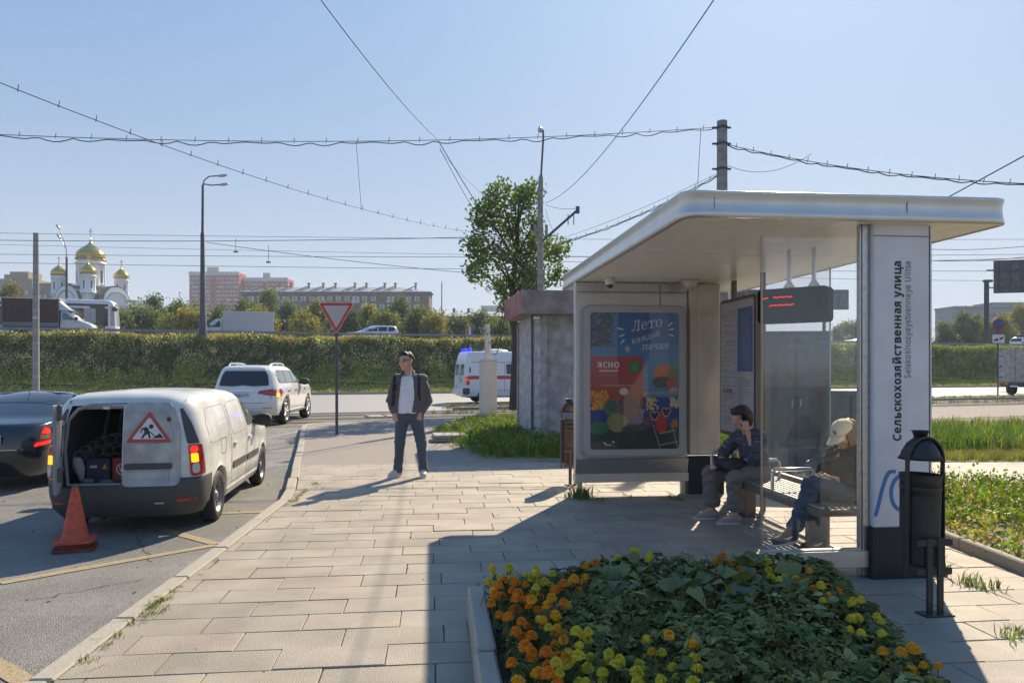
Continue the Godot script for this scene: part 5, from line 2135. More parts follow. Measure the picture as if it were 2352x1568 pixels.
func wire(label: String, a: Vector3, c: Vector3, sag: float, r: float, clips := 0, festoon := 0.0) -> Node3D:
	var o := thing("overhead_wire", label, "overhead wire", a)
	var pts := curve_of(a, c, sag, 28)
	var b := B.new()
	var q := []
	for p in pts:
		q.append(p - a)
	b.tube(q, r, 5)
	put("cable", b, mt.wire, o)
	if festoon > 0:
		b = B.new()
		var f := []
		for i in 141:
			var t := i / 140.0
			var k := t * (clips if clips else 12)
			var base := a.lerp(c, t) - Vector3(0, sag * 4.0 * t * (1 - t), 0)
			f.append(base - a - Vector3(0, 0.02 + festoon * absf(sin(k * PI)) * (0.6 + 0.4 * sin(k * 1.7)), 0))
		b.tube(f, r * 1.4, 5)
		put("second_cable", b, mt.wire, o)
	for i in clips:
		var t := (i + 0.5) / clips
		var p := a.lerp(c, t) - Vector3(0, sag * 4.0 * t * (1 - t), 0) - a
		b = B.new()
		var s := 0.09
		b.tube([p + Vector3(0.02, s, 0), p - Vector3(0.0, s * 0.4, 0)], r * 0.9, 4)
		put("clip", b, mt.wire, o)
	return o


func on_wire(a: Vector3, c: Vector3, sag: float, px: float) -> Vector3:  # the point of a hanging wire seen at px
	var best := a
	for i in 401:
		var t := i / 400.0
		var p := a.lerp(c, t) - Vector3(0, sag * 4.0 * t * (1 - t), 0)
		if absf(p.x / -p.z * 1700.0 + 1176.0 - px) < absf(best.x / -best.z * 1700.0 + 1176.0 - px):
			best = p
	return best


func build_wires():
	wire("main span wire with festooned second cable, from the left edge to the tram pole", at(-260, 296, 16.5), at(1646, 292, 20), 0.33, 0.009, 26, 0.10)
	wire("thin wire dropping from the top left of the sky to the main span wire", at(700, -50, 9), on_wire(at(-260, 296, 16.5), at(1646, 292, 20), 0.33, 1005), 0.12, 0.008)
	wire("thick twisted cable from the top centre right down to the lamp post", at(1680, -60, 7.5), at(1252, 466, 26.5), 0.45, 0.0075)
	wire("thin wire with clips from the left edge down to the poplar lamp post", at(-120, 142, 12), at(1062, 530, 25.5), 0.35, 0.009, 22)
	wire("short drop wire left of centre, between the two span wires", on_wire(at(-260, 296, 16.5), at(1646, 292, 20), 0.33, 815), on_wire(at(-120, 142, 12), at(1062, 530, 25.5), 0.35, 829), -0.03, 0.006)
	wire("taut wire from the knot on the span wire down to the kiosk", on_wire(at(-260, 296, 16.5), at(1646, 292, 20), 0.33, 1005), at(1226, 655, 24.5), 0.15, 0.011)
	wire("second thinner wire from the knot down toward the kiosk", at(1010, 340, 18.4), at(1205, 640, 25.0), 0.3, 0.007)
	wire("slack wire from the knot to the poplar crown", at(1010, 345, 18.4), at(1135, 462, 25), 0.12, 0.005)
	wire("clipped double wire from the tram pole to the right edge", at(1672, 332, 20), at(2480, 426, 15), 0.22, 0.010, 16, 0.05)
	wire("slack side wire right of the tram pole, joining the clipped wire", at(1672, 380, 20), at(1865, 353, 18.6), 0.3, 0.007)
	wire("thick wire slanting across the right edge above the roof", at(2450, 305, 9), at(2180, 452, 12.5), 0.0, 0.010)
	wire("clipped wire from the tram pole down to the lamp post arm", at(1648, 402, 20), at(1290, 556, 26), 0.18, 0.010, 13, 0.04)
	wire("upper strand from the tram pole down to the lamp post arm", at(1648, 398, 20), at(1296, 545, 26), 0.10, 0.006)
	wire("drop wire left of the tram pole down to the roof aerials", on_wire(at(-260, 296, 16.5), at(1646, 292, 20), 0.33, 1609), at(1603, 425, 19.0), -0.04, 0.008)
	wire("wavy wire from the lamp post to its cross arm", at(1253, 470, 26.5), at(1326, 478, 26.5), 0.08, 0.008)
	wire("loop of cable from the lamp post down to the switch box", at(1253, 480, 26.5), at(1290, 545, 26.5), 0.3, 0.007)
	wire("cable hanging from the kiosk corner to the utility cabinet mast", at(1158, 700, 17.5), at(1122, 775, 21.5), 0.5, 0.012)
	wire("lower cable hanging from the kiosk corner to the utility cabinet mast", at(1160, 712, 17.5), at(1120, 762, 21.5), 0.85, 0.012)
	# tram and trolley wires that cross the picture level
	var rows := [
		[-60, 534, 2440, 549, 37, 0.010, "highest level tram wire crossing the picture"], [-60, 551, 1250, 540, 36, 0.016, "thick level tram wire, second from the top at the left"],
		[-60, 560, 2440, 600, 40, 0.009, "thin level wire, third from the top at the left"], [-60, 583, 2440, 583, 36, 0.012, "level contact wire, fourth from the top at the left"],
		[-60, 602, 2440, 622, 38, 0.012, "lowest level contact wire"], [472, 556, 1240, 640, 36, 0.013, "contact wire slanting down from the tall lamp post toward the kiosk"],
		[1250, 600, 2440, 590, 34, 0.010, "level wire right of the lamp post, upper"], [1250, 618, 2440, 645, 37, 0.010, "level wire right of the lamp post, lower"],
		[2130, 572, 2460, 552, 30, 0.012, "wire rising to the right edge beside the name column, upper"], [2130, 598, 2460, 576, 30, 0.014, "wire rising to the right edge beside the name column, lower"],
	]
	for r in rows:
		wire(r[6], at(r[0], r[1], r[4]), at(r[2], r[3], r[4] + 0.5), 0.15, r[5])
	for q in [[541, 547, 578], [616, 563, 602]]:
		var o := wire("hanger between two level wires, %s of the pair right of the tall lamp post" % ("left" if q[0] < 600 else "right"), at(q[0], q[1], 36.2), at(q[0], q[2], 36.2), 0.0, 0.012)
		var b := B.new()
		b.box(Vector3(0, (q[1] - q[2]) * 36.2 / 1700.0, 0), Vector3(0.22, 0.07, 0.06), 0.01)
		put("hanger_foot", b, mt.wire, o)


# ---- vehicles: bodies are stacks of rounded plan outlines; +x is forward, +z the right side -----------
func plan_ring(r: Dictionary) -> Array:
	var p := []
	var w: float = r.w
	var rr: float = minf(r.get("rr", 0.2), w * 0.9)
	var rf: float = minf(r.get("rf", 0.3), w * 0.9)
	var xr: float = r.xr
	var xf: float = r.xf
	var ns := 56
	var nc := 6
	var ne := 12
	var half := []
	for i in ns + 1:
		half.append([Vector2(lerpf(xr + rr, xf - rf, float(i) / ns), w), 0])
	for i in range(1, nc + 1):
		var t := PI / 2 * i / nc
		half.append([Vector2(xf - rf + rf * sin(t), w - rf + rf * cos(t)), 1])
	for i in range(1, ne):
		half.append([Vector2(xf, lerpf(w - rf, -(w - rf), float(i) / ne)), 1])
	for i in range(nc + 1):
		var t := PI / 2 * (nc - i) / nc
		half.append([Vector2(xf - rf + rf * sin(t), -(w - rf + rf * cos(t))), 1])
	for i in range(1, ns):
		half.append([Vector2(lerpf(xf - rf, xr + rr, float(i) / ns), -w), 0])
	for i in range(nc + 1):
		var t := PI / 2 * i / nc
		half.append([Vector2(xr + rr - rr * sin(t), -(w - rr + rr * cos(t))), 2])
	for i in range(1, ne):
		half.append([Vector2(xr, lerpf(-(w - rr), w - rr, float(i) / ne)), 2])
	for i in range(nc):
		var t := PI / 2 * (nc - i) / nc
		half.append([Vector2(xr + rr - rr * sin(t), w - rr + rr * cos(t)), 2])
	var xm := (xr + xf) / 2
	for h in half:
		var v: Vector2 = h[0]
		var q := 1.0 - pow(v.y / w, 2)
		if h[1] == 1:
			v.x += r.get("bf", 0.08) * q
		elif h[1] == 2:
			v.x -= r.get("br", 0.04) * q
		var tp: float = r.get("tf", 0.06) if v.x > xm else r.get("tr", 0.04)
		v.y *= 1.0 - tp * pow(absf(v.x - xm) / ((xf - xr) / 2), 4)
		p.append(Vector3(v.x, r.y, v.y))
	return p


func car_body(parent: Node3D, rings: Array, arches: Array, cls: Callable, mats: Dictionary, crown_h := 0.03) -> TriangleMesh:
	var loops := []
	for r in rings:
		var lp := plan_ring(r)
		for i in lp.size():
			for a in arches:
				var dx: float = lp[i].x - a[0]
				if absf(dx) < a[2] and absf(lp[i].z) > r.w * 0.55:
					lp[i].y = maxf(lp[i].y, a[1] + sqrt(a[2] * a[2] - dx * dx))
		loops.append(lp)
	var last: Dictionary = rings[-1]
	for s in [0.88, 0.7, 0.45, 0.2]:
		var lp := []
		var cx: float = (last.xr + last.xf) / 2
		for v in loops[rings.size() - 1]:
			lp.append(Vector3(cx + (v.x - cx) * s, last.y + crown_h * (1 - s * s), v.z * s))
		loops.append(lp)
	var parts := {}
	var faces := PackedVector3Array()
	for i in loops.size() - 1:
		var a: Array = loops[i]
		var c: Array = loops[i + 1]
		for k in a.size():
			var k2 := (k + 1) % a.size()
			var m: Vector3 = (a[k] + a[k2] + c[k] + c[k2]) * 0.25
			var key: String = cls.call(m)
			if key == "":
				continue
			if not parts.has(key):
				parts[key] = B.new()
				parts[key].smooth(1)
			parts[key].quad(a[k], a[k2], c[k2], c[k])
			faces.append_array(PackedVector3Array([a[k], c[k2], a[k2], a[k], c[k], c[k2]]))
	var top: Array = loops[-1]
	var ctr := Vector3((last.xr + last.xf) / 2, last.y + crown_h, 0)
	for k in top.size():
		parts["body"].tri(top[k], top[(k + 1) % top.size()], ctr)
	for key in parts:
		put(key, parts[key], mats[key], parent)
	var tm := TriangleMesh.new()
	tm.create_from_faces(faces)
	return tm


func decal(called: String, parent: Node3D, tm: TriangleMesh, nrm: Vector3, poly: PackedVector2Array, m: Material, proud := 0.006, step := 0.14, depth := 0.012) -> MeshInstance3D:
	nrm = nrm.normalized()
	var u := nrm.cross(Vector3.UP).normalized()
	var v := u.cross(nrm)
	var b := B.new()
	b.smooth(1)
	var hit := func(p: Vector2):
		var o: Vector3 = u * p.x + v * p.y
		var h := tm.intersect_ray(o - nrm * 8.0, nrm)
		if h.is_empty():
			return null
		return Vector3(h["position"]) - nrm * proud
	var lo := poly[0]
	var hi := poly[0]
	for p in poly:
		lo = lo.min(p)
		hi = hi.max(p)
	var nx := maxi(1, ceili((hi.x - lo.x) / step))
	var ny := maxi(1, ceili((hi.y - lo.y) / step))
	for i in nx:
		for j in ny:
			var cell := rect(lo.x + (hi.x - lo.x) * i / nx, lo.y + (hi.y - lo.y) * j / ny, lo.x + (hi.x - lo.x) * (i + 1) / nx, lo.y + (hi.y - lo.y) * (j + 1) / ny)
			for piece in Geometry2D.intersect_polygons(poly, cell):
				var idx := Geometry2D.triangulate_polygon(piece)
				for t in range(0, idx.size(), 3):
					var q0 := piece[idx[t]]
					var q1 := piece[idx[t + 1]]
					var q2 := piece[idx[t + 2]]
					if (q1 - q0).cross(q2 - q0) < 0:
						var s := q1
						q1 = q2
						q2 = s
					var a = hit.call(q0)
					var c = hit.call(q1)
					var e = hit.call(q2)
					if a != null and c != null and e != null:
						b.tri(a, c, e)
	b.smooth(-1)
	var pp := poly.duplicate()
	if Geometry2D.is_polygon_clockwise(pp):
		pp.reverse()
	for i in pp.size():
		var p0: Vector2 = pp[i]
		var p1: Vector2 = pp[(i + 1) % pp.size()]
		var n := maxi(1, ceili(p0.distance_to(p1) / step))
		for k in n:
			var a = hit.call(p0.lerp(p1, float(k) / n))
			var c = hit.call(p0.lerp(p1, float(k + 1) / n))
			if a != null and c != null:
				b.quad(a + nrm * depth, c + nrm * depth, c, a)
	if b.n == 0:
		print("empty decal ", called, " on ", parent.name)
		return null
	return put(called, b, m, parent)


func line(pts: Array, w: float) -> PackedVector2Array:
	var n := pts.size()
	if n > 6 and pts[0] == pts[n - 2] and pts[1] == pts[n - 1]:  # leave a hair's gap so that a closed outline stays an outline
		pts = pts.duplicate()
		pts[n - 2] = lerpf(pts[n - 4], pts[n - 2], 0.9)
		pts[n - 1] = lerpf(pts[n - 3], pts[n - 1], 0.9)
	return Geometry2D.offset_polyline(pv(pts), w / 2, Geometry2D.JOIN_MITER, Geometry2D.END_BUTT)[0]


const RIGHT := Vector3(0, 0, -1)
const LEFT := Vector3(0, 0, 1)
const REAR := Vector3(1, 0, 0)
const FRONT := Vector3(-1, 0, 0)


func wheel(parent: Node3D, p: Vector3, r: float, w: float, style: String) -> Node3D:
	var o := node("wheel", parent, p)
	var side := signf(p.z)
	var ax := Transform3D(Basis(Vector3(1, 0, 0), Vector3(0, 0, side), Vector3(0, -side, 0)), Vector3.ZERO)
	var b := B.new()
	b.xf = ax
	b.lathe([Vector2(r * 0.60, -w / 2), Vector2(r * 0.88, -w / 2), Vector2(r * 0.97, -w * 0.40), Vector2(r, -w * 0.28), Vector2(r, w * 0.28), Vector2(r * 0.97, w * 0.40), Vector2(r * 0.88, w / 2), Vector2(r * 0.66, w * 0.47), Vector2(r * 0.62, w * 0.40)], 32)
	put("tyre", b, mt.rubber, o)
	b = B.new()
	b.xf = ax
	if style == "steel":
		b.lathe([Vector2(0, w * 0.36), Vector2(r * 0.16, w * 0.36), Vector2(r * 0.20, w * 0.24), Vector2(r * 0.36, w * 0.16), Vector2(r * 0.46, w * 0.22), Vector2(r * 0.56, w * 0.12), Vector2(r * 0.60, w * 0.40), Vector2(r * 0.65, w * 0.45)][0] if false else [Vector2(r * 0.65, w * 0.45), Vector2(r * 0.60, w * 0.40), Vector2(r * 0.56, w * 0.12), Vector2(r * 0.46, w * 0.22), Vector2(r * 0.36, w * 0.16), Vector2(r * 0.20, w * 0.24), Vector2(r * 0.16, w * 0.36), Vector2(0, w * 0.36)], 32)
		put("rim", b, mat("steel_rim", Color(0.24, 0.24, 0.245), 0.45, {"metal": 0.5}), o)
		b = B.new()
		b.xf = ax
		for i in 8:
			var a := TAU * i / 8
			b.cyl(Vector3(cos(a) * r * 0.43, w * 0.205, sin(a) * r * 0.43), r * 0.05, 0.012, 8)
		put("vent_hole", b, mt.dark, o).set_meta("kind", "stuff")
	else:
		b.lathe([Vector2(r * 0.66, w * 0.46), Vector2(r * 0.62, w * 0.42), Vector2(r * 0.58, 0.0), Vector2(r * 0.1, -w * 0.1), Vector2(0, -w * 0.1)], 32)
		put("rim_well", b, mt.dark, o)
		b = B.new()
		b.xf = ax
		var n := 10 if style == "alloy" else 5
		for i in n:
			var a := TAU * i / n
			for s in [-0.09, 0.09]:
				b.beam(Vector3(cos(a) * r * 0.1, w * 0.36, sin(a) * r * 0.1), Vector3(cos(a + s) * r * 0.62, w * 0.40, sin(a + s) * r * 0.62), r * 0.055, w * 0.12, 0.006)
		b.lathe([Vector2(r * 0.67, w * 0.465), Vector2(r * 0.665, w * 0.49), Vector2(r * 0.61, w * 0.44), Vector2(r * 0.61, w * 0.3)], 32)
		b.cyl(Vector3(0, w * 0.36, 0), r * 0.14, w * 0.14, 14, 0.004)
		put("rim", b, mt.alloy, o)
	return o


func underbody(parent: Node3D, x0: float, x1: float, w: float, y0: float, y1: float):
	var b := B.new()
	b.box(Vector3((x0 + x1) / 2, (y0 + y1) / 2, 0), Vector3(x1 - x0, y1 - y0, w), 0.02)
	put("underbody", b, mt.dark, parent)


func plate(parent: Node3D, p: Vector3, turn: float, s: String, w := 0.52, h := 0.112, region := ""):
	var o := node("number_plate", parent, p)
	o.rotation.y = turn
	var b := B.new()
	b.box(Vector3.ZERO, Vector3(w, h, 0.012), 0.004)
	put("plate", b, mat("plate_white", Color(0.62, 0.62, 0.62), 0.4), o)
	b = B.new()
	for q in [[0, h * 0.43, w * 0.94, 0.006], [0, -h * 0.43, w * 0.94, 0.006]]:
		b.box(Vector3(q[0], q[1], 0.0065), Vector3(q[2], q[3], 0.002))
	put("border", b, mt.ink, o)
	text("lettering", s, h * 0.56, mt.ink, o, Transform3D(Basis.IDENTITY, Vector3(-0.05 if region else 0.0, -0.002, 0.0075)), true, "Droid Sans", 0.002)
	if region:
		text("lettering", region, h * 0.40, mt.ink, o, Transform3D(Basis.IDENTITY, Vector3(w * 0.37, 0.01, 0.0075)), true, "Droid Sans", 0.002)


func mirror(parent: Node3D, p: Vector3, m: Material, k := 1.0):
	var o := node("side_mirror", parent, p)
	var s := signf(p.z)
	var b := B.new()
	b.beam(Vector3(0, -0.03, -s * 0.10) * k, Vector3(0.02, 0, 0) * k, 0.05 * k, 0.05 * k, 0.01)
	b.xf = Transform3D(Basis.IDENTITY, Vector3(0.02, 0.01, s * 0.09) * k)
	b.ball(Vector3.ZERO, Vector3(0.075, 0.085, 0.12) * k, 14, 10)
	put("housing", b, m, o)
	b = B.new()
	b.xf = Transform3D(Basis(Vector3.UP, s * 0.15), Vector3(-0.053, 0.01, s * 0.09) * k)
	b.prism(rounded(rect(-0.068 * k, -0.06 * k, 0.068 * k, 0.06 * k), 0.03 * k), -0.004, 0.004)
	b = B.new()
	b.xf = Transform3D(Basis(Vector3.UP, -PI / 2 + s * 0.12), Vector3(-0.056, 0.01, s * 0.095) * k)
	b.prism(rounded(rect(-0.10 * k, -0.065 * k, 0.10 * k, 0.065 * k), 0.03 * k), 0.0, 0.02 * k)
	put("mirror_glass", b, mt.car_glass, o)


func heading(o: Node3D, left_of_view: float):  # turn +x to a heading, degrees left of straight ahead
	o.rotation.y = deg_to_rad(90.0 + left_of_view)


# ---- the white van with the open rear door ---------------------------------------
func build_van():
	var o := thing("delivery_van", "dirty white van with one rear door open and roadworks triangle on the other", "van", Vector3(-4.144, -0.124, -8.376))
	heading(o, 8.7)
	o.scale = Vector3.ONE * 0.935
	var rings := []
	for q in [
		[0.20, -0.70, 3.62, 0.78, 0.28], [0.30, -0.79, 3.70, 0.835, 0.28], [0.45, -0.82, 3.72, 0.855, 0.27], [0.56, -0.82, 3.72, 0.86, 0.26], [0.62, -0.81, 3.70, 0.865, 0.25], [0.635, -0.775, 3.69, 0.862, 0.22],
		[0.76, -0.77, 3.66, 0.865, 0.22], [0.88, -0.765, 3.60, 0.865, 0.22], [0.97, -0.76, 3.40, 0.86, 0.22], [1.03, -0.755, 2.95, 0.853, 0.22], [1.06, -0.75, 2.72, 0.846, 0.22],
		[1.20, -0.735, 2.44, 0.81, 0.22], [1.34, -0.715, 2.15, 0.77, 0.22], [1.44, -0.695, 1.94, 0.735, 0.22], [1.50, -0.66, 1.80, 0.70, 0.24], [1.545, -0.60, 1.62, 0.64, 0.26], [1.572, -0.52, 1.40, 0.56, 0.28],
	]:
		rings.append({"y": q[0], "xr": q[1], "xf": q[2], "w": q[3], "rr": q[4], "rf": 0.34, "br": 0.03, "bf": 0.16, "tr": 0.05, "tf": 0.08})
	var cls := func(m: Vector3) -> String:
		if m.x < -0.55 and m.y > 0.56 and m.y < 1.44 and m.z > -0.585 and m.z < 0.03:
			return ""
		if m.y < 0.63 and m.x < -0.33:
			return "rear_bumper"
		if m.y < 0.55 and m.x > 3.3:
			return "front_bumper"
		return "body"
	var tm := car_body(o, rings, [[0.0, 0.30, 0.37], [2.905, 0.30, 0.37]], cls, {"body": mt.white_paint, "rear_bumper": mt.plastic_grey, "front_bumper": mt.plastic_grey}, 0.035)
	underbody(o, -0.45, 3.3, 1.25, 0.20, 0.55)
	for p in [Vector3(0, 0.30, 0.755), Vector3(0, 0.30, -0.755), Vector3(2.905, 0.30, 0.755), Vector3(2.905, 0.30, -0.755)]:
		wheel(o, p, 0.308, 0.185, "steel")
	# load space
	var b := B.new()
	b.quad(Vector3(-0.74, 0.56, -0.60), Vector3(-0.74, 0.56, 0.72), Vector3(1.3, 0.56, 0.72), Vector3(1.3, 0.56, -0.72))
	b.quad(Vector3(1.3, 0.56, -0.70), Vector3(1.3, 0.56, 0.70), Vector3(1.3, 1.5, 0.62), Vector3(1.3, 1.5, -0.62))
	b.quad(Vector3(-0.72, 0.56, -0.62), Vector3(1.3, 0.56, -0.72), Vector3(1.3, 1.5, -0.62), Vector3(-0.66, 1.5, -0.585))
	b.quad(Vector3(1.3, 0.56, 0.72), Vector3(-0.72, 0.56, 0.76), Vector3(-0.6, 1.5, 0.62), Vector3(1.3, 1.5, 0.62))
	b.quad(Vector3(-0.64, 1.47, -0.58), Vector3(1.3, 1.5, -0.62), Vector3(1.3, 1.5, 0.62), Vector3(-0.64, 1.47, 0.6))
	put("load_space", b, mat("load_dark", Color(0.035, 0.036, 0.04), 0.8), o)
	b = B.new()  # the frame round the opening
	b.tube([Vector3(-0.775, 0.57, 0.03), Vector3(-0.775, 0.57, -0.56), Vector3(-0.75, 0.95, -0.605), Vector3(-0.735, 1.28, -0.57), Vector3(-0.715, 1.40, -0.48), Vector3(-0.70, 1.445, -0.34), Vector3(-0.70, 1.455, 0.03)], 0.022, 8)
	put("door_frame", b, mat("frame_shade", Color(0.22, 0.22, 0.22), 0.5), o)
	b = B.new()
	b.beam(Vector3(-0.70, 1.425, -0.40), Vector3(-0.70, 1.43, 0.02), 0.03, 0.05, 0.005)
	put("door_seal", b, mt.frame_shade, o)
	b = B.new()
	b.box(Vector3(-0.735, 1.415, -0.18), Vector3(0.02, 0.03, 0.07), 0.006)
	put("latch", b, mt.panel_white, o)
	b = B.new()
	b.beam(Vector3(-0.1, 0.6, -0.52), Vector3(0.05, 1.42, -0.42), 0.05, 0.03)
	b.beam(Vector3(0.1, 1.40, -0.3), Vector3(0.25, 0.75, -0.42), 0.06, 0.03)
	put("inner_rib", b, mat("rib_grey", Color(0.10, 0.10, 0.105), 0.7), o)
	# right rear door stands proud of the body
	var dp := rounded(pv([0.02, 0.555, 0.615, 0.555, 0.605, 1.20, 0.50, 1.475, 0.02, 1.475]), 0.07)
	var door := decal("rear_door", o, tm, REAR, dp, mat("dirty_shaded_white", Color(0.50, 0.49, 0.47), 0.38, {"coat": 0.35, "tex": noise("dirt", 0.008, 0.70, 1.0, 512, 5), "scale": 0.9}), 0.022, 0.10, 0.05)  # blotchy dirt, with the shade on the van's rear put into a darker white
	decal("door_handle_strip", o, tm, REAR, rounded(rect(0.03, 0.735, 0.53, 0.805), 0.03), mt.plastic_grey, 0.032)
	decal("window_crease", o, tm, REAR, line([0.05, 1.01, 0.52, 1.03, 0.55, 1.08, 0.47, 1.33, 0.42, 1.36, 0.05, 1.37], 0.006), mt.ink_grey, 0.0235, 0.1, 0.004)
	decal("plate_recess", o, tm, REAR, line([0.05, 0.715, 0.50, 0.715, 0.50, 0.60], 0.006), mt.frame_shade, 0.0235, 0.1, 0.004)
	b = B.new()
	for y in [1.30, 1.275]:
		b.box(Vector3(-0.765 if y < 1.29 else -0.762, y, 0.485), Vector3(0.05, 0.016, 0.035))
	put("sticker", b, mt.ink, o)
	# roadworks sign
	var red := mat("sign_red", Color(0.42, 0.06, 0.05), 0.5)
	var tri := pv([0.035, 1.03, 0.525, 1.03, 0.28, 1.385])
	decal("warning_sign", o, tm, REAR, rounded(tri, 0.04), red, 0.0245, 0.12, 0.004)
	decal("sign_field", o, tm, REAR, rounded(pv([0.105, 1.07, 0.455, 1.07, 0.28, 1.315]), 0.02), mat("sign_white", Color(0.62, 0.62, 0.62), 0.5), 0.0265, 0.12, 0.004)
	var fig := [
		pv([0.283, 1.225, 0.303, 1.235, 0.322, 1.225, 0.328, 1.205, 0.318, 1.188, 0.300, 1.183, 0.284, 1.192, 0.279, 1.210]),
		pv([0.205, 1.190, 0.245, 1.205, 0.270, 1.195, 0.292, 1.130, 0.275, 1.118, 0.235, 1.150, 0.225, 1.178, 0.212, 1.172, 0.200, 1.140, 0.188, 1.148]),
		pv([0.240, 1.150, 0.268, 1.128, 0.240, 1.110, 0.222, 1.080, 0.200, 1.080, 0.220, 1.118]),
		pv([0.270, 1.128, 0.292, 1.124, 0.302, 1.080, 0.282, 1.080]),
		pv([0.255, 1.168, 0.268, 1.172, 0.352, 1.105, 0.346, 1.098]),
		pv([0.318, 1.080, 0.438, 1.080, 0.392, 1.135, 0.360, 1.108]),
	]
	for f in fig:
		decal("worker_symbol", o, tm, REAR, f, mt.ink, 0.0285, 0.12, 0.003)
	# corners: black pillar and upright lamp cluster
	var diag := Vector3(1, 0, -1)
	for sgn in [1.0, -1.0]:
		var dv := Vector3(1, 0, -sgn)
		var f := func(a: Array) -> PackedVector2Array:
			var q := pv(a)
			for i in q.size():
				q[i].x *= sgn
			return q
		decal("corner_pillar", o, tm, dv, rounded(f.call([-0.055, 1.01, 0.085, 1.01, 0.01, 1.26, -0.055, 1.41, -0.085, 1.40, -0.075, 1.2]), 0.02), mt.plastic_grey, 0.006, 0.06)
		var lamp := node("tail_light", o)
		decal("lens", lamp, tm, dv, rounded(f.call([-0.03, 0.645, 0.16, 0.66, 0.105, 1.0, -0.05, 1.0]), 0.03), mt.red_lens, 0.02, 0.06, 0.03)
		decal("amber_lens", lamp, tm, dv, rounded(f.call([-0.03, 0.80, 0.055, 0.80, 0.045, 0.90, -0.035, 0.90]), 0.015), mt.amber_lit, 0.024, 0.06)
		decal("clear_lens", lamp, tm, dv, rounded(f.call([-0.022, 0.675, 0.07, 0.675, 0.065, 0.79, -0.022, 0.79]), 0.05), mt.clear_lens, 0.024, 0.06)
		decal("round_lens", lamp, tm, dv, rounded(f.call([-0.035, 0.91, 0.045, 0.91, 0.045, 0.98, -0.035, 0.98]), 0.035), mt.red_lit if sgn > 0 else mt.red_lens, 0.024, 0.06)
	# right side: windows, seams, strips
	var seam := mat("seam_dark", Color(0.08, 0.08, 0.08), 0.8)
	for z in [RIGHT, LEFT]:
		var sg := 1.0 if z == RIGHT else -1.0
		var f := func(a: Array) -> PackedVector2Array:
			var q := pv(a)
			for i in q.size():
				q[i].x *= sg
			return q
		var l := func(a: Array, w: float) -> PackedVector2Array:
			return line(a, w) if sg > 0 else flip(line(a, w))
		decal("side_window", o, tm, z, rounded(f.call([1.66, 1.035, 2.46, 1.03, 2.10, 1.315, 1.95, 1.40, 1.62, 1.43]), 0.05), mt.plastic_grey, 0.004)
		decal("window_pane", o, tm, z, rounded(f.call([1.70, 1.06, 2.32, 1.055, 2.02, 1.295, 1.90, 1.36, 1.66, 1.39]), 0.04), mt.car_glass_light, 0.008)
		for sm in [[1.56, 0.36, 1.60, 1.40, 1.66, 1.46, 1.96, 1.43, 2.14, 1.33, 2.52, 1.03, 2.52, 0.62, 2.44, 0.36], [0.62, 0.40, 0.60, 0.95, 0.66, 1.46], [0.62, 0.37, 2.44, 0.36]]:
			decal("door_seam", o, tm, z, l.call(sm, 0.010), seam, 0.002, 0.12, 0.004)
		for sm in [[-0.38, 1.00, -0.43, 1.18, -0.34, 1.36, -0.28, 1.385, 0.50, 1.40, 0.54, 1.36, 0.52, 1.03, 0.46, 0.99, -0.34, 0.975, -0.38, 1.00], [0.70, 1.36, 0.76, 1.41, 1.44, 1.42, 1.50, 1.38, 1.48, 1.03, 1.42, 0.99, 0.74, 0.985, 0.69, 1.03, 0.70, 1.36]]:
			decal("panel_crease", o, tm, z, l.call(sm, 0.007), mt.frame_shade, 0.002, 0.12, 0.004)
		for q in [[0.68, 1.50], [1.60, 2.40]]:
			decal("rub_strip", o, tm, z, rounded(f.call([q[0], 0.545, q[1], 0.545, q[1], 0.635, q[0], 0.635]), 0.03), mt.plastic_grey, 0.016, 0.14, 0.02)
		for x in [0.72, 1.66]:
			decal("door_handle", o, tm, z, rounded(f.call([x, 0.845, x + 0.15, 0.845, x + 0.15, 0.885, x, 0.885]), 0.018), mt.white_paint, 0.03, 0.14, 0.035)
		decal("sill", o, tm, z, rounded(f.call([0.44, 0.235, 2.46, 0.235, 2.46, 0.315, 0.44, 0.315]), 0.02), mt.white_paint, 0.012, 0.2, 0.02)
	decal("fuel_flap", o, tm, RIGHT, line([0.10, 0.80, 0.28, 0.80, 0.30, 0.83, 0.30, 0.97, 0.28, 0.99, 0.10, 0.99, 0.08, 0.97, 0.08, 0.82, 0.10, 0.80], 0.008), seam, 0.002, 0.1, 0.004)
	mirror(o, Vector3(2.26, 1.07, 0.86), mt.plastic_grey, 1.15)
	mirror(o, Vector3(2.26, 1.07, -0.86), mt.plastic_grey, 1.15)
	decal("windscreen", o, tm, Vector3(-0.7, -0.6, 0), rounded(pv([-0.66, -0.55, 0.66, -0.55, 0.52, 0.0, -0.52, 0.0]), 0.08), mt.car_glass, 0.005)
	# bumper details
	b = B.new()
	b.box(Vector3(-0.83, 0.36, 0.40), Vector3(0.03, 0.02, 0.10), 0.006)
	put("bumper_reflector", b, mt.steel, o)
	decal("bumper_lens", o, tm, Vector3(1, 0, -0.35), rounded(rect(0.28, 0.37, 0.50, 0.40), 0.01), mt.red_lens, 0.006)
	decal("bumper_lens", o, tm, Vector3(1, 0, 0.35), rounded(rect(-0.50, 0.37, -0.28, 0.40), 0.01), mt.red_lens, 0.006)
	b = B.new()
	b.tube([Vector3(-0.60, 0.22, -0.2), Vector3(-0.82, 0.20, -0.2)], 0.025, 8)
	b.box(Vector3(-0.5, 0.24, -0.1), Vector3(0.3, 0.12, 0.5), 0.04)
	put("exhaust", b, mt.rubber, o)
	# the open left rear door, edge on to the camera
	var dr := node("open_rear_door", o, Vector3(-0.76, 0, -0.665))
	dr.rotation.y = deg_to_rad(21.0)
	b = B.new()
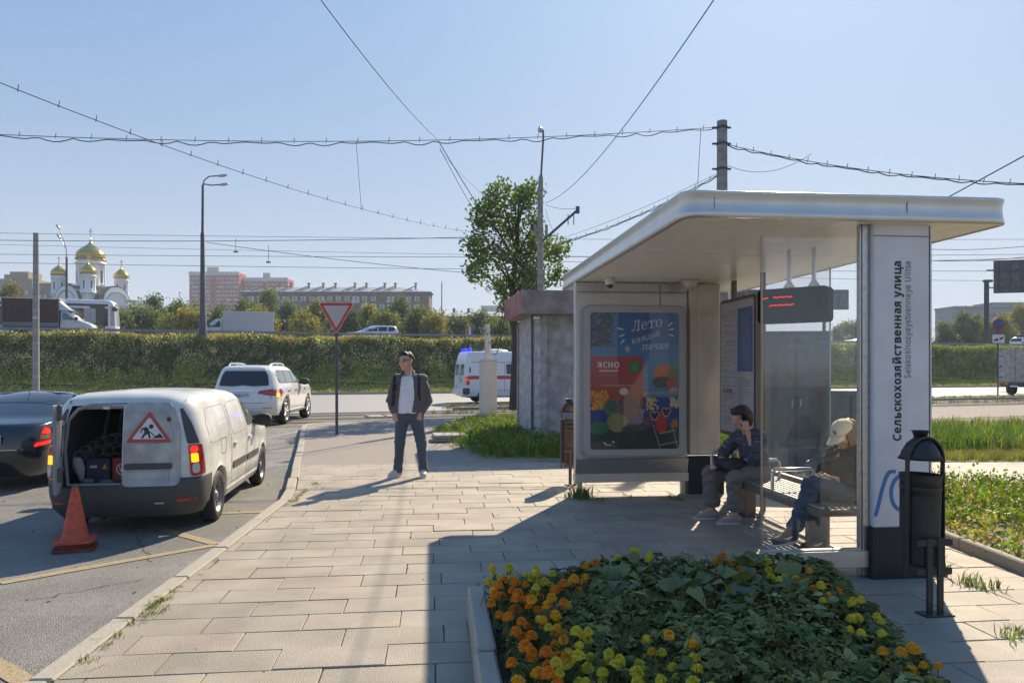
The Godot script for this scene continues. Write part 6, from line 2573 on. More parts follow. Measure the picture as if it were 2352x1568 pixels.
	var prof := PackedVector2Array([Vector2(-0.60, 0.555), Vector2(0.0, 0.555), Vector2(0.02, 0.8), Vector2(0.02, 1.18), Vector2(-0.03, 1.36), Vector2(-0.12, 1.46), Vector2(-0.60, 1.475)])
	b.prism(rounded(prof, 0.05), -0.03, 0.03)
	put("door_skin", b, mt.dirty_shaded_white, dr)
	b = B.new()
	b.prism(rounded(pv([-0.55, 0.60, -0.04, 0.60, -0.02, 0.92, -0.55, 0.92]), 0.05), 0.03, 0.045)
	b.prism(rounded(pv([-0.54, 1.02, -0.04, 1.02, -0.08, 1.34, -0.54, 1.40]), 0.06), 0.03, 0.038)
	put("door_lining", b, mt.frame_shade, dr)
	b = B.new()
	b.box(Vector3(-0.615, 0.95, 0.0), Vector3(0.03, 0.80, 0.035), 0.01)
	put("door_edge", b, mt.frame_shade, dr)
	b = B.new()
	b.box(Vector3(-0.62, 1.40, 0.03), Vector3(0.06, 0.16, 0.05), 0.012)
	b.box(Vector3(-0.62, 0.76, 0.03), Vector3(0.04, 0.14, 0.05), 0.012)
	put("door_latch", b, mt.plastic_grey, dr)
	for y in [0.75, 1.25]:
		b = B.new()
		b.box(Vector3(0.03, y, 0.03), Vector3(0.08, 0.06, 0.06), 0.01)
		put("hinge", b, mt.white_paint, dr)
	van_load(o)


func flip(p: PackedVector2Array) -> PackedVector2Array:
	for i in p.size():
		p[i].x *= -1
	return p


func van_load(van: Node3D):
	var vt := van.transform
	var first := get_child_count()
	var names := ["topmost right plastic pipe end in the van's load", "top middle plastic pipe end in the van's load", "dark capped pipe in the upper row of the van's load", "right-hand pipe of the lower row in the van's load", "second pipe from the right in the lower row of the load", "third pipe from the right in the lower row of the load", "leftmost pipe of the lower row in the van's load", "thin pipe between the rows in the van's load", "wide grey pipe lying alone at the left of the load"]
	var spots := [[-0.06, 1.045, 0.062], [-0.205, 1.05, 0.062], [-0.32, 1.015, 0.058], [-0.10, 0.935, 0.05], [-0.215, 0.92, 0.062], [-0.345, 0.91, 0.058], [-0.455, 0.93, 0.058], [-0.385, 1.0, 0.036], [-0.56 + 0.03, 0.87, 0.07]]
	for i in spots.size():
		var q: Array = spots[i]
		var o := thing("plastic_pipe", names[i], "pipe", vt * Vector3(-0.62 + (i % 3) * 0.03, q[1], q[0]), van.rotation.y, "pipes in the van")
		var b := B.new()
		b.xf = Transform3D(Basis(Vector3(0, 0, 1), Vector3(1, 0, 0), Vector3(0, 1, 0)), Vector3(0.8, 0, 0))
		var r: float = q[2]
		b.lathe([Vector2(r * 0.86, 0.8), Vector2(r * 0.86, -0.79), Vector2(r * 0.9, -0.8), Vector2(r, -0.79), Vector2(r, 0.8)], 18)
		put("wall", b, mat("pipe_grey", Color(0.07, 0.065, 0.065), 0.6) if i != 8 else mat("pipe_pale", Color(0.18, 0.19, 0.20), 0.6), o)
		b = B.new()
		b.xf = Transform3D(Basis(Vector3(0, 0, 1), Vector3(1, 0, 0), Vector3(0, 1, 0)), Vector3(0.8, 0, 0))
		b.cyl(Vector3(0, 0.0, 0), r * 0.85, 0.01, 18)
		put("inner_stop", b, mt.dark, o)
	var box_ := thing("red_box", "red box with a white ring mark and letter W beside the closed van door", "box", vt * Vector3(-0.55, 0.56, -0.08), van.rotation.y)
	var b := B.new()
	b.box(Vector3(0.2, 0.14, 0), Vector3(0.4, 0.28, 0.22), 0.01)
	put("case", b, mat("box_red", Color(0.30, 0.035, 0.035), 0.6), box_)
	b = B.new()
	var ring := []
	for i in 19:
		var a := deg_to_rad(100 + 320.0 * i / 18.0)
		ring.append(Vector3(-0.003, 0.15 + sin(a) * 0.06, cos(a) * 0.06))
	b.tube(ring, 0.007, 5)
	put("ring_mark", b, mt.white_ink, box_)
	text("lettering", "W", 0.05, mt.white_ink, box_, Transform3D(Basis(Vector3.UP, -PI / 2), Vector3(-0.004, 0.15, 0)), true, "Droid Sans", 0.003)
	var crate := thing("tool_case", "dark blue case with faint mirrored lettering under the pipes in the van", "case", vt * Vector3(-0.56, 0.56, -0.34), van.rotation.y)
	b = B.new()
	b.box(Vector3(0.25, 0.14, 0), Vector3(0.5, 0.28, 0.26), 0.015)
	put("case", b, mat("case_blue", Color(0.03, 0.035, 0.06), 0.6), crate)
	text("lettering", "соэ", 0.035, mt.white_ink, crate, Transform3D(Basis(Vector3.UP, -PI / 2).scaled(Vector3(-1, 1, 1)) if false else Basis(Vector3.UP, -PI / 2), Vector3(-0.004, 0.19, -0.04)), true, "Droid Sans", 0.003)
	b = B.new()
	b.prism(pv([-0.02, -0.02, 0.035, -0.02, 0.01, 0.035]), 0, 0.003)
	var mk := put("triangle_mark", b, mat("mark_orange", Color(0.6, 0.25, 0.06), 0.6), crate)
	mk.transform = Transform3D(Basis(Vector3.UP, -PI / 2), Vector3(-0.003, 0.18, 0.07))
	var sack := thing("paper_sack", "crumpled pale sack hanging over the left side of the van's load", "sack", vt * Vector3(-0.60, 0.56, -0.53), van.rotation.y)
	b = B.new()
	b.smooth(1)
	var prev := []
	for i in 9:
		var t := i / 8.0
		var row := []
		for k in 10:
			var a := TAU * k / 10
			var rad := 0.055 * (0.8 + 0.4 * sin(t * 5.0) + rng.randf_range(-0.15, 0.15))
			row.append(Vector3(cos(a) * rad - 0.02, 0.30 - 0.30 * t, sin(a) * rad * 0.9 + 0.06 * t))
		if i:
			for k in 10:
				b.quad(prev[(k + 1) % 10], prev[k], row[k], row[(k + 1) % 10])
		prev = row
	put("paper", b, mat("sack_pale", Color(0.26, 0.27, 0.29), 0.9), sack)
	for q in [[-0.40, 0.60, "crumpled plastic bag on the van floor, left"], [-0.20, 0.585, "crumpled plastic bag on the van floor, middle"]]:
		var bag := thing("plastic_bag", q[2], "bag", vt * Vector3(-0.68, q[1], q[0]), van.rotation.y)
		b = B.new()
		b.ball(Vector3.ZERO, Vector3(0.05, 0.035, 0.08), 9, 6)
		put("film", b, mat("bag_grey", Color(0.12, 0.12, 0.12), 0.5), bag)
	for i in range(first, get_child_count()):
		get_child(i).scale = van.scale


# ---- the other cars ------------------------------------------------------------------
func all_body(_m: Vector3) -> String:
	return "body"


func rings_of(rows: Array, o := {}) -> Array:
	var out := []
	for q in rows:
		var d := {"y": q[0], "xr": q[1], "xf": q[2], "w": q[3]}
		d.merge(o)
		out.append(d)
	return out


func build_cars():
	build_white_suv()
	build_sedan()
	build_ambulance()
	build_highway_suvs()


func build_white_suv():
	var o := thing("white_suv", "large white off-road car with chrome roof rails turning right ahead of the van", "car", Vector3(-8.12, -0.124, -23.3))
	heading(o, 3.0)
	var rg := rings_of([
		[0.32, -0.95, 3.95, 0.93], [0.45, -1.12, 4.08, 0.985], [0.62, -1.17, 4.12, 1.0], [0.80, -1.15, 4.12, 1.01], [0.98, -1.10, 4.08, 1.01], [1.10, -1.08, 4.0, 1.0], [1.18, -1.06, 3.85, 0.985], [1.24, -1.04, 3.1, 0.965], [1.27, -1.03, 2.55, 0.955],
		[1.45, -0.98, 2.2, 0.905], [1.62, -0.92, 1.85, 0.85], [1.74, -0.86, 1.6, 0.80], [1.80, -0.78, 1.4, 0.74], [1.835, -0.66, 1.2, 0.66],
	], {"rr": 0.3, "rf": 0.4, "br": 0.08, "bf": 0.14, "tr": 0.07, "tf": 0.10})
	var white := mat("pearl_white", Color(0.70, 0.69, 0.67), 0.28, {"coat": 0.8})
	var tm := car_body(o, rg, [[0.0, 0.41, 0.47], [3.075, 0.41, 0.47]], all_body, {"body": white}, 0.03)
	underbody(o, -0.8, 3.8, 1.5, 0.26, 0.9)
	for p in [Vector3(0, 0.41, 0.88), Vector3(0, 0.41, -0.88), Vector3(3.075, 0.41, 0.88), Vector3(3.075, 0.41, -0.88)]:
		wheel(o, p, 0.41, 0.27, "alloy")
	decal("rear_window", o, tm, REAR, rounded(pv([-0.74, 1.235, -0.3, 1.215, 0.0, 1.245, 0.3, 1.215, 0.74, 1.235, 0.68, 1.55, 0.60, 1.67, -0.60, 1.67, -0.68, 1.55]), 0.04), mt.car_glass, 0.014, 0.09)
	decal("spoiler", o, tm, REAR, rounded(pv([-0.62, 1.70, 0.62, 1.70, 0.60, 1.76, -0.60, 1.76]), 0.02), white, 0.06, 0.14, 0.12)
	for s in [1.0, -1.0]:
		var f := func(a: Array) -> PackedVector2Array:
			var q := pv(a)
			for i in q.size():
				q[i].x *= s
			return q
		var lamp := node("tail_light", o)
		decal("lens", lamp, tm, REAR, rounded(f.call([0.42, 1.0, 0.80, 0.93, 0.93, 0.92, 0.93, 1.10, 0.80, 1.13, 0.48, 1.08]), 0.02), mt.red_lens, 0.012, 0.07, 0.02)
		decal("side_lens", lamp, tm, Vector3(1, 0, -s * 1.6), rounded(f.call([-0.08, 0.93, 0.02, 0.90, 0.20, 1.02, 0.10, 1.11, -0.08, 1.14]), 0.02), mt.red_lens, 0.016, 0.07, 0.02)
		decal("amber_lens", lamp, tm, Vector3(1, 0, -s * 1.2), rounded(f.call([-0.10, 0.885, 0.06, 0.885, 0.09, 0.97, 0.0, 1.0, -0.10, 0.99]), 0.02), mt.amber_lit if s > 0 else mt.amber_lens, 0.022, 0.07, 0.02)
		var z := Vector3(0, 0, -s)
		decal("side_window", o, tm, z, rounded(f.call([-0.72, 1.56, -0.60, 1.30, 2.18, 1.28, 1.72, 1.62, 1.55, 1.69, -0.55, 1.70]), 0.05), mt.plastic_grey, 0.003)
		for q in [[-0.64, 1.56, -0.52, 1.32, 0.12, 1.31, 0.05, 1.665, -0.5, 1.66], [0.20, 1.31, 0.98, 1.31, 0.93, 1.665, 0.13, 1.665], [1.07, 1.31, 2.06, 1.305, 1.68, 1.595, 1.50, 1.66, 1.02, 1.665]]:
			decal("window_pane", o, tm, z, rounded(f.call(q), 0.04), mt.car_glass_light, 0.008)
		for x in [0.16, 1.03]:
			decal("door_seam", o, tm, z, f.call(Array_line([x, 0.55, x, 1.27], 0.012)), mt.seam_dark, 0.002, 0.2, 0.004)
			decal("door_handle", o, tm, z, rounded(f.call([x + 0.08, 1.04, x + 0.26, 1.04, x + 0.26, 1.075, x + 0.08, 1.075]), 0.015), mt.chrome, 0.03, 0.2, 0.03)
		decal("fender_vent", o, tm, z, rounded(f.call([2.38, 1.02, 2.62, 1.06, 2.60, 1.10, 2.40, 1.09]), 0.02), mt.chrome, 0.008)
		decal("side_step", o, tm, z, rounded(f.call([0.50, 0.36, 2.58, 0.36, 2.58, 0.42, 0.50, 0.42]), 0.02), mt.alloy, 0.06, 0.3, 0.08)
		mirror(o, Vector3(2.02, 1.30, s * 0.98), mt.plastic_grey, 1.35)
		var b := B.new()
		b.tube([Vector3(-0.5, 1.83, s * 0.62), Vector3(-0.3, 1.90, s * 0.63), Vector3(0.4, 1.92, s * 0.64), Vector3(1.0, 1.90, s * 0.63), Vector3(1.22, 1.83, s * 0.61)], 0.028, 8)
		b.beam(Vector3(0.36, 1.84, s * 0.63), Vector3(0.36, 1.92, s * 0.64), 0.05, 0.04)
		put("roof_rail", b, mt.chrome, o)
	decal("chrome_bar", o, tm, REAR, rounded(rect(-0.42, 1.07, 0.30, 1.11), 0.015), mt.chrome, 0.03, 0.14, 0.03)
	var b := B.new()
	b.xf = Transform3D(Basis(Vector3.UP, PI / 2), Vector3(-1.145, 1.165, -0.06))
	b.ball(Vector3.ZERO, Vector3(0.075, 0.035, 0.012), 14, 6)
	put("badge", b, mt.chrome, o)
	plate(o, Vector3(-1.205, 0.945, -0.06), -PI / 2, "н636сс", 0.52, 0.115, "977")
	decal("tailgate_seam", o, tm, REAR, pv(Array_line([-0.72, 0.72, 0.72, 0.72], 0.014)), mt.seam_dark, 0.002, 0.1, 0.004)
	decal("tailgate_seam", o, tm, REAR, pv(Array_line([0.80, 0.74, 0.84, 1.2], 0.012)), mt.seam_dark, 0.002, 0.1, 0.004)
	decal("chrome_strip", o, tm, REAR, rounded(rect(-0.36, 0.845, 0.28, 0.862), 0.006), mt.chrome, 0.01)
	for s in [-1.0, 1.0]:
		decal("bumper_lens", o, tm, REAR, rounded(rect(s * 0.72 - 0.12, 0.545, s * 0.72 + 0.12, 0.57), 0.008), mt.red_lens, 0.008)
	decal("windscreen", o, tm, Vector3(-0.72, -0.6, 0), rounded(pv([-0.76, -0.55, 0.76, -0.55, 0.62, 0.12, -0.62, 0.12]), 0.08), mt.car_glass, 0.005)


func Array_line(a: Array, w: float) -> Array:
	var out := []
	for p in line(a, w):
		out.append(p.x)
		out.append(p.y)
	return out


func build_sedan():
	var o := thing("dark_sedan", "dark blue-black saloon car with lit tail lights, cut by the left edge", "car", Vector3(-7.63, -0.124, -11.3))
	heading(o, 9.0)
	var rg := rings_of([
		[0.20, -0.85, 3.35, 0.76], [0.30, -0.98, 3.48, 0.83], [0.45, -1.03, 3.52, 0.86], [0.60, -1.04, 3.52, 0.868], [0.75, -1.02, 3.45, 0.868], [0.86, -0.99, 3.25, 0.86], [0.93, -0.95, 2.8, 0.85], [0.96, -0.88, 2.3, 0.84], [0.985, -0.42, 1.95, 0.815],
		[1.05, -0.26, 1.80, 0.785], [1.16, 0.00, 1.55, 0.72], [1.26, 0.27, 1.28, 0.655], [1.315, 0.48, 1.10, 0.59], [1.345, 0.62, 0.98, 0.50],
	], {"rr": 0.28, "rf": 0.4, "br": 0.10, "bf": 0.16, "tr": 0.10, "tf": 0.10})
	var paint := mat("dark_paint", Color(0.012, 0.016, 0.022), 0.22, {"metal": 0.3, "coat": 1.0})
	var tm := car_body(o, rg, [[0.0, 0.31, 0.36], [2.72, 0.31, 0.36]], all_body, {"body": paint}, 0.03)
	underbody(o, -0.7, 3.2, 1.3, 0.18, 0.6)
	for p in [Vector3(0, 0.31, 0.75), Vector3(0, 0.31, -0.75), Vector3(2.72, 0.31, 0.75), Vector3(2.72, 0.31, -0.75)]:
		wheel(o, p, 0.31, 0.20, "five")
	decal("rear_window", o, tm, Vector3(0.55, -0.83, 0), rounded(pv([-0.60, 0.71, 0.60, 0.71, 0.50, 1.16, -0.50, 1.16]), 0.08), mt.car_glass, 0.005)
	for s in [1.0, -1.0]:
		var f := func(a: Array) -> PackedVector2Array:
			var q := pv(a)
			for i in q.size():
				q[i].x *= s
			return q
		var lamp := node("tail_light", o)
		var dv := Vector3(1, 0, -s * 0.6)
		decal("lens", lamp, tm, dv, rounded(f.call([0.10, 0.62, 0.36, 0.66, 0.355, 0.86, 0.27, 0.90]), 0.03), mt.red_lens, 0.008, 0.06, 0.02)
		decal("upper_lens", lamp, tm, dv, rounded(f.call([0.22, 0.81, 0.355, 0.80, 0.35, 0.86, 0.27, 0.895]), 0.02), mt.red_lit, 0.013, 0.06, 0.02)
		decal("clear_lens", lamp, tm, dv, rounded(f.call([0.19, 0.73, 0.355, 0.735, 0.355, 0.79, 0.215, 0.79]), 0.015), mat("smoked_lens", Color(0.20, 0.13, 0.10), 0.15), 0.013, 0.06, 0.02)
		decal("lower_lens", lamp, tm, dv, rounded(f.call([0.12, 0.63, 0.36, 0.665, 0.355, 0.70, 0.15, 0.68]), 0.015), mt.red_lit, 0.013, 0.06, 0.02)
		decal("side_window", o, tm, Vector3(0, 0, -s), rounded(f.call([0.12, 0.99, 1.80, 0.99, 1.30, 1.23, 0.55, 1.25]), 0.05), mt.car_glass, 0.005)
		mirror(o, Vector3(1.62, 1.0, s * 0.82), paint)
	var b := B.new()
	b.tube([Vector3(0.55, 1.34, 0.0), Vector3(0.38, 1.50, 0.0)], 0.006, 5)
	put("aerial", b, mt.dark, o)
	decal("boot_seam", o, tm, REAR, pv(Array_line([-0.62, 0.60, 0.62, 0.60], 0.012)), mt.steel, 0.003, 0.1, 0.004)
	plate(o, Vector3(-1.145, 0.755, 0.12), -PI / 2, "P ADY", 0.52, 0.112)


func build_ambulance():
	var o := thing("ambulance", "white ambulance with red stripe and lit blue beacons behind the utility cabinet", "ambulance", Vector3(-1.62, -0.124, -38.6))
	o.rotation.y = deg_to_rad(20)
	var rg := rings_of([
		[0.35, -1.12, 4.15, 0.95], [0.50, -1.18, 4.25, 1.0], [0.80, -1.18, 4.25, 1.03], [1.2, -1.17, 4.0, 1.035], [1.35, -1.165, 3.75, 1.03], [1.45, -1.16, 3.5, 1.02], [1.9, -1.12, 3.1, 0.98], [2.15, -1.08, 2.85, 0.955], [2.40, -1.02, 2.55, 0.93], [2.55, -0.96, 2.30, 0.90], [2.63, -0.88, 2.1, 0.84],
	], {"rr": 0.10, "rf": 0.35, "br": 0.02, "bf": 0.14, "tr": 0.01, "tf": 0.08})
	var white := mat("ambulance_white", Color(0.68, 0.68, 0.71), 0.35, {"coat": 0.4})
	var tm := car_body(o, rg, [[0.0, 0.36, 0.46], [2.9, 0.36, 0.46]], all_body, {"body": white}, 0.02)
	underbody(o, -0.9, 3.9, 1.5, 0.28, 0.8)
	for p in [Vector3(0, 0.36, 0.86), Vector3(0, 0.36, -0.86), Vector3(2.9, 0.36, 0.88), Vector3(2.9, 0.36, -0.88)]:
		wheel(o, p, 0.36, 0.24, "steel")
	var red := mat("stripe_red", Color(0.45, 0.035, 0.03), 0.4)
	decal("stripe", o, tm, RIGHT, rect(-1.0, 1.22, 3.5, 1.40), red, 0.004, 0.3)
	decal("roof_seam", o, tm, RIGHT, pv(Array_line([-1.05, 2.08, 2.7, 2.08], 0.025)), mt.seam_dark, 0.003, 0.3, 0.004)
	decal("side_window", o, tm, RIGHT, rounded(rect(1.05, 1.48, 2.05, 2.0), 0.08), mt.car_glass, 0.006, 0.3)
	decal("side_vent", o, tm, RIGHT, rounded(rect(-0.93, 1.56, -0.86, 1.82), 0.02), mt.dark, 0.008)
	decal("door_seam", o, tm, RIGHT, pv(Array_line([0.95, 0.55, 0.95, 2.05], 0.02)), mt.seam_dark, 0.003, 0.3, 0.004)
	decal("lower_seam", o, tm, RIGHT, pv(Array_line([-0.6, 0.66, 3.2, 0.66], 0.02)), mt.frame_shade, 0.003, 0.3, 0.004)
	text("lettering", "ЭКС", 0.13, mt.white_ink, o, Transform3D(Basis.IDENTITY, Vector3(1.42, 1.31, 1.045)), true)
	for s in [-1.0, 1.0]:
		decal("rear_window", o, tm, REAR, rounded(rect(s * 0.46 - 0.30, 1.42, s * 0.46 + 0.30, 1.98), 0.08), mt.plastic_grey, 0.005)
		decal("rear_pane", o, tm, REAR, rounded(rect(s * 0.46 - 0.26, 1.45, s * 0.46 + 0.26, 1.80), 0.06), mat("pane_pale", Color(0.30, 0.33, 0.38), 0.1), 0.009)
		decal("tail_light", o, tm, Vector3(1, 0, -s), rounded(rect(s * -0.02 - 0.09, 0.93, s * -0.02 + 0.09, 1.35), 0.02), mt.red_lens, 0.01)
		decal("tail_lamp_lit", o, tm, Vector3(1, 0, -s), rounded(rect(s * -0.02 - 0.06, 1.15, s * -0.02 + 0.06, 1.23), 0.02), mt.red_lit, 0.014)
	decal("rear_door_seam", o, tm, REAR, pv(Array_line([0.0, 0.6, 0.0, 2.1], 0.02)), mt.seam_dark, 0.003, 0.2, 0.004)
	decal("red_cross", o, tm, REAR, pv([0.40, 1.02, 0.46, 1.02, 0.46, 1.11, 0.56, 1.11, 0.56, 1.17, 0.46, 1.17, 0.46, 1.30, 0.40, 1.30, 0.40, 1.17, 0.30, 1.17, 0.30, 1.11, 0.40, 1.11]), red, 0.008)
	decal("door_handle", o, tm, REAR, rounded(rect(0.04, 1.22, 0.09, 1.38), 0.02), mt.dark, 0.02)
	decal("number_plate", o, tm, REAR, rounded(rect(-0.62, 0.72, -0.30, 0.92), 0.02), mat("plate_grey", Color(0.45, 0.45, 0.47), 0.5), 0.012)
	var b := B.new()
	b.box(Vector3(-1.22, 0.52, 0), Vector3(0.10, 0.20, 2.0), 0.03)
	put("rear_bumper", b, white, o)
	b = B.new()
	b.box(Vector3(-1.10, 0.62, 1.0), Vector3(0.34, 0.32, 0.16), 0.03)
	put("corner_step", b, mt.plastic_grey, o)
	b = B.new()
	b.box(Vector3(-0.45, 0.32, 0.92), Vector3(0.05, 0.34, 0.26), 0.01)
	put("mud_flap", b, mt.rubber, o)
	b = B.new()
	b.xf.origin = Vector3(0.8, 2.64, 0)
	b.ball(Vector3.ZERO, Vector3(0.75, 0.16, 0.55), 14, 6)
	put("roof_hatch", b, white, o)
	var blue := mat("blue_lit", Color(0.05, 0.08, 0.5), 0.2, {"emit": Color(0.05, 0.09, 1.0), "energy": 2.6})
	for q in [[-0.80, -0.45], [-0.78, 0.52]]:
		b = B.new()
		b.xf.origin = Vector3(q[0], 2.60, q[1])
		b.lathe([Vector2(0.13, 0), Vector2(0.13, 0.12), Vector2(0.10, 0.20), Vector2(0.0, 0.22)], 12)
		put("beacon", b, blue, o)
		var li := OmniLight3D.new()
		li.name = "beacon_light"
		li.light_color = Color(0.15, 0.25, 1.0)
		li.light_energy = 0.5
		li.omni_range = 6.0
		li.omni_attenuation = 2.0
		li.light_size = 0.1
		li.shadow_enabled = true
		o.add_child(li, true)
		li.position = Vector3(q[0], 2.70, q[1])


func build_highway_suvs():
	var rg := rings_of([
		[0.30, -0.80, 3.80, 0.92], [0.45, -0.92, 3.92, 0.96], [0.70, -0.94, 3.95, 0.985], [0.95, -0.92, 3.88, 0.985], [1.05, -0.90, 3.65, 0.97], [1.12, -0.88, 2.9, 0.95], [1.16, -0.87, 2.62, 0.94],
		[1.35, -0.82, 2.2, 0.88], [1.55, -0.74, 1.75, 0.80], [1.66, -0.66, 1.45, 0.74], [1.72, -0.52, 1.2, 0.66],
	], {"rr": 0.25, "rf": 0.4, "br": 0.05, "bf": 0.12, "tr": 0.06, "tf": 0.10})
	var rows := [
		[889, 71.5, true, "silver-white estate car driving left on the raised highway, above the man", mat("silver_paint", Color(0.52, 0.53, 0.57), 0.3, {"coat": 0.8})],
		[2346, 68.0, false, "white estate car with black roof box on the highway at the right edge", mt.pearl_white],
		[2010, 69.0, true, "pale car on the highway seen in the glass beside the steel post", mt.pearl_white],
	]
	for r in rows:
		var sl: float = (r[0] - 1176.0) / 1700.0
		var d: float = r[1] / (1.0 - 0.365 * sl)
		var o := thing("highway_car", r[3], "car", Vector3(sl * d, 3.81, -d))
		o.rotation.y = deg_to_rad(200 if r[2] else 20)
		var ctr := Node3D.new()
		var tm := car_body(o, rg, [[0.0, 0.37, 0.43], [2.95, 0.37, 0.43]], all_body, {"body": r[4]}, 0.03)
		ctr.free()
		underbody(o, -0.7, 3.6, 1.4, 0.24, 0.8)
		for p in [Vector3(0, 0.37, 0.84), Vector3(0, 0.37, -0.84), Vector3(2.95, 0.37, 0.84), Vector3(2.95, 0.37, -0.84)]:
			wheel(o, p, 0.37, 0.24, "five")
		for s in [1.0, -1.0]:
			var f := func(a: Array) -> PackedVector2Array:
				var q := pv(a)
				for i in q.size():
					q[i].x *= s
				return q
			for q in [[-0.58, 1.50, -0.46, 1.22, 0.10, 1.21, 0.02, 1.57, -0.42, 1.57], [0.22, 1.21, 0.98, 1.20, 0.92, 1.58, 0.14, 1.58], [1.06, 1.20, 2.20, 1.18, 1.72, 1.50, 1.50, 1.58, 1.0, 1.58]]:
				decal("window", o, tm, Vector3(0, 0, -s), rounded(f.call(q), 0.04), mt.car_glass, 0.006, 0.25)
			decal("tail_light", o, tm, Vector3(1, 0, -s), rounded(rect(-0.08, 0.95, 0.08, 1.15), 0.02), mt.red_lens, 0.01)
			decal("headlight", o, tm, Vector3(-1, 0, -s), rounded(rect(-0.16, 0.80, 0.16, 0.96), 0.02), mt.clear_lens, 0.01)
		decal("rear_window", o, tm, REAR, rounded(pv([-0.70, 1.20, 0.70, 1.20, 0.60, 1.55, -0.60, 1.55]), 0.05), mt.car_glass, 0.006)
		decal("windscreen", o, tm, Vector3(-0.72, -0.65, 0), rounded(pv([-0.72, -0.75, 0.72, -0.75, 0.60, 0.0, -0.60, 0.0]), 0.08), mt.car_glass, 0.005)
		if r[0] > 2300:
			var b := B.new()
			b.box(Vector3(0.45, 1.92, 0), Vector3(1.9, 0.28, 0.8), 0.09)
			put("roof_box", b, mt.plastic_grey, o)


# ---- lorries and the bus -----------------------------------------------------------
func cab(o: Node3D, m: Material, x0: float, tall: bool) -> TriangleMesh:  # bonneted light lorry cab, front at x0 + 2.1
	var rg := rings_of([
		[0.38, x0, x0 + 2.0, 0.88], [0.55, x0, x0 + 2.12, 0.95], [0.85, x0, x0 + 2.12, 0.98], [1.02, x0, x0 + 2.02, 0.97], [1.14, x0, x0 + 1.82, 0.95], [1.26, x0, x0 + 1.55, 0.93], [1.36, x0, x0 + 1.22, 0.92], [1.6, x0, x0 + 0.98, 0.88], [1.85, x0, x0 + 0.72, 0.84], [2.0, x0, x0 + 0.52, 0.80], [2.08, x0 + 0.03, x0 + 0.38, 0.72],
	], {"rr": 0.05, "rf": 0.3, "br": 0.0, "bf": 0.12, "tr": 0.0, "tf": 0.08})
	var tm := car_body(o, rg, [[x0 + 1.35, 0.36, 0.45]], all_body, {"body": m}, 0.02)
	for s in [1.0, -1.0]:
		var f := func(a: Array) -> PackedVector2Array:
			var q := pv(a)
			for i in q.size():
				q[i].x *= s
			return q
		decal("side_window", o, tm, Vector3(0, 0, -s), rounded(f.call([x0 + 0.16, 1.36, x0 + 1.08, 1.34, x0 + 0.68, 1.84, x0 + 0.16, 1.88]), 0.05), mt.car_glass_light if s > 0 else mt.car_glass, 0.006, 0.2)
		decal("headlight", o, tm, Vector3(-1, 0, -s * 0.7), rounded(rect(-0.20 if s > 0 else -0.14, 0.90, 0.14 if s > 0 else 0.20, 1.06), 0.03), mt.clear_lens, 0.01)
		decal("door_seam", o, tm, Vector3(0, 0, -s), f.call(Array_line([x0 + 0.12, 0.5, x0 + 0.12, 1.95], 0.02)), mt.seam_dark, 0.003, 0.3, 0.004)
		mirror(o, Vector3(x0 + 1.05, 1.45, s * 0.98), mt.plastic_grey, 1.5)
	decal("windscreen", o, tm, Vector3(-0.78, -0.62, 0), rounded(pv([-0.74, 0.0, 0.74, 0.0, 0.66, 0.95, -0.66, 0.95]), 0.08), mt.car_glass_light, 0.006)
	decal("grille", o, tm, FRONT, rounded(rect(-0.5, 0.72, 0.5, 0.90), 0.04), mt.plastic_grey, 0.01)
	for p in [Vector3(x0 + 1.35, 0.36, 0.82), Vector3(x0 + 1.35, 0.36, -0.82)]:
		wheel(o, p, 0.36, 0.22, "steel")
	underbody(o, x0, x0 + 1.9, 1.2, 0.3, 0.8)
	return tm


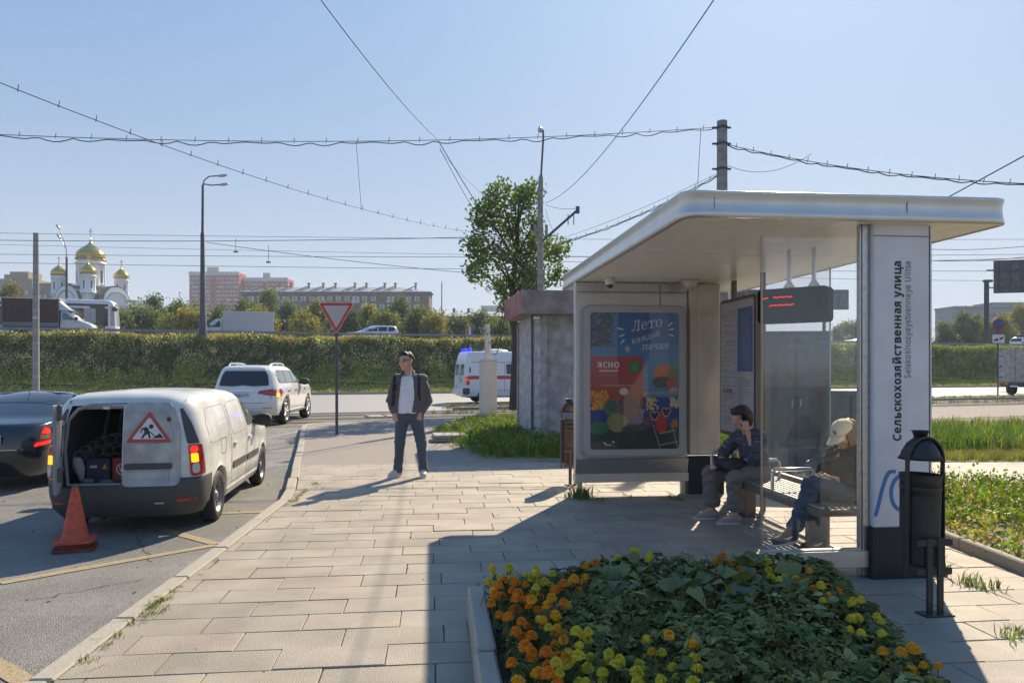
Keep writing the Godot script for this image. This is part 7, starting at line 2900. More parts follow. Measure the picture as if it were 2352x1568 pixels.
func build_trucks():
	# lorry with brown tarpaulin, heading right on the highway
	var sl := (98.0 - 1176) / 1700
	var d := 66.0 / (1.0 - 0.365 * sl)
	var o := thing("tarpaulin_truck", "light truck with brown tarpaulin box and white cab, driving right on the highway", "truck", Vector3(sl * d, 3.81, -d), deg_to_rad(20))
	cab(o, mat("cab_white", Color(0.52, 0.53, 0.54), 0.35, {"coat": 0.5}), 1.25, true)
	var b := B.new()
	b.box(Vector3(-0.55, 1.86, 0), Vector3(3.5, 1.9, 2.1), 0.03)
	put("tarpaulin_box", b, mat("tarp_brown", Color(0.085, 0.045, 0.038), 0.7, {"tex": noise("blotch", 0.012, 0.70, 1.0), "scale": 0.7}), o)
	for i in 9:
		b = B.new()
		b.box(Vector3(-2.1 + i * 0.39, 1.9, 1.06), Vector3(0.05, 1.7, 0.03), 0.008)
		put("tarpaulin_fold", b, mt.tarp_brown, o)
	b = B.new()
	b.box(Vector3(-0.55, 2.83, 0), Vector3(3.55, 0.05, 2.14), 0.01)
	put("box_roof", b, mt.panel_white, o)
	b = B.new()
	b.box(Vector3(-0.55, 0.98, 1.07), Vector3(3.5, 0.30, 0.04), 0.008)
	b.box(Vector3(-0.55, 0.86, 0), Vector3(3.5, 0.10, 2.08), 0.01)
	put("side_board", b, mat("board_grey", Color(0.16, 0.17, 0.18), 0.6), o)
	b = B.new()
	for q in [[-2.28, 1.86], [1.18, 1.86]]:
		b.box(Vector3(q[0], q[1], 1.06), Vector3(0.06, 1.94, 0.05), 0.008)
	put("corner_frame", b, mt.case_bronze, o)
	b = B.new()
	b.smooth(1)
	var prow := []
	for i in 9:  # a shell that sweeps up from the cab roof to the box
		var t := i / 8.0
		var row := []
		for k in 9:
			var a := PI * k / 8.0
			row.append(Vector3(2.05 - 0.85 * pow(t, 0.8) - 0.0 * k, 2.02 + 0.76 * t * pow(sin(a), 0.25), cos(a) * (0.80 + 0.12 * t)))
		if i:
			for k in 8:
				b.quad(prow[k], prow[k + 1], row[k + 1], row[k])
		prow = row
	put("wind_deflector", b, mt.cab_white, o)
	for x in [-1.5]:
		for s in [1.0, -1.0]:
			wheel(o, Vector3(x, 0.36, s * 0.85), 0.36, 0.3, "steel")
	# articulated bus behind it
	sl = (224.0 - 1176) / 1700
	d = 70.5 / (1.0 - 0.365 * sl)
	o = thing("city_bus", "white and dark city bus half hidden behind the brown truck", "bus", Vector3(sl * d, 3.81, -d), deg_to_rad(20))
	var rg := rings_of([[0.35, -15.0, 1.25, 1.2], [0.5, -15.1, 1.35, 1.25], [1.2, -15.1, 1.38, 1.27], [2.6, -15.1, 1.30, 1.27], [2.95, -15.1, 1.24, 1.25], [3.12, -15.0, 1.1, 1.18], [3.2, -14.8, 0.9, 1.05]], {"rr": 0.1, "rf": 0.22, "br": 0.0, "bf": 0.12, "tr": 0.0, "tf": 0.03})
	var tm := car_body(o, rg, [[-1.3, 0.45, 0.55]], all_body, {"body": mat("bus_white", Color(0.62, 0.63, 0.66), 0.35)}, 0.04)
	decal("side_glazing", o, tm, RIGHT, rounded(rect(-14.6, 1.15, 0.90, 2.86), 0.06), mt.car_glass, 0.006, 0.6)
	for x in [-0.75, -2.1, -3.5, -6.0, -8.5, -11.0]:
		decal("window_pane", o, tm, RIGHT, rounded(rect(x, 1.35, x + 0.8, 2.5), 0.06), mt.pane_pale if x > -2.5 else mat("pane_dim", Color(0.04, 0.045, 0.05), 0.1), 0.012, 0.6)
	decal("lower_skirt", o, tm, RIGHT, rect(-5.2, 0.42, -0.3, 1.15), mt.plastic_grey, 0.006, 0.6)
	decal("door", o, tm, RIGHT, rounded(rect(-0.35, 0.5, 0.7, 2.7), 0.05), mt.car_glass, 0.012, 0.6)
	decal("windscreen", o, tm, FRONT, rounded(pv([-1.12, 1.20, 1.12, 1.20, 1.10, 2.75, -1.10, 2.75]), 0.1), mt.pane_pale, 0.008)
	decal("corner_window", o, tm, Vector3(-1, 0, -1), rounded(rect(-0.12, 1.2, 0.12, 2.7), 0.05), mt.pane_pale, 0.01)
	decal("destination_blind", o, tm, FRONT, rounded(rect(-0.8, 2.78, 0.8, 2.98), 0.03), mt.dark, 0.01)
	for s in [-1.0, 1.0]:
		decal("headlight", o, tm, FRONT, rounded(rect(s * 0.85 - 0.2, 0.62, s * 0.85 + 0.2, 0.82), 0.05), mt.clear_lens, 0.01)
	mirror(o, Vector3(1.42, 2.45, 1.36), mt.plastic_grey, 2.3)
	for x in [-1.3, -7.5, -13.0]:
		wheel(o, Vector3(x, 0.45, 1.08), 0.45, 0.28, "steel")
	# grey box lorry heading left
	sl = (552.0 - 1176) / 1700
	d = 72.5 / (1.0 - 0.365 * sl)
	o = thing("box_truck", "light truck with plain grey box driving left on the highway beside the tall lamp post", "truck", Vector3(sl * d, 3.81, -d), deg_to_rad(200))
	cab(o, mt.cab_white, 1.45, false)
	b = B.new()
	b.box(Vector3(-0.62, 1.72, 0), Vector3(4.1, 1.95, 2.05), 0.03)
	put("cargo_box", b, mat("cargo_grey", Color(0.42, 0.42, 0.44), 0.5), o)
	b = B.new()
	b.box(Vector3(-0.62, 2.70, 0), Vector3(4.14, 0.05, 2.1), 0.01)
	b.box(Vector3(-2.68, 1.72, 0), Vector3(0.06, 1.98, 2.1), 0.01)
	put("box_frame", b, mt.panel_white, o)
	b = B.new()
	b.box(Vector3(-0.8, 0.62, 0), Vector3(4.3, 0.2, 0.8))
	put("chassis", b, mt.dark, o)
	for s in [1.0, -1.0]:
		wheel(o, Vector3(-1.6, 0.36, s * 0.85), 0.36, 0.3, "steel")
	# van-bodied lorry seen from behind at the right edge
	d = 49.0
	o = thing("box_truck", "dirty white box truck seen from behind, cut by the right edge", "truck", Vector3(fx(2334, d), -0.124, -d), deg_to_rad(26))
	b = B.new()
	b.box(Vector3(2.0, 1.95, 0), Vector3(4.0, 2.15, 2.2), 0.03)
	put("cargo_box", b, mat("cargo_white", Color(0.50, 0.49, 0.46), 0.5, {"tex": noise("blotch", 0.012, 0.70, 1.0), "scale": 0.5}), o)
	for s in [-1.0, 1.0]:
		b = B.new()
		b.box(Vector3(-0.02, 1.95, s * 0.53), Vector3(0.05, 2.0, 1.02), 0.01)
		var leaf := put("rear_door", b, mt.cargo_white, o)
		for k in [0.18, 0.36]:
			b = B.new()
			b.tube([Vector3(-0.06, 1.0, s * k), Vector3(-0.06, 2.9, s * k)], 0.02, 6)
			put("lock_rod", b, mt.steel, leaf)
		for y in [1.2, 1.9, 2.6]:
			b = B.new()
			b.box(Vector3(-0.06, y, s * 0.92), Vector3(0.03, 0.08, 0.22), 0.01)
			put("hinge", b, mt.plastic_grey, leaf)
		b = B.new()
		b.box(Vector3(0.0, 0.72, s * 0.85), Vector3(0.08, 0.14, 0.36), 0.02)
		put("tail_light", b, mt.red_lens, o)
		wheel(o, Vector3(0.95, 0.42, s * 0.80), 0.42, 0.34, "steel")
		wheel(o, Vector3(4.6, 0.42, s * 0.85), 0.42, 0.24, "steel")
	b = B.new()
	b.box(Vector3(2.4, 0.72, 0), Vector3(4.8, 0.22, 0.9))
	b.box(Vector3(0.05, 0.62, 0), Vector3(0.1, 0.14, 2.0), 0.02)
	put("chassis", b, mt.plastic_grey, o)
	b = B.new()
	b.box(Vector3(5.0, 1.35, 0), Vector3(1.6, 1.7, 2.0), 0.2)
	put("cab", b, mt.cab_white, o)
	b = B.new()
	b.box(Vector3(-0.02, 0.60, -0.1), Vector3(0.02, 0.112, 0.5), 0.004)
	put("number_plate", b, mt.plate_white, o)


# ---- people: smooth-joined tapered capsules, meshed with surface nets ----------------
class Field:
	var o: Vector3
	var c: float
	var k: float
	var n := Vector3i.ZERO
	var acc := PackedFloat32Array()

	func _init(lo: Vector3, hi: Vector3, cell: float, soft: float):
		o = lo
		c = cell
		k = soft
		n = Vector3i(((hi - lo) / cell).ceil()) + Vector3i.ONE
		acc.resize(n.x * n.y * n.z)

	func cap(a: Vector3, b: Vector3, ra: float, rb: float):
		var m := maxf(ra, rb) + k * 4.0
		var lo := Vector3i(((a.min(b) - Vector3.ONE * m - o) / c).floor()).clamp(Vector3i.ZERO, n - Vector3i.ONE)
		var hi := Vector3i(((a.max(b) + Vector3.ONE * m - o) / c).ceil()).clamp(Vector3i.ZERO, n - Vector3i.ONE)
		var ba := b - a
		var bb := maxf(ba.length_squared(), 1e-9)
		for z in range(lo.z, hi.z + 1):
			for y in range(lo.y, hi.y + 1):
				var i := (z * n.y + y) * n.x + lo.x
				for x in range(lo.x, hi.x + 1):
					var pa := o + Vector3(x, y, z) * c - a
					var h := clampf(pa.dot(ba) / bb, 0.0, 1.0)
					acc[i] += exp(((ra + (rb - ra) * h) - (pa - ba * h).length()) / k)
					i += 1

	func ell(ctr: Vector3, r: Vector3, bas := Basis.IDENTITY):
		var rm := maxf(r.x, maxf(r.y, r.z))
		var m := rm + k * 4.0
		var mn := minf(r.x, minf(r.y, r.z))
		var inv := bas.inverse()
		var lo := Vector3i(((ctr - Vector3.ONE * m - o) / c).floor()).clamp(Vector3i.ZERO, n - Vector3i.ONE)
		var hi := Vector3i(((ctr + Vector3.ONE * m - o) / c).ceil()).clamp(Vector3i.ZERO, n - Vector3i.ONE)
		for z in range(lo.z, hi.z + 1):
			for y in range(lo.y, hi.y + 1):
				var i := (z * n.y + y) * n.x + lo.x
				for x in range(lo.x, hi.x + 1):
					var q := inv * (o + Vector3(x, y, z) * c - ctr)
					var l := (q / r).length()
					acc[i] += exp(-(l - 1.0) * (mn + (rm - mn) * 0.3) / k)
					i += 1

	func finish(fold := 0.0, freq := 9.0, mod = null):
		var f := FastNoiseLite.new()
		f.seed = 4
		f.frequency = freq
		f.fractal_octaves = 2
		for z in n.z:
			for y in n.y:
				var i := (z * n.y + y) * n.x
				for x in n.x:
					var v := acc[i]
					var d := 0.2 if v < 1e-8 else -k * log(v)
					if absf(d) < 0.08:
						var p := o + Vector3(x, y, z) * c
						if fold > 0.0:
							d += fold * f.get_noise_3d(p.x, p.y * 1.6, p.z)
					if mod != null and d < 0.05:
						d = maxf(d, mod.call(o + Vector3(x, y, z) * c))
					acc[i] = d
					i += 1

	func nets(b: B):
		var idx := {}
		var sx := 1
		var sy := n.x
		var sz := n.x * n.y
		var offs := [0, sx, sy, sx + sy, sz, sx + sz, sy + sz, sx + sy + sz]
		var cor := [Vector3(0, 0, 0), Vector3(1, 0, 0), Vector3(0, 1, 0), Vector3(1, 1, 0), Vector3(0, 0, 1), Vector3(1, 0, 1), Vector3(0, 1, 1), Vector3(1, 1, 1)]
		var edges := [[0, 1], [2, 3], [4, 5], [6, 7], [0, 2], [1, 3], [4, 6], [5, 7], [0, 4], [1, 5], [2, 6], [3, 7]]
		for z in n.z - 1:
			for y in n.y - 1:
				var i := (z * n.y + y) * n.x
				for x in n.x - 1:
					var s := acc[i] < 0.0
					if (acc[i + sx] < 0.0) == s and (acc[i + sy] < 0.0) == s and (acc[i + sx + sy] < 0.0) == s and (acc[i + sz] < 0.0) == s and (acc[i + sx + sz] < 0.0) == s and (acc[i + sy + sz] < 0.0) == s and (acc[i + sx + sy + sz] < 0.0) == s:
						i += 1
						continue
					var p := Vector3.ZERO
					var m := 0
					for e in edges:
						var a := acc[i + offs[e[0]]]
						var d := acc[i + offs[e[1]]]
						if (a < 0.0) != (d < 0.0):
							p += cor[e[0]].lerp(cor[e[1]], a / (a - d))
							m += 1
					idx[i] = o + (Vector3(x, y, z) + p / m) * c
					i += 1
		b.smooth(1)
		for i in idx.keys():
			var s := acc[i] < 0.0
			for ax in 3:
				var st: int = [sx, sy, sz][ax]
				if (acc[i + st] < 0.0) == s:
					continue
				var u: int = [sy, sz, sx][ax]
				var v: int = [sz, sx, sy][ax]
				if not (idx.has(i - u) and idx.has(i - v) and idx.has(i - u - v)):
					continue
				if s:
					b.quad(idx[i], idx[i - u], idx[i - u - v], idx[i - v])
				else:
					b.quad(idx[i], idx[i - v], idx[i - u - v], idx[i - u])
		b.smooth(-1)


func sdf(bones: Array, lo: Vector3, hi: Vector3, cell: float, soft: float, fold := 0.0, mod = null, b: B = null) -> B:
	var f := Field.new(lo, hi, cell, soft)
	for q in bones:
		if q.size() == 4:
			f.cap(q[0], q[1], q[2], q[3])
		else:
			f.ell(q[0], q[1])
	f.finish(fold, 9.0, mod)
	if b == null:
		b = B.new()
	f.nets(b)
	return b


func head_into(b: B, k := 1.0):  # in head axes: +z is where it looks
	sdf([
		[Vector3(0, 0.022, -0.012) * k, Vector3(0.074, 0.094, 0.092) * k], [Vector3(0, -0.01, 0.030) * k, Vector3(0, -0.07, 0.036) * k, 0.058 * k, 0.043 * k],
		[Vector3(0, -0.098, 0.052) * k, Vector3(0, -0.096, 0.05) * k, 0.024 * k, 0.024 * k], [Vector3(0, 0.008, 0.084) * k, Vector3(0, -0.034, 0.104) * k, 0.010 * k, 0.014 * k],
		[Vector3(-0.036, 0.026, 0.072) * k, Vector3(0.036, 0.026, 0.072) * k, 0.015 * k, 0.015 * k], [Vector3(-0.020, -0.064, 0.079) * k, Vector3(0.020, -0.064, 0.079) * k, 0.009 * k, 0.009 * k],
		[Vector3(0.077, -0.008, -0.012) * k, Vector3(0.010, 0.030, 0.018) * k], [Vector3(-0.077, -0.008, -0.012) * k, Vector3(0.010, 0.030, 0.018) * k],
		[Vector3(-0.045, -0.03, 0.048) * k, Vector3(-0.04, -0.04, 0.045) * k, 0.026 * k, 0.022 * k], [Vector3(0.045, -0.03, 0.048) * k, Vector3(0.04, -0.04, 0.045) * k, 0.026 * k, 0.022 * k],
		[Vector3(0, -0.06, -0.022) * k, Vector3(0, -0.19, -0.05) * k, 0.052 * k, 0.058 * k],
	], Vector3(-0.12, -0.25, -0.14) * k, Vector3(0.12, 0.15, 0.15) * k, 0.0062, 0.010 * k, 0.0, null, b)


func hand_into(b: B, wrist: Vector3, f: Vector3, nrm: Vector3, thumb: float, curl: float, k := 1.0):
	# f: along the hand, nrm: out of the palm, thumb: +1 or -1 along f x nrm
	f = f.normalized()
	nrm = (nrm - f * nrm.dot(f)).normalized()
	var s := f.cross(nrm) * thumb
	var bones := []
	bones.append([wrist - f * 0.05 * k, wrist + f * 0.01 * k, 0.026 * k, 0.024 * k])
	var lens := [0.062, 0.072, 0.066, 0.052]
	for i in 4:
		var side := (1.5 - i) * 0.0195 * k
		var kn := wrist + f * (0.085 - 0.004 * absf(i - 1.2)) * k + s * side
		bones.append([wrist + f * 0.012 * k + s * side * 0.6, kn, 0.016 * k, 0.0125 * k])
		var p := kn
		var dirv := f
		for j in 3:
			var ang := curl * (0.7 + 0.25 * j) * (1.0 + 0.08 * i)
			dirv = (dirv * cos(ang) + nrm * sin(ang)).normalized() if j == 0 else (dirv * cos(ang) + (nrm * dirv.dot(f) - f * dirv.dot(nrm)).normalized() * sin(ang)).normalized()
			var ln: float = lens[i] * [0.46, 0.31, 0.25][j] * k * 1.15
			var q := p + (dirv + s * 0.04 * (1.5 - i)) * ln
			bones.append([p, q, (0.0098 - 0.001 * j) * k, (0.0088 - 0.001 * j) * k])
			p = q
	var t0 := wrist + f * 0.02 * k + s * 0.026 * k + nrm * 0.004 * k
	var t1 := t0 + (f * 0.6 + s * 0.65 + nrm * 0.25).normalized() * 0.042 * k
	var t2 := t1 + (f * 0.85 + s * 0.15 + nrm * (0.2 + 0.4 * curl)).normalized() * 0.034 * k
	bones.append([t0, t1, 0.015 * k, 0.0115 * k])
	bones.append([t1, t2, 0.011 * k, 0.009 * k])
	var lo := wrist
	var hi := wrist
	for q in bones:
		lo = lo.min(q[0]).min(q[1])
		hi = hi.max(q[0]).max(q[1])
	sdf(bones, lo - Vector3.ONE * 0.035, hi + Vector3.ONE * 0.035, 0.0048, 0.0035, 0.0, null, b)


func V(x: float, y: float, z: float) -> Vector3:
	return Vector3(x, y, z)


func build_people():
	mat("skin", Color(0.50, 0.285, 0.205), 0.55)
	mat("hair_dark", Color(0.022, 0.015, 0.012), 0.6, {"tex": noise("fine", 0.09, 0.72, 1.0), "scale": 9.0})
	mat("hair_maroon", Color(0.040, 0.016, 0.014), 0.5, {"tex": noise("fine", 0.09, 0.72, 1.0), "scale": 9.0})
	mat("hair_fair", Color(0.30, 0.17, 0.075), 0.55, {"tex": noise("fine", 0.09, 0.55, 1.0), "scale": 7.0})
	standing_man()
	seated_woman()
	seated_cap_person()


func person_eyes(o: Node3D, hx: Transform3D, open := true):
	for s in [-1.0, 1.0]:
		var b := B.new()
		b.xf = hx
		b.ball(V(s * 0.031, 0.006, 0.0745), V(0.013, 0.007 if open else 0.003, 0.008), 8, 6)
		put("eye", b, mat("eye_dark", Color(0.05, 0.035, 0.03), 0.3), o)


func standing_man():
	var o := thing("person", "man in grey jacket, white shirt, jeans and sunglasses standing with hands in pockets", "person", Vector3(-1.527, 0.0, -11.0))
	o.scale = Vector3(1.01, 1, 1.01)
	var hx := Transform3D((Basis(Vector3.UP, -0.55) * Basis(Vector3.BACK, 0.03)).scaled(Vector3.ONE * 1.14), V(-0.045, 1.722, 0.01))
	# the whole body, clothed parts slim
	var body := sdf([
		[V(-0.11, 0.92, 0), V(-0.135, 0.52, 0.02), 0.075, 0.05], [V(-0.135, 0.52, 0.02), V(-0.165, 0.10, 0), 0.047, 0.034], [V(0.11, 0.92, 0), V(0.175, 0.52, 0.02), 0.075, 0.05], [V(0.175, 0.52, 0.02), V(0.205, 0.10, 0), 0.047, 0.034],
		[V(-0.165, 0.09, -0.01), V(-0.22, 0.055, 0.09), 0.030, 0.024], [V(0.205, 0.09, -0.01), V(0.215, 0.055, 0.13), 0.030, 0.024],
		[V(-0.07, 1.0, -0.01), V(-0.10, 1.40, -0.01), 0.095, 0.09], [V(0.07, 1.0, -0.01), V(0.10, 1.40, -0.01), 0.095, 0.09], [V(-0.19, 1.47, -0.01), V(0.18, 1.47, -0.01), 0.05, 0.05],
		[V(-0.20, 1.46, 0), V(-0.29, 1.14, -0.03), 0.048, 0.042], [V(-0.29, 1.14, -0.03), V(-0.215, 0.95, 0.08), 0.04, 0.03], [V(0.19, 1.46, 0), V(0.285, 1.14, -0.03), 0.048, 0.042], [V(0.285, 1.14, -0.03), V(0.165, 0.94, 0.085), 0.04, 0.03],
		[V(0, 1.48, -0.02), V(-0.035, 1.62, 0), 0.06, 0.055],
	], V(-0.42, -0.02, -0.25), V(0.42, 1.72, 0.28), 0.016, 0.012)
	body.xf = hx
	head_into(body)
	body.xf = Transform3D.IDENTITY
	hand_into(body, V(-0.215, 0.955, 0.085), V(0.25, -1, 0.05), V(0.3, 0, -1), 1.0, 0.3, 0.95)
	hand_into(body, V(0.170, 0.945, 0.09), V(-0.25, -1, 0.05), V(-0.3, 0, -1), -1.0, 0.3, 0.95)
	put("body", body, mt.skin, o)
	var jeans := sdf([
		[V(-0.085, 0.935, 0), V(0.085, 0.935, 0), 0.125, 0.125], [V(-0.10, 0.90, 0.0), V(-0.135, 0.52, 0.025), 0.108, 0.076], [V(-0.135, 0.52, 0.025), V(-0.165, 0.12, 0.0), 0.074, 0.062],
		[V(0.10, 0.90, 0.0), V(0.175, 0.52, 0.025), 0.108, 0.076], [V(0.175, 0.52, 0.025), V(0.207, 0.12, 0.0), 0.074, 0.062],
		[V(-0.165, 0.13, 0), V(-0.168, 0.09, 0.008), 0.064, 0.066], [V(0.207, 0.13, 0), V(0.21, 0.09, 0.008), 0.064, 0.066],
	], V(-0.32, 0.0, -0.24), V(0.36, 1.1, 0.24), 0.014, 0.012, 0.011, func(p: Vector3) -> float: return maxf(p.y - 1.02, 0.062 - p.y))
	put("jeans", jeans, mat("denim", Color(0.075, 0.105, 0.150), 0.85, {"tex": noise("fine", 0.09, 0.72, 1.0), "scale": 6.0, "rim": 0.4, "nrm": noise("folds", 0.02, 0, 1, 512, 3, FastNoiseLite.TYPE_SIMPLEX_SMOOTH, 7.0), "ns": 0.5}), o)
	var shirt := sdf([
		[V(-0.075, 0.99, 0.012), V(-0.085, 1.40, 0.0), 0.125, 0.108], [V(0.065, 0.99, 0.012), V(0.085, 1.40, 0.0), 0.125, 0.108], [V(-0.16, 1.46, 0), V(0.16, 1.46, 0), 0.065, 0.065], [V(-0.02, 1.06, 0.04), V(-0.02, 1.2, 0.03), 0.115, 0.11],
		[V(-0.01, 1.50, -0.01), V(-0.02, 1.535, 0.0), 0.075, 0.066],
	], V(-0.28, 0.88, -0.2), V(0.28, 1.62, 0.24), 0.013, 0.012, 0.012, func(p: Vector3) -> float: return maxf(0.945 - p.y, maxf(p.y - 1.565, 0.062 - Vector2(p.x + 0.03, p.z - 0.005).length() if p.y > 1.50 else -1.0)))
	put("shirt", shirt, mat("shirt_white", Color(0.68, 0.66, 0.72), 0.85), o)
	var jac_m := mat("jacket_grey", Color(0.135, 0.122, 0.120), 0.9, {"tex": noise("fine", 0.09, 0.6, 1.0), "scale": 8.0, "rim": 0.5, "nrm": noise("folds", 0.02, 0, 1, 512, 3, FastNoiseLite.TYPE_SIMPLEX_SMOOTH, 7.0), "ns": 0.8})
	var jacket := sdf([
		[V(-0.095, 1.0, 0.0), V(-0.115, 1.40, -0.01), 0.150, 0.125], [V(0.095, 1.0, 0.0), V(0.115, 1.40, -0.01), 0.150, 0.125], [V(-0.185, 1.455, -0.01), V(0.185, 1.455, -0.01), 0.078, 0.078],
		[V(-0.205, 1.44, -0.01), V(-0.280, 1.14, -0.035), 0.070, 0.062], [V(-0.280, 1.14, -0.035), V(-0.220, 0.985, 0.075), 0.060, 0.052], [V(0.195, 1.44, -0.01), V(0.278, 1.14, -0.035), 0.070, 0.062], [V(0.278, 1.14, -0.035), V(0.185, 0.975, 0.078), 0.060, 0.052],
	], V(-0.44, 0.86, -0.26), V(0.44, 1.60, 0.26), 0.013, 0.010, 0.014, func(p: Vector3) -> float:
		var hem := 0.965 - p.y
		var front := minf(minf(p.x + 0.150 - 0.045 * smoothstep(1.0, 1.5, p.y), 0.065 - p.x - 0.02 * sin(p.y * 9.0)), minf(p.z - 0.03, 1.60 - p.y))
		var collar := 0.075 - Vector2(p.x + 0.015, p.z).length() if p.y > 1.46 else -1.0
		return maxf(hem if absf(p.x) < 0.20 else 0.945 - p.y, maxf(front, collar)))
	put("jacket", jacket, jac_m, o)
	var b := B.new()
	b.smooth(1)
	for s in [-1.0, 1.0]:
		b.tube([V(s * 0.012 - 0.015, 1.575, -0.075), V(s * 0.07 - 0.015, 1.565, -0.04), V(s * 0.085 - 0.015, 1.545, 0.03), V(s * 0.085 - 0.02, 1.49, 0.095)], [0.022, 0.024, 0.024, 0.012], 8)
	put("collar", b, jac_m, o)
	b = B.new()
	b.beam(V(-0.225, 1.40, 0.110), V(-0.16, 1.395, 0.135), 0.012, 0.012)
	b.box(V(-0.19, 1.26, 0.128), V(0.10, 0.045, 0.012), 0.004)
	b.box(V(0.135, 1.26, 0.128), V(0.08, 0.045, 0.012), 0.004)
	put("pocket_flap", b, jac_m, o)
	b = B.new()
	for q in [[0.150, 0.0], [-0.205, 0.0]]:
		b.tube([V(q[0], 1.520, -0.06), V(q[0], 1.520, 0.02), V(q[0] * 1.02, 1.45, 0.088), V(q[0] * 1.03, 1.30, 0.125), V(q[0] * 1.1, 1.10, 0.10), V(q[0] * 1.3, 1.02, 0.0)], 0.022, 8)
	put("strap", b, mat("strap_black", Color(0.012, 0.012, 0.013), 0.8), o)
	var pack := sdf([[V(-0.08, 1.12, -0.20), V(-0.09, 1.42, -0.19), 0.085, 0.075], [V(0.08, 1.12, -0.20), V(0.09, 1.42, -0.19), 0.085, 0.075]], V(-0.24, 0.98, -0.36), V(0.24, 1.56, -0.05), 0.018, 0.015)
	put("backpack", pack, mt.strap_black, o)
	var hair := B.new()
	hair.xf = hx
	sdf([[V(0, 0.040, -0.018), V(0.081, 0.090, 0.100)], [V(0, 0.0, -0.06), V(0.070, 0.075, 0.052)], [V(0.0, 0.10, 0.055), V(0.055, 0.030, 0.035)]], V(-0.12, -0.11, -0.15), V(0.12, 0.17, 0.13), 0.0075, 0.008, 0.006, func(p: Vector3) -> float:
		return maxf(minf(p.z - 0.02, 0.072 - p.y), maxf(minf(p.z + 0.02, -0.0 - p.y), -0.075 - p.y)), hair)
	put("hair", hair, mt.hair_dark, o)
	b = B.new()
	b.xf = hx
	for s in [-1.0, 1.0]:
		b.prism(rounded(pv([s * 0.006, 0.022, s * 0.064, 0.024, s * 0.060, -0.012, s * 0.014, -0.018]), 0.012), 0.090, 0.096)
		b.beam(V(s * 0.064, 0.018, 0.092), V(s * 0.080, 0.010, -0.005), 0.008, 0.008)
	b.box(V(0, 0.016, 0.095), V(0.02, 0.006, 0.005))
	put("sunglasses", b, mt.car_glass, o)
	for q in [[V(-0.165, 0, -0.03), V(-0.255, 0, 0.115)], [V(0.207, 0, -0.035), V(0.222, 0, 0.16)]]:
		var shoe := sdf([[q[0] + V(0, 0.055, 0.0), q[1] + V(0, 0.035, -0.02), 0.056, 0.050], [q[0] + V(0, 0.095, 0.015), q[0].lerp(q[1], 0.5) + V(0, 0.07, 0), 0.056, 0.048]], q[0].min(q[1]) - V(0.1, 0.02, 0.1), q[0].max(q[1]) + V(0.1, 0.18, 0.1), 0.010, 0.010, 0.0, func(p: Vector3) -> float: return 0.022 - p.y)
		var so := put("shoe", shoe, mat("shoe_pale", Color(0.50, 0.48, 0.46), 0.7), o)
		b = B.new()
		var dirv: Vector3 = (q[1] - q[0]).normalized()
		var sd := V(dirv.z, 0, -dirv.x)
		var ol := PackedVector2Array()
		for i in 18:
			var a := TAU * i / 18.0
			var c: Vector3 = q[0].lerp(q[1], 0.5) + dirv * cos(a) * 0.150 + sd * sin(a) * 0.052
			ol.append(Vector2(c.x, -c.z))
		b.slab(ol, 0.002, 0.026)
		put("sole", b, mt.panel_white, so)


func plaid() -> ImageTexture:
	var r := RandomNumberGenerator.new()
	r.seed = 31
	var im := Image.create(128, 128, false, Image.FORMAT_RGB8)
	im.fill(Color(0.34, 0.36, 0.41))
	for i in 70:
		var c := Color(0.12, 0.14, 0.20).lerp(Color(0.80, 0.83, 0.90), r.randf() * r.randf())
		if r.randf() < 0.5:
			im.fill_rect(Rect2i(r.randi_range(0, 120), r.randi_range(0, 100), r.randi_range(2, 5), r.randi_range(16, 50)), c)
		else:
			im.fill_rect(Rect2i(r.randi_range(0, 100), r.randi_range(0, 120), r.randi_range(16, 50), r.randi_range(2, 5)), c)
	return ImageTexture.create_from_image(im)


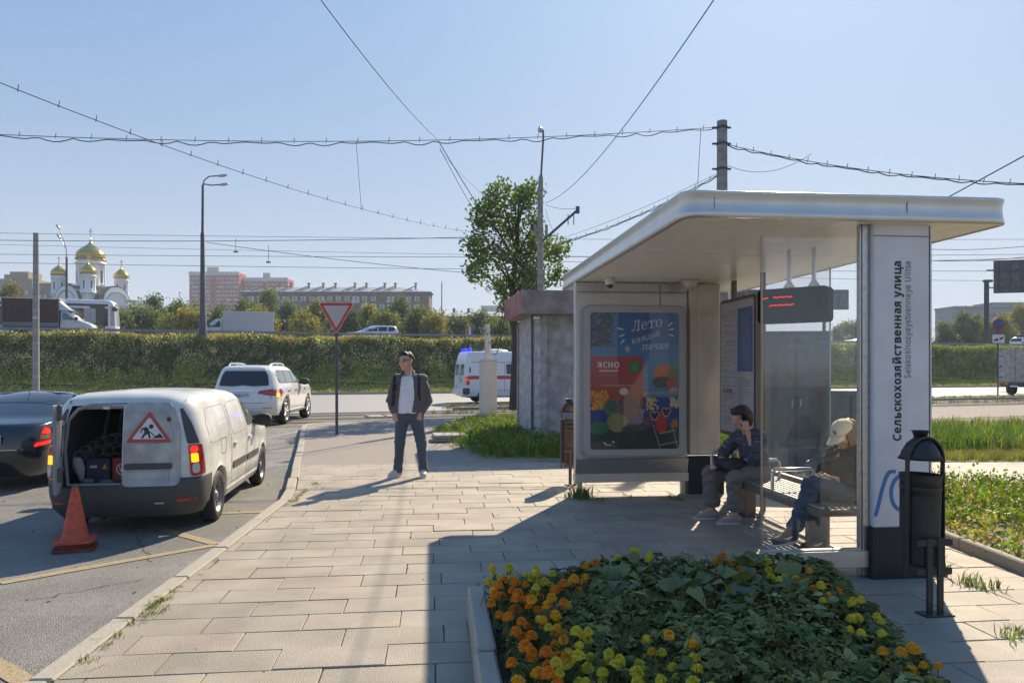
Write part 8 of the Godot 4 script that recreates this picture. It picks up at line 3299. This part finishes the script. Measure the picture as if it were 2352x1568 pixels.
func seated_woman():
	var o := thing("person", "woman with short dark hair and plaid shirt sitting on the bench, phone at her ear", "person", sh(3.2, 0, 7.5), YAW)
	var hx := Transform3D(Basis(Vector3.UP, -1.25) * Basis(Vector3.RIGHT, 0.28), V(0.045, 1.085, 0.0))
	var body := sdf([
		[V(0.20, 0.50, 0.09), V(-0.09, 0.475, 0.13), 0.075, 0.055], [V(-0.09, 0.475, 0.13), V(-0.085, 0.10, 0.13), 0.048, 0.033], [V(0.20, 0.50, -0.09), V(-0.25, 0.495, -0.12), 0.075, 0.055], [V(-0.25, 0.495, -0.12), V(-0.22, 0.12, -0.14), 0.048, 0.033],
		[V(-0.08, 0.085, 0.13), V(-0.19, 0.05, 0.13), 0.034, 0.03], [V(-0.215, 0.095, -0.14), V(-0.34, 0.05, -0.14), 0.034, 0.03],
		[V(0.20, 0.52, 0.05), V(0.15, 0.85, 0.06), 0.09, 0.08], [V(0.20, 0.52, -0.05), V(0.15, 0.85, -0.06), 0.09, 0.08], [V(0.15, 0.91, 0.14), V(0.13, 0.91, -0.14), 0.05, 0.05],
		[V(0.17, 0.91, 0.16), V(0.11, 0.715, 0.21), 0.042, 0.036], [V(0.11, 0.715, 0.21), V(0.065, 0.95, 0.125), 0.035, 0.026], [V(0.11, 0.91, -0.16), V(-0.06, 0.70, -0.20), 0.042, 0.036], [V(-0.06, 0.70, -0.20), V(-0.155, 0.635, -0.06), 0.034, 0.026],
		[V(0.13, 0.90, 0), V(0.085, 1.02, 0), 0.055, 0.05],
	], V(-0.45, -0.02, -0.32), V(0.36, 1.12, 0.32), 0.015, 0.011)
	body.xf = hx
	head_into(body, 0.95)
	body.xf = Transform3D.IDENTITY
	hand_into(body, V(0.062, 0.962, 0.122), V(-0.25, 1, -0.12), V(-0.2, 0.1, -1), 1.0, 0.55, 0.95)
	hand_into(body, V(-0.165, 0.628, -0.05), V(-0.9, -0.35, 0.5), V(0, -1, 0), -1.0, 0.35, 0.95)
	put("body", body, mt.skin, o)
	person_eyes(o, hx, false)
	var tr := sdf([
		[V(0.21, 0.52, 0.07), V(0.21, 0.52, -0.07), 0.135, 0.135], [V(0.19, 0.51, 0.09), V(-0.08, 0.475, 0.13), 0.105, 0.082], [V(-0.08, 0.470, 0.13), V(-0.075, 0.16, 0.13), 0.080, 0.082], [V(0.19, 0.51, -0.09), V(-0.24, 0.49, -0.12), 0.105, 0.082], [V(-0.24, 0.485, -0.12), V(-0.22, 0.18, -0.14), 0.082, 0.090],
	], V(-0.42, 0.06, -0.32), V(0.42, 0.75, 0.32), 0.014, 0.012, 0.020, func(p: Vector3) -> float: return 0.135 - p.y)
	put("trousers", tr, mat("trouser_taupe", Color(0.22, 0.188, 0.168), 0.9, {"tex": noise("fine", 0.09, 0.72, 1.0), "scale": 6.0}), o)
	var sm := mat("shirt_plaid", Color(0.65, 0.65, 0.68), 0.85, {"tex": plaid(), "scale": 2.6})
	var st := sdf([
		[V(0.215, 0.50, 0.06), V(0.155, 0.85, 0.065), 0.128, 0.105], [V(0.215, 0.50, -0.06), V(0.155, 0.85, -0.065), 0.128, 0.105], [V(0.16, 0.90, 0.14), V(0.13, 0.90, -0.14), 0.075, 0.075],
		[V(0.175, 0.895, 0.165), V(0.115, 0.725, 0.215), 0.074, 0.064], [V(0.115, 0.725, 0.215), V(0.105, 0.775, 0.185), 0.064, 0.058], [V(0.11, 0.895, -0.165), V(-0.05, 0.71, -0.205), 0.074, 0.062], [V(-0.05, 0.71, -0.205), V(-0.11, 0.665, -0.12), 0.060, 0.052],
	], V(-0.25, 0.36, -0.36), V(0.42, 1.06, 0.36), 0.013, 0.011, 0.018, func(p: Vector3) -> float: return maxf(0.42 - p.y, (0.062 - Vector2(p.x - 0.10, p.z).length()) if p.y > 0.93 else -1.0))
	put("shirt", st, sm, o)
	var hair := B.new()
	hair.xf = hx
	sdf([[V(0, 0.040, -0.020), V(0.092, 0.096, 0.112)], [V(0, -0.02, -0.075), V(0.080, 0.10, 0.056)], [V(0, 0.09, 0.055), V(0.062, 0.040, 0.04)], [V(0.072, 0.0, -0.02), V(0.025, 0.06, 0.04)], [V(-0.072, 0.0, -0.02), V(0.025, 0.06, 0.04)]], V(-0.13, -0.16, -0.17), V(0.13, 0.17, 0.14), 0.0075, 0.009, 0.012, func(p: Vector3) -> float:
		return maxf(minf(p.z - 0.035, 0.060 - p.y), maxf(minf(p.z + 0.005, -0.055 - p.y), -0.125 - p.y)), hair)
	put("hair", hair, mt.hair_maroon, o)
	for q in [[V(-0.055, 0, 0.13), V(-0.235, 0, 0.13)], [V(-0.19, 0, -0.14), V(-0.385, 0, -0.14)]]:
		var shoe := sdf([[q[0] + V(0, 0.045, 0), q[1] + V(0.02, 0.028, 0), 0.044, 0.036], [q[0] + V(0, 0.06, 0), q[0].lerp(q[1], 0.3) + V(0, 0.055, 0), 0.040, 0.034]], q[0].min(q[1]) - V(0.08, 0.02, 0.08), q[0].max(q[1]) + V(0.08, 0.14, 0.08), 0.010, 0.010, 0.0, func(p: Vector3) -> float: return 0.018 - p.y)
		var so := put("shoe", shoe, mat("shoe_grey", Color(0.28, 0.25, 0.25), 0.8), o)
		var b := B.new()
		var ol := PackedVector2Array()
		for i in 18:
			var a := TAU * i / 18.0
			ol.append(Vector2((q[0].x + q[1].x) / 2 + cos(a) * 0.135, -q[0].z + sin(a) * 0.048))
		b.slab(ol, 0.002, 0.022)
		put("sole", b, mt.shoe_pale, so)
	var ph := thing("mobile_phone", "mobile phone held to the seated woman's ear", "phone", sh(3.2, 0, 7.5) + Basis(Vector3.UP, YAW) * V(0.055, 1.055, 0.098), YAW + 0.2)
	var b := B.new()
	b.xf = Transform3D(Basis(Vector3.BACK, 0.4), Vector3.ZERO)
	b.box(Vector3.ZERO, V(0.065, 0.14, 0.010), 0.003)
	put("case", b, mt.case_black, ph)
	var bag := thing("handbag", "dark soft handbag lying on the seated woman's lap", "bag", sh(3.2, 0, 7.5), YAW)
	var bg := sdf([[V(-0.16, 0.60, -0.08), V(0.02, 0.60, 0.06), 0.060, 0.065], [V(-0.10, 0.585, 0.10), V(0.04, 0.60, 0.0), 0.055, 0.055], [V(-0.20, 0.60, 0.0), V(-0.05, 0.61, 0.06), 0.06, 0.07]], V(-0.34, 0.46, -0.22), V(0.16, 0.74, 0.24), 0.013, 0.014, 0.02)
	put("pouch", bg, mat("bag_dark", Color(0.022, 0.020, 0.022), 0.6), bag)
	b = B.new()
	b.tube([V(-0.05, 0.62, 0.11), V(0.0, 0.66, 0.12), V(0.06, 0.64, 0.10)], 0.008, 6)
	put("handle", b, mt.bag_dark, bag)


func seated_cap_person():
	var o := thing("person", "person in cream baseball cap and dark jacket sitting cross-legged behind the glass", "person", sh(3.3, 0, 6.15), YAW)
	var hx := Transform3D(Basis(Vector3.UP, -1.35) * Basis(Vector3.RIGHT, 0.55), V(0.285, 1.03, 0.02))
	var body := sdf([
		[V(0.34, 0.52, 0.10), V(-0.02, 0.60, 0.06), 0.075, 0.056], [V(-0.02, 0.60, 0.06), V(-0.20, 0.19, 0.05), 0.050, 0.034], [V(0.34, 0.50, -0.08), V(0.00, 0.47, -0.06), 0.075, 0.055], [V(0.00, 0.47, -0.06), V(0.10, 0.10, -0.04), 0.048, 0.034],
		[V(-0.205, 0.17, 0.05), V(-0.31, 0.125, 0.05), 0.034, 0.03], [V(0.10, 0.08, -0.04), V(-0.03, 0.05, -0.03), 0.034, 0.03],
		[V(0.36, 0.54, 0.06), V(0.36, 0.82, 0.07), 0.095, 0.085], [V(0.36, 0.54, -0.06), V(0.36, 0.82, -0.07), 0.095, 0.085], [V(0.37, 0.87, 0.15), V(0.35, 0.87, -0.15), 0.05, 0.05],
		[V(0.38, 0.86, 0.18), V(0.34, 0.645, 0.24), 0.045, 0.038], [V(0.34, 0.645, 0.24), V(0.20, 0.64, 0.10), 0.036, 0.026], [V(0.34, 0.86, -0.18), V(0.22, 0.66, -0.20), 0.045, 0.038], [V(0.22, 0.66, -0.20), V(0.15, 0.645, -0.03), 0.036, 0.026],
		[V(0.36, 0.86, 0), V(0.325, 0.96, 0.01), 0.055, 0.05],
	], V(-0.40, -0.02, -0.33), V(0.52, 1.05, 0.36), 0.015, 0.011)
	body.xf = hx
	head_into(body, 0.97)
	body.xf = Transform3D.IDENTITY
	hand_into(body, V(0.19, 0.645, 0.09), V(-1, 0.05, -0.35), V(0.1, 0.4, -1), 1.0, 0.6, 0.95)
	hand_into(body, V(0.145, 0.645, -0.02), V(-1, 0.05, 0.35), V(0.1, 0.4, 1), -1.0, 0.6, 0.95)
	put("body", body, mt.skin, o)
	person_eyes(o, hx, false)
	var tr := sdf([
		[V(0.36, 0.53, 0.07), V(0.36, 0.53, -0.07), 0.135, 0.135], [V(0.33, 0.53, 0.10), V(-0.02, 0.605, 0.06), 0.105, 0.080], [V(-0.02, 0.60, 0.06), V(-0.175, 0.24, 0.05), 0.078, 0.066], [V(0.33, 0.50, -0.08), V(0.01, 0.475, -0.06), 0.105, 0.08], [V(0.01, 0.47, -0.06), V(0.095, 0.14, -0.04), 0.078, 0.07],
	], V(-0.32, 0.05, -0.28), V(0.56, 0.76, 0.30), 0.014, 0.012, 0.020, func(p: Vector3) -> float: return maxf(0.10 - p.y, 0.19 - p.y if p.x < -0.06 else -1.0))
	put("jeans", tr, mat("denim_dark", Color(0.055, 0.085, 0.135), 0.85, {"tex": noise("fine", 0.09, 0.72, 1.0), "scale": 6.0}), o)
	var ja := sdf([
		[V(0.37, 0.52, 0.07), V(0.37, 0.80, 0.08), 0.135, 0.125], [V(0.37, 0.52, -0.07), V(0.37, 0.80, -0.08), 0.135, 0.125], [V(0.38, 0.86, 0.15), V(0.36, 0.86, -0.15), 0.085, 0.085], [V(0.30, 0.60, 0.0), V(0.33, 0.78, 0.0), 0.12, 0.11],
		[V(0.385, 0.85, 0.185), V(0.345, 0.655, 0.245), 0.080, 0.070], [V(0.345, 0.655, 0.245), V(0.235, 0.645, 0.135), 0.066, 0.052], [V(0.34, 0.85, -0.185), V(0.23, 0.665, -0.205), 0.080, 0.070], [V(0.23, 0.665, -0.205), V(0.175, 0.65, -0.075), 0.066, 0.052],
	], V(0.08, 0.38, -0.34), V(0.58, 1.02, 0.38), 0.013, 0.011, 0.018, func(p: Vector3) -> float: return maxf(0.44 - p.y, (0.06 - Vector2(p.x - 0.33, p.z).length()) if p.y > 0.91 else -1.0))
	put("jacket", ja, mat("jacket_black", Color(0.022, 0.024, 0.028), 0.8, {"tex": noise("blotch", 0.012, 0.70, 1.0), "scale": 3.0}), o)
	var hair := B.new()
	hair.xf = hx
	sdf([[V(0, 0.01, -0.045), V(0.088, 0.098, 0.092)], [V(0, -0.07, -0.065), V(0.078, 0.08, 0.055)], [V(0.074, -0.045, 0.0), V(0.026, 0.075, 0.05)], [V(-0.074, -0.045, 0.0), V(0.026, 0.075, 0.05)], [V(0, 0.03, -0.125), V(0.055, 0.05, 0.045)]], V(-0.13, -0.18, -0.20), V(0.13, 0.15, 0.10), 0.0075, 0.009, 0.014, func(p: Vector3) -> float:
		return maxf(minf(p.z - 0.045, 0.2 - p.y), -0.16 - p.y), hair)
	put("hair", hair, mt.hair_fair, o)
	var cream := mat("cap_cream", Color(0.66, 0.58, 0.43), 0.85)
	var cap := B.new()
	cap.xf = hx
	sdf([[V(0, 0.045, -0.012), V(0.092, 0.088, 0.110)]], V(-0.12, 0.0, -0.15), V(0.12, 0.17, 0.13), 0.0075, 0.006, 0.004, func(p: Vector3) -> float: return 0.028 - p.y - 0.15 * p.z, cap)
	var co := put("cap", cap, cream, o)
	var b := B.new()
	b.xf = hx
	b.smooth(1)
	var prev := []
	for i in 9:
		var a := deg_to_rad(-72 + 144.0 * i / 8)
		var row := []
		for k in 5:
			var t := k / 4.0
			var rad := lerpf(0.085, 0.17, t) if k else 0.085
			row.append(V(sin(a) * lerpf(0.085, 0.085, t), 0.040 - 0.030 * t - 0.012 * pow(sin(a), 2.0), 0.02 + cos(a) * lerpf(0.085, 0.165, t)))
		if i:
			for k in 4:
				b.quad(prev[k], row[k], row[k + 1], prev[k + 1])
				b.quad(prev[k] - V(0, 0.004, 0), prev[k + 1] - V(0, 0.004, 0), row[k + 1] - V(0, 0.004, 0), row[k] - V(0, 0.004, 0))
		prev = row
	put("brim", b, cream, co)
	b = B.new()
	b.xf = hx
	var ring := []
	for i in 9:
		var a := TAU * i / 8.0
		ring.append(V(cos(a) * 0.014 + 0.030, 0.088 + sin(a) * 0.014, 0.091))
	b.tube(ring, 0.003, 5)
	b.beam(V(0.018, 0.066, 0.094), V(0.046, 0.066, 0.092), 0.006, 0.004)
	put("embroidery", b, mt.ink, co)
	b = B.new()
	b.xf = hx
	b.ball(V(0, 0.134, -0.012), V(0.008, 0.006, 0.008), 8, 5)
	put("button", b, cream, co)
	for q in [[V(-0.195, 0.105, 0.05), V(-0.36, 0.075, 0.05), 0.45], [V(0.115, 0.012, -0.04), V(-0.06, 0.0, -0.03), 0.0]]:
		var shoe := sdf([[q[0] + V(0, 0.055, 0), q[1] + V(0.02, 0.038, 0), 0.050, 0.042], [q[0] + V(0, 0.085, 0), q[0].lerp(q[1], 0.3) + V(0, 0.075, 0), 0.046, 0.038]], q[0].min(q[1]) - V(0.09, 0.03, 0.09), q[0].max(q[1]) + V(0.09, 0.17, 0.09), 0.010, 0.010)
		var so := put("shoe", shoe, mat("shoe_black", Color(0.018, 0.018, 0.02), 0.6), o)
		b = B.new()
		b.beam(q[0] + V(0.045, 0.018, 0), q[1] + V(-0.02, 0.004, 0), 0.085, 0.022, 0.008)
		put("sole", b, mt.shoe_pale, so)
		b = B.new()
		var s0: Vector3 = q[0].lerp(q[1], 0.35) + V(0, 0.055, 0.047)
		b.tube([s0 + V(0.05, 0.025, 0), s0, s0 + V(-0.04, 0.0, 0.0)], [0.002, 0.009, 0.002], 6)
		put("side_stripe", b, mt.white_ink, so)
	var ph := thing("mobile_phone", "dark mobile phone in the hands of the person in the cream cap", "phone", sh(3.3, 0, 6.15) + Basis(Vector3.UP, YAW) * V(0.085, 0.675, 0.035), YAW)
	b = B.new()
	b.xf = Transform3D(Basis(Vector3.BACK, -0.15) * Basis(Vector3.RIGHT, 0.2), Vector3.ZERO)
	b.box(Vector3.ZERO, V(0.15, 0.009, 0.07), 0.003)
	put("case", b, mt.case_black, ph)


# ---- signs, bins, cone, cabinet ------------------------------------------------------
func build_street_things():
	# give way sign
	var o := thing("yield_sign", "triangular give way sign with red border on a grey post, beside the man", "road sign", Vector3(-4.29, 0, -18.1))
	var b := B.new()
	b.tube([Vector3.ZERO, V(0, 3.1, 0)], 0.036, 12)
	put("post", b, mt.grey_pole, o)
	var tri := pv([-0.43, 3.225, 0.43, 3.225, 0.0, 2.475])
	b = B.new()
	b.prism(rounded(tri, 0.07), 0.036, 0.048)
	put("border", b, mat("sign_bright_red", Color(0.50, 0.035, 0.03), 0.4), o)
	b = B.new()
	b.prism(rounded(pv([-0.315, 3.155, 0.315, 3.155, 0.0, 2.605]), 0.03), 0.048, 0.051)
	put("field", b, mat("sign_field_white", Color(0.72, 0.66, 0.64), 0.45, {"back": Color(0.85, 0.78, 0.76)}), o)
	b = B.new()
	for p in ring_poly(rounded(pv([-0.445, 3.234, 0.445, 3.234, 0.0, 2.458]), 0.075), rounded(tri, 0.07)):
		b.prism(p, 0.03, 0.046)
	put("rim", b, mt.sign_field_white, o)
	b = B.new()
	for y in [2.75, 3.08]:
		b.box(V(0, y, 0.015), V(0.14, 0.04, 0.05), 0.006)
	put("bracket", b, mt.steel, o)
	# round no-stopping sign with tow-away plate
	o = thing("no_stopping_sign", "round blue no-stopping sign with red rim above a white plate, at the right", "road sign", Vector3(fx(2293, 46), -0.02, -46))
	b = B.new()
	b.tube([Vector3.ZERO, V(0, 4.75, 0)], 0.045, 10)
	put("post", b, mt.grey_pole, o)
	b = B.new()
	b.xf = Transform3D(Basis(Vector3.RIGHT, PI / 2), V(0, 4.42, 0.06))
	b.cyl(Vector3.ZERO, 0.36, 0.02, 24)
	put("rim", b, mt.sign_bright_red, o)
	b = B.new()
	b.xf = Transform3D(Basis(Vector3.RIGHT, PI / 2), V(0, 4.42, 0.073))
	b.cyl(Vector3.ZERO, 0.29, 0.008, 24)
	put("disc", b, mat("sign_blue", Color(0.04, 0.10, 0.36), 0.4), o)
	b = B.new()
	for s in [-1.0, 1.0]:
		b.beam(V(-0.2, 4.42 - s * 0.2, 0.079), V(0.2, 4.42 + s * 0.2, 0.079), 0.07, 0.004)
	put("red_cross", b, mt.sign_bright_red, o)
	b = B.new()
	b.box(V(0, 3.52, 0.06), V(0.75, 0.52, 0.015), 0.004)
	put("plate", b, mt.panel_white, o)
	b = B.new()
	b.prism(pv([-0.30, 3.38, -0.04, 3.38, -0.04, 3.56, -0.14, 3.56, -0.18, 3.48, -0.30, 3.48]), 0.068, 0.072)
	b.prism(pv([0.05, 3.40, 0.30, 3.56, 0.28, 3.66, 0.16, 3.62, 0.06, 3.50]), 0.068, 0.072)
	b.beam(V(-0.05, 3.56, 0.07), V(0.1, 3.66, 0.07), 0.02, 0.004)
	put("tow_symbol", b, mt.ink, o)
	# traffic cones, one inside the other
	o = thing("traffic_cone", "upper orange traffic cone with faded red sides, behind the van", "traffic cone", Vector3(-4.22, -0.085, -7.14), 0.35)
	var om := mat("cone_orange", Color(0.78, 0.13, 0.06), 0.7, {"tex": noise("blotch", 0.012, 0.70, 1.0), "scale": 1.5, "back": Color(0.15, 0.03, 0.02)})
	b = B.new()
	b.lathe([Vector2(0.135, 0.045), Vector2(0.115, 0.075), Vector2(0.03, 0.545), Vector2(0.024, 0.555), Vector2(0.018, 0.54)], 24)
	put("cone_body", b, om, o)
	b = B.new()
	b.prism(rounded(rect(-0.17, -0.17, 0.17, 0.17), 0.05), 0.0, 0.022)
	b.xf = Transform3D(Basis(Vector3.RIGHT, -PI / 2), V(0, 0.03, 0))
	var fl := B.new()
	fl.xf = Transform3D(Basis(Vector3.RIGHT, -PI / 2), V(0, 0.03, 0))
	fl.prism(rounded(rect(-0.175, -0.175, 0.175, 0.175), 0.06), 0.0, 0.02)
	put("base", fl, om, o)
	o = thing("traffic_cone", "lower dull red traffic cone under the orange one, only its base showing", "traffic cone", Vector3(-4.21, -0.124, -7.13), 0.42)
	fl = B.new()
	fl.xf = Transform3D(Basis(Vector3.RIGHT, -PI / 2), Vector3.ZERO)
	fl.prism(rounded(rect(-0.18, -0.18, 0.18, 0.18), 0.05), 0.0, 0.022)
	fl.lathe([Vector2(0.13, 0.02), Vector2(0.11, 0.06)], 20)
	var lm := mat("cone_red", Color(0.30, 0.05, 0.03), 0.8, {"tex": noise("blotch", 0.012, 0.70, 1.0), "scale": 1.5})
	put("base", fl, lm, o)
	b = B.new()
	b.lathe([Vector2(0.13, 0.02), Vector2(0.115, 0.06)], 24)
	put("cone_body", b, lm, o)
	# litter bins
	o = thing("litter_bin", "dark green-black litter bin with domed hood and ashtray beside the name column", "litter bin", Vector3(2.74, 0, -4.96), 0.15)
	o.scale = Vector3(0.85, 1, 0.85)
	var bm := mat("bin_dark", Color(0.030, 0.034, 0.034), 0.55, {"tex": noise("blotch", 0.012, 0.70, 1.0), "scale": 1.2})
	b = B.new()
	b.xf = Transform3D(Basis(Vector3.BACK, -0.02), V(-0.01, 0.30, 0))
	b.lathe([Vector2(0, 0), Vector2(0.138, 0.0), Vector2(0.142, 0.02), Vector2(0.148, 0.55), Vector2(0.156, 0.595), Vector2(0.160, 0.60), Vector2(0.150, 0.60), Vector2(0.138, 0.05), Vector2(0.0, 0.04)], 32)
	b.lathe([Vector2(0.149, 0.50), Vector2(0.153, 0.51), Vector2(0.149, 0.52)], 32)
	put("bucket", b, bm, o)
	b = B.new()
	b.xf.origin = V(0, 1.0, 0)
	b.lathe([Vector2(0.165, 0), Vector2(0.145, 0.012), Vector2(0.135, 0.05), Vector2(0.10, 0.105), Vector2(0.05, 0.140), Vector2(0, 0.150)], 32)
	b.lathe([Vector2(0, 0.145), Vector2(0.13, 0.04), Vector2(0.165, 0.0)], 32)
	put("hood", b, bm, o)
	b = B.new()
	b.xf.origin = V(0, 1.14, 0)
	b.lathe([Vector2(0, 0.0), Vector2(0.045, 0.0), Vector2(0.060, 0.045), Vector2(0.074, 0.05), Vector2(0.058, 0.047), Vector2(0.045, 0.012), Vector2(0, 0.01)], 24)
	put("ashtray", b, bm, o)
	for s in [-1.0, 1.0]:
		b = B.new()
		var arc := PackedVector2Array()
		for i in 13:
			var a := PI / 2 * i / 12.0
			arc.append(Vector2(s * cos(a) * 0.158, 0.985 + sin(a) * 0.170))
		for i in 13:
			var a := PI / 2 * (12 - i) / 12.0
			arc.append(Vector2(s * cos(a) * 0.146, 0.985 + sin(a) * 0.158))
		b.prism(arc, 0.03, 0.075)
		b.beam(V(s * 0.155, 0.22, 0.05), V(s * 0.152, 0.99, 0.052), 0.012, 0.045, 0.003)
		put("strap", b, bm, o)
		b = B.new()
		b.beam(V(s * 0.045, 0, 0.16), V(s * 0.045, 0.50, 0.16), 0.05, 0.02, 0.003)
		put("leg", b, bm, o)
	b = B.new()
	b.box(V(0, 0.28, 0.15), V(0.30, 0.045, 0.02), 0.003)
	b.box(V(0, 0.47, 0.155), V(0.30, 0.045, 0.02), 0.003)
	b.box(V(0, 0.006, 0.16), V(0.24, 0.012, 0.14), 0.003)
	put("stand", b, bm, o)
	var far := dup(o, "litter_bin", "rusty brown litter bin with domed hood, half hidden by the far lightbox wall", Vector3(0.80, 0, -10.35), 0.3)
	for c in far.get_children():
		c.mesh = c.mesh.duplicate()
		c.mesh.surface_set_material(0, mat("bin_brown", Color(0.10, 0.065, 0.055), 0.5, {"metal": 0.2, "tex": noise("blotch", 0.012, 0.70, 1.0), "scale": 1.2}))
	# utility cabinet with its mast
	o = thing("utility_cabinet", "tall beige utility cabinet with short mast on top, left of the kiosk", "utility cabinet", Vector3(fx(1121, 22), 0, -22), 0.32)
	var cm := mat("cabinet_beige", Color(0.72, 0.63, 0.55), 0.6, {"tex": noise("clean", 0.01, 0.93, 1.0), "scale": 0.5})
	b = B.new()
	b.box(V(0, 0.92, 0), V(0.44, 1.84, 0.40), 0.01)
	put("case", b, cm, o)
	b = B.new()
	b.box(V(0, 1.87, 0), V(0.50, 0.06, 0.46), 0.012)
	put("lid", b, cm, o)
	for y in [1.70, 0.28]:
		for i in 5:
			b = B.new()
			b.box(V(0.222, y - i * 0.035, 0.02), V(0.012, 0.014, 0.22), 0.003)
			put("vent_slat", b, cm, o)
	b = B.new()
	b.box(V(0.226, 0.95, 0.12), V(0.02, 0.12, 0.03), 0.004)
	put("handle", b, mt.steel, o)
	b = B.new()
	b.box(V(-0.02, 2.35, 0), V(0.15, 0.95, 0.13), 0.012)
	b.cyl(V(-0.02, 2.82, 0), 0.075, 0.22, 14, 0.02)
	put("mast", b, cm, o)
	b = B.new()
	b.tube([V(-0.09, 2.80, 0.06), V(-0.14, 2.70, 0.1), V(-0.05, 2.62, 0.12), V(0.05, 2.7, 0.1)], 0.012, 6)
	put("cable_loop", b, mt.wire, o)
	# dark cabinets behind the shelter
	for q in [[1752, 1907, 760, 11.2, "taller dark blue-grey cabinet behind the shelter, seen through the glass beside the woman"], [1900, 2008, 897, 10.8, "lower dark blue-grey cabinet behind the shelter, seen through the glass above the cap"]]:
		var d: float = q[3]
		var w: float = (q[1] - q[0]) * d / 1700.0
		o = thing("electrical_cabinet", q[4], "utility cabinet", Vector3(fx((q[0] + q[1]) / 2, d), 0, -d), YAW - 0.25)
		var h: float = fy(q[2], d)
		var dm := mat("cabinet_dark", Color(0.17, 0.185, 0.205), 0.5, {"tex": noise("cloudy", 0.02, 0.84, 1.0), "scale": 0.8})
		b = B.new()
		b.box(V(0, h / 2, -0.25), V(w, h, 0.5), 0.015)
		put("case", b, dm, o)
		for s in 2:
			b = B.new()
			b.box(V((s - 0.5) * w * 0.49, h * 0.5, 0.008), V(w * 0.46, h * 0.88, 0.02), 0.006)
			var lf := put("door", b, dm, o)
			b = B.new()
			b.box(V((s - 0.5) * w * 0.12, h * 0.5, 0.03), V(0.02, 0.12, 0.03), 0.005)
			put("handle", b, mt.steel, lf)
	# little flags on the highway verge
	for i in 3:
		var fo := thing("flag", ["small red flag on the highway verge, left of three", "small white flag on the highway verge, middle of three", "small blue flag on the highway verge, right of three"][i], "flag", Vector3(fx(1071 + i * 5.0, 66), 3.9, -66))
		b = B.new()
		b.tube([Vector3.ZERO, V(0, 1.5, 0)], 0.02, 5)
		put("pole", b, mt.steel, fo)
		b = B.new()
		b.smooth(1)
		for k in 4:
			b.quad(V(0.02 + k * 0.05, 0.75, 0.03 * sin(k * 2.0)), V(0.07 + k * 0.05, 0.72, 0.03 * sin(k * 2.0 + 2.0)), V(0.07 + k * 0.05, 1.46, 0.03 * sin(k * 2.0 + 2.0)), V(0.02 + k * 0.05, 1.5, 0.03 * sin(k * 2.0)))
		put("cloth", b, [mat("flag_red", Color(0.5, 0.05, 0.06), 0.8), mt.panel_white, mat("flag_blue", Color(0.06, 0.10, 0.40), 0.8)][i], fo)
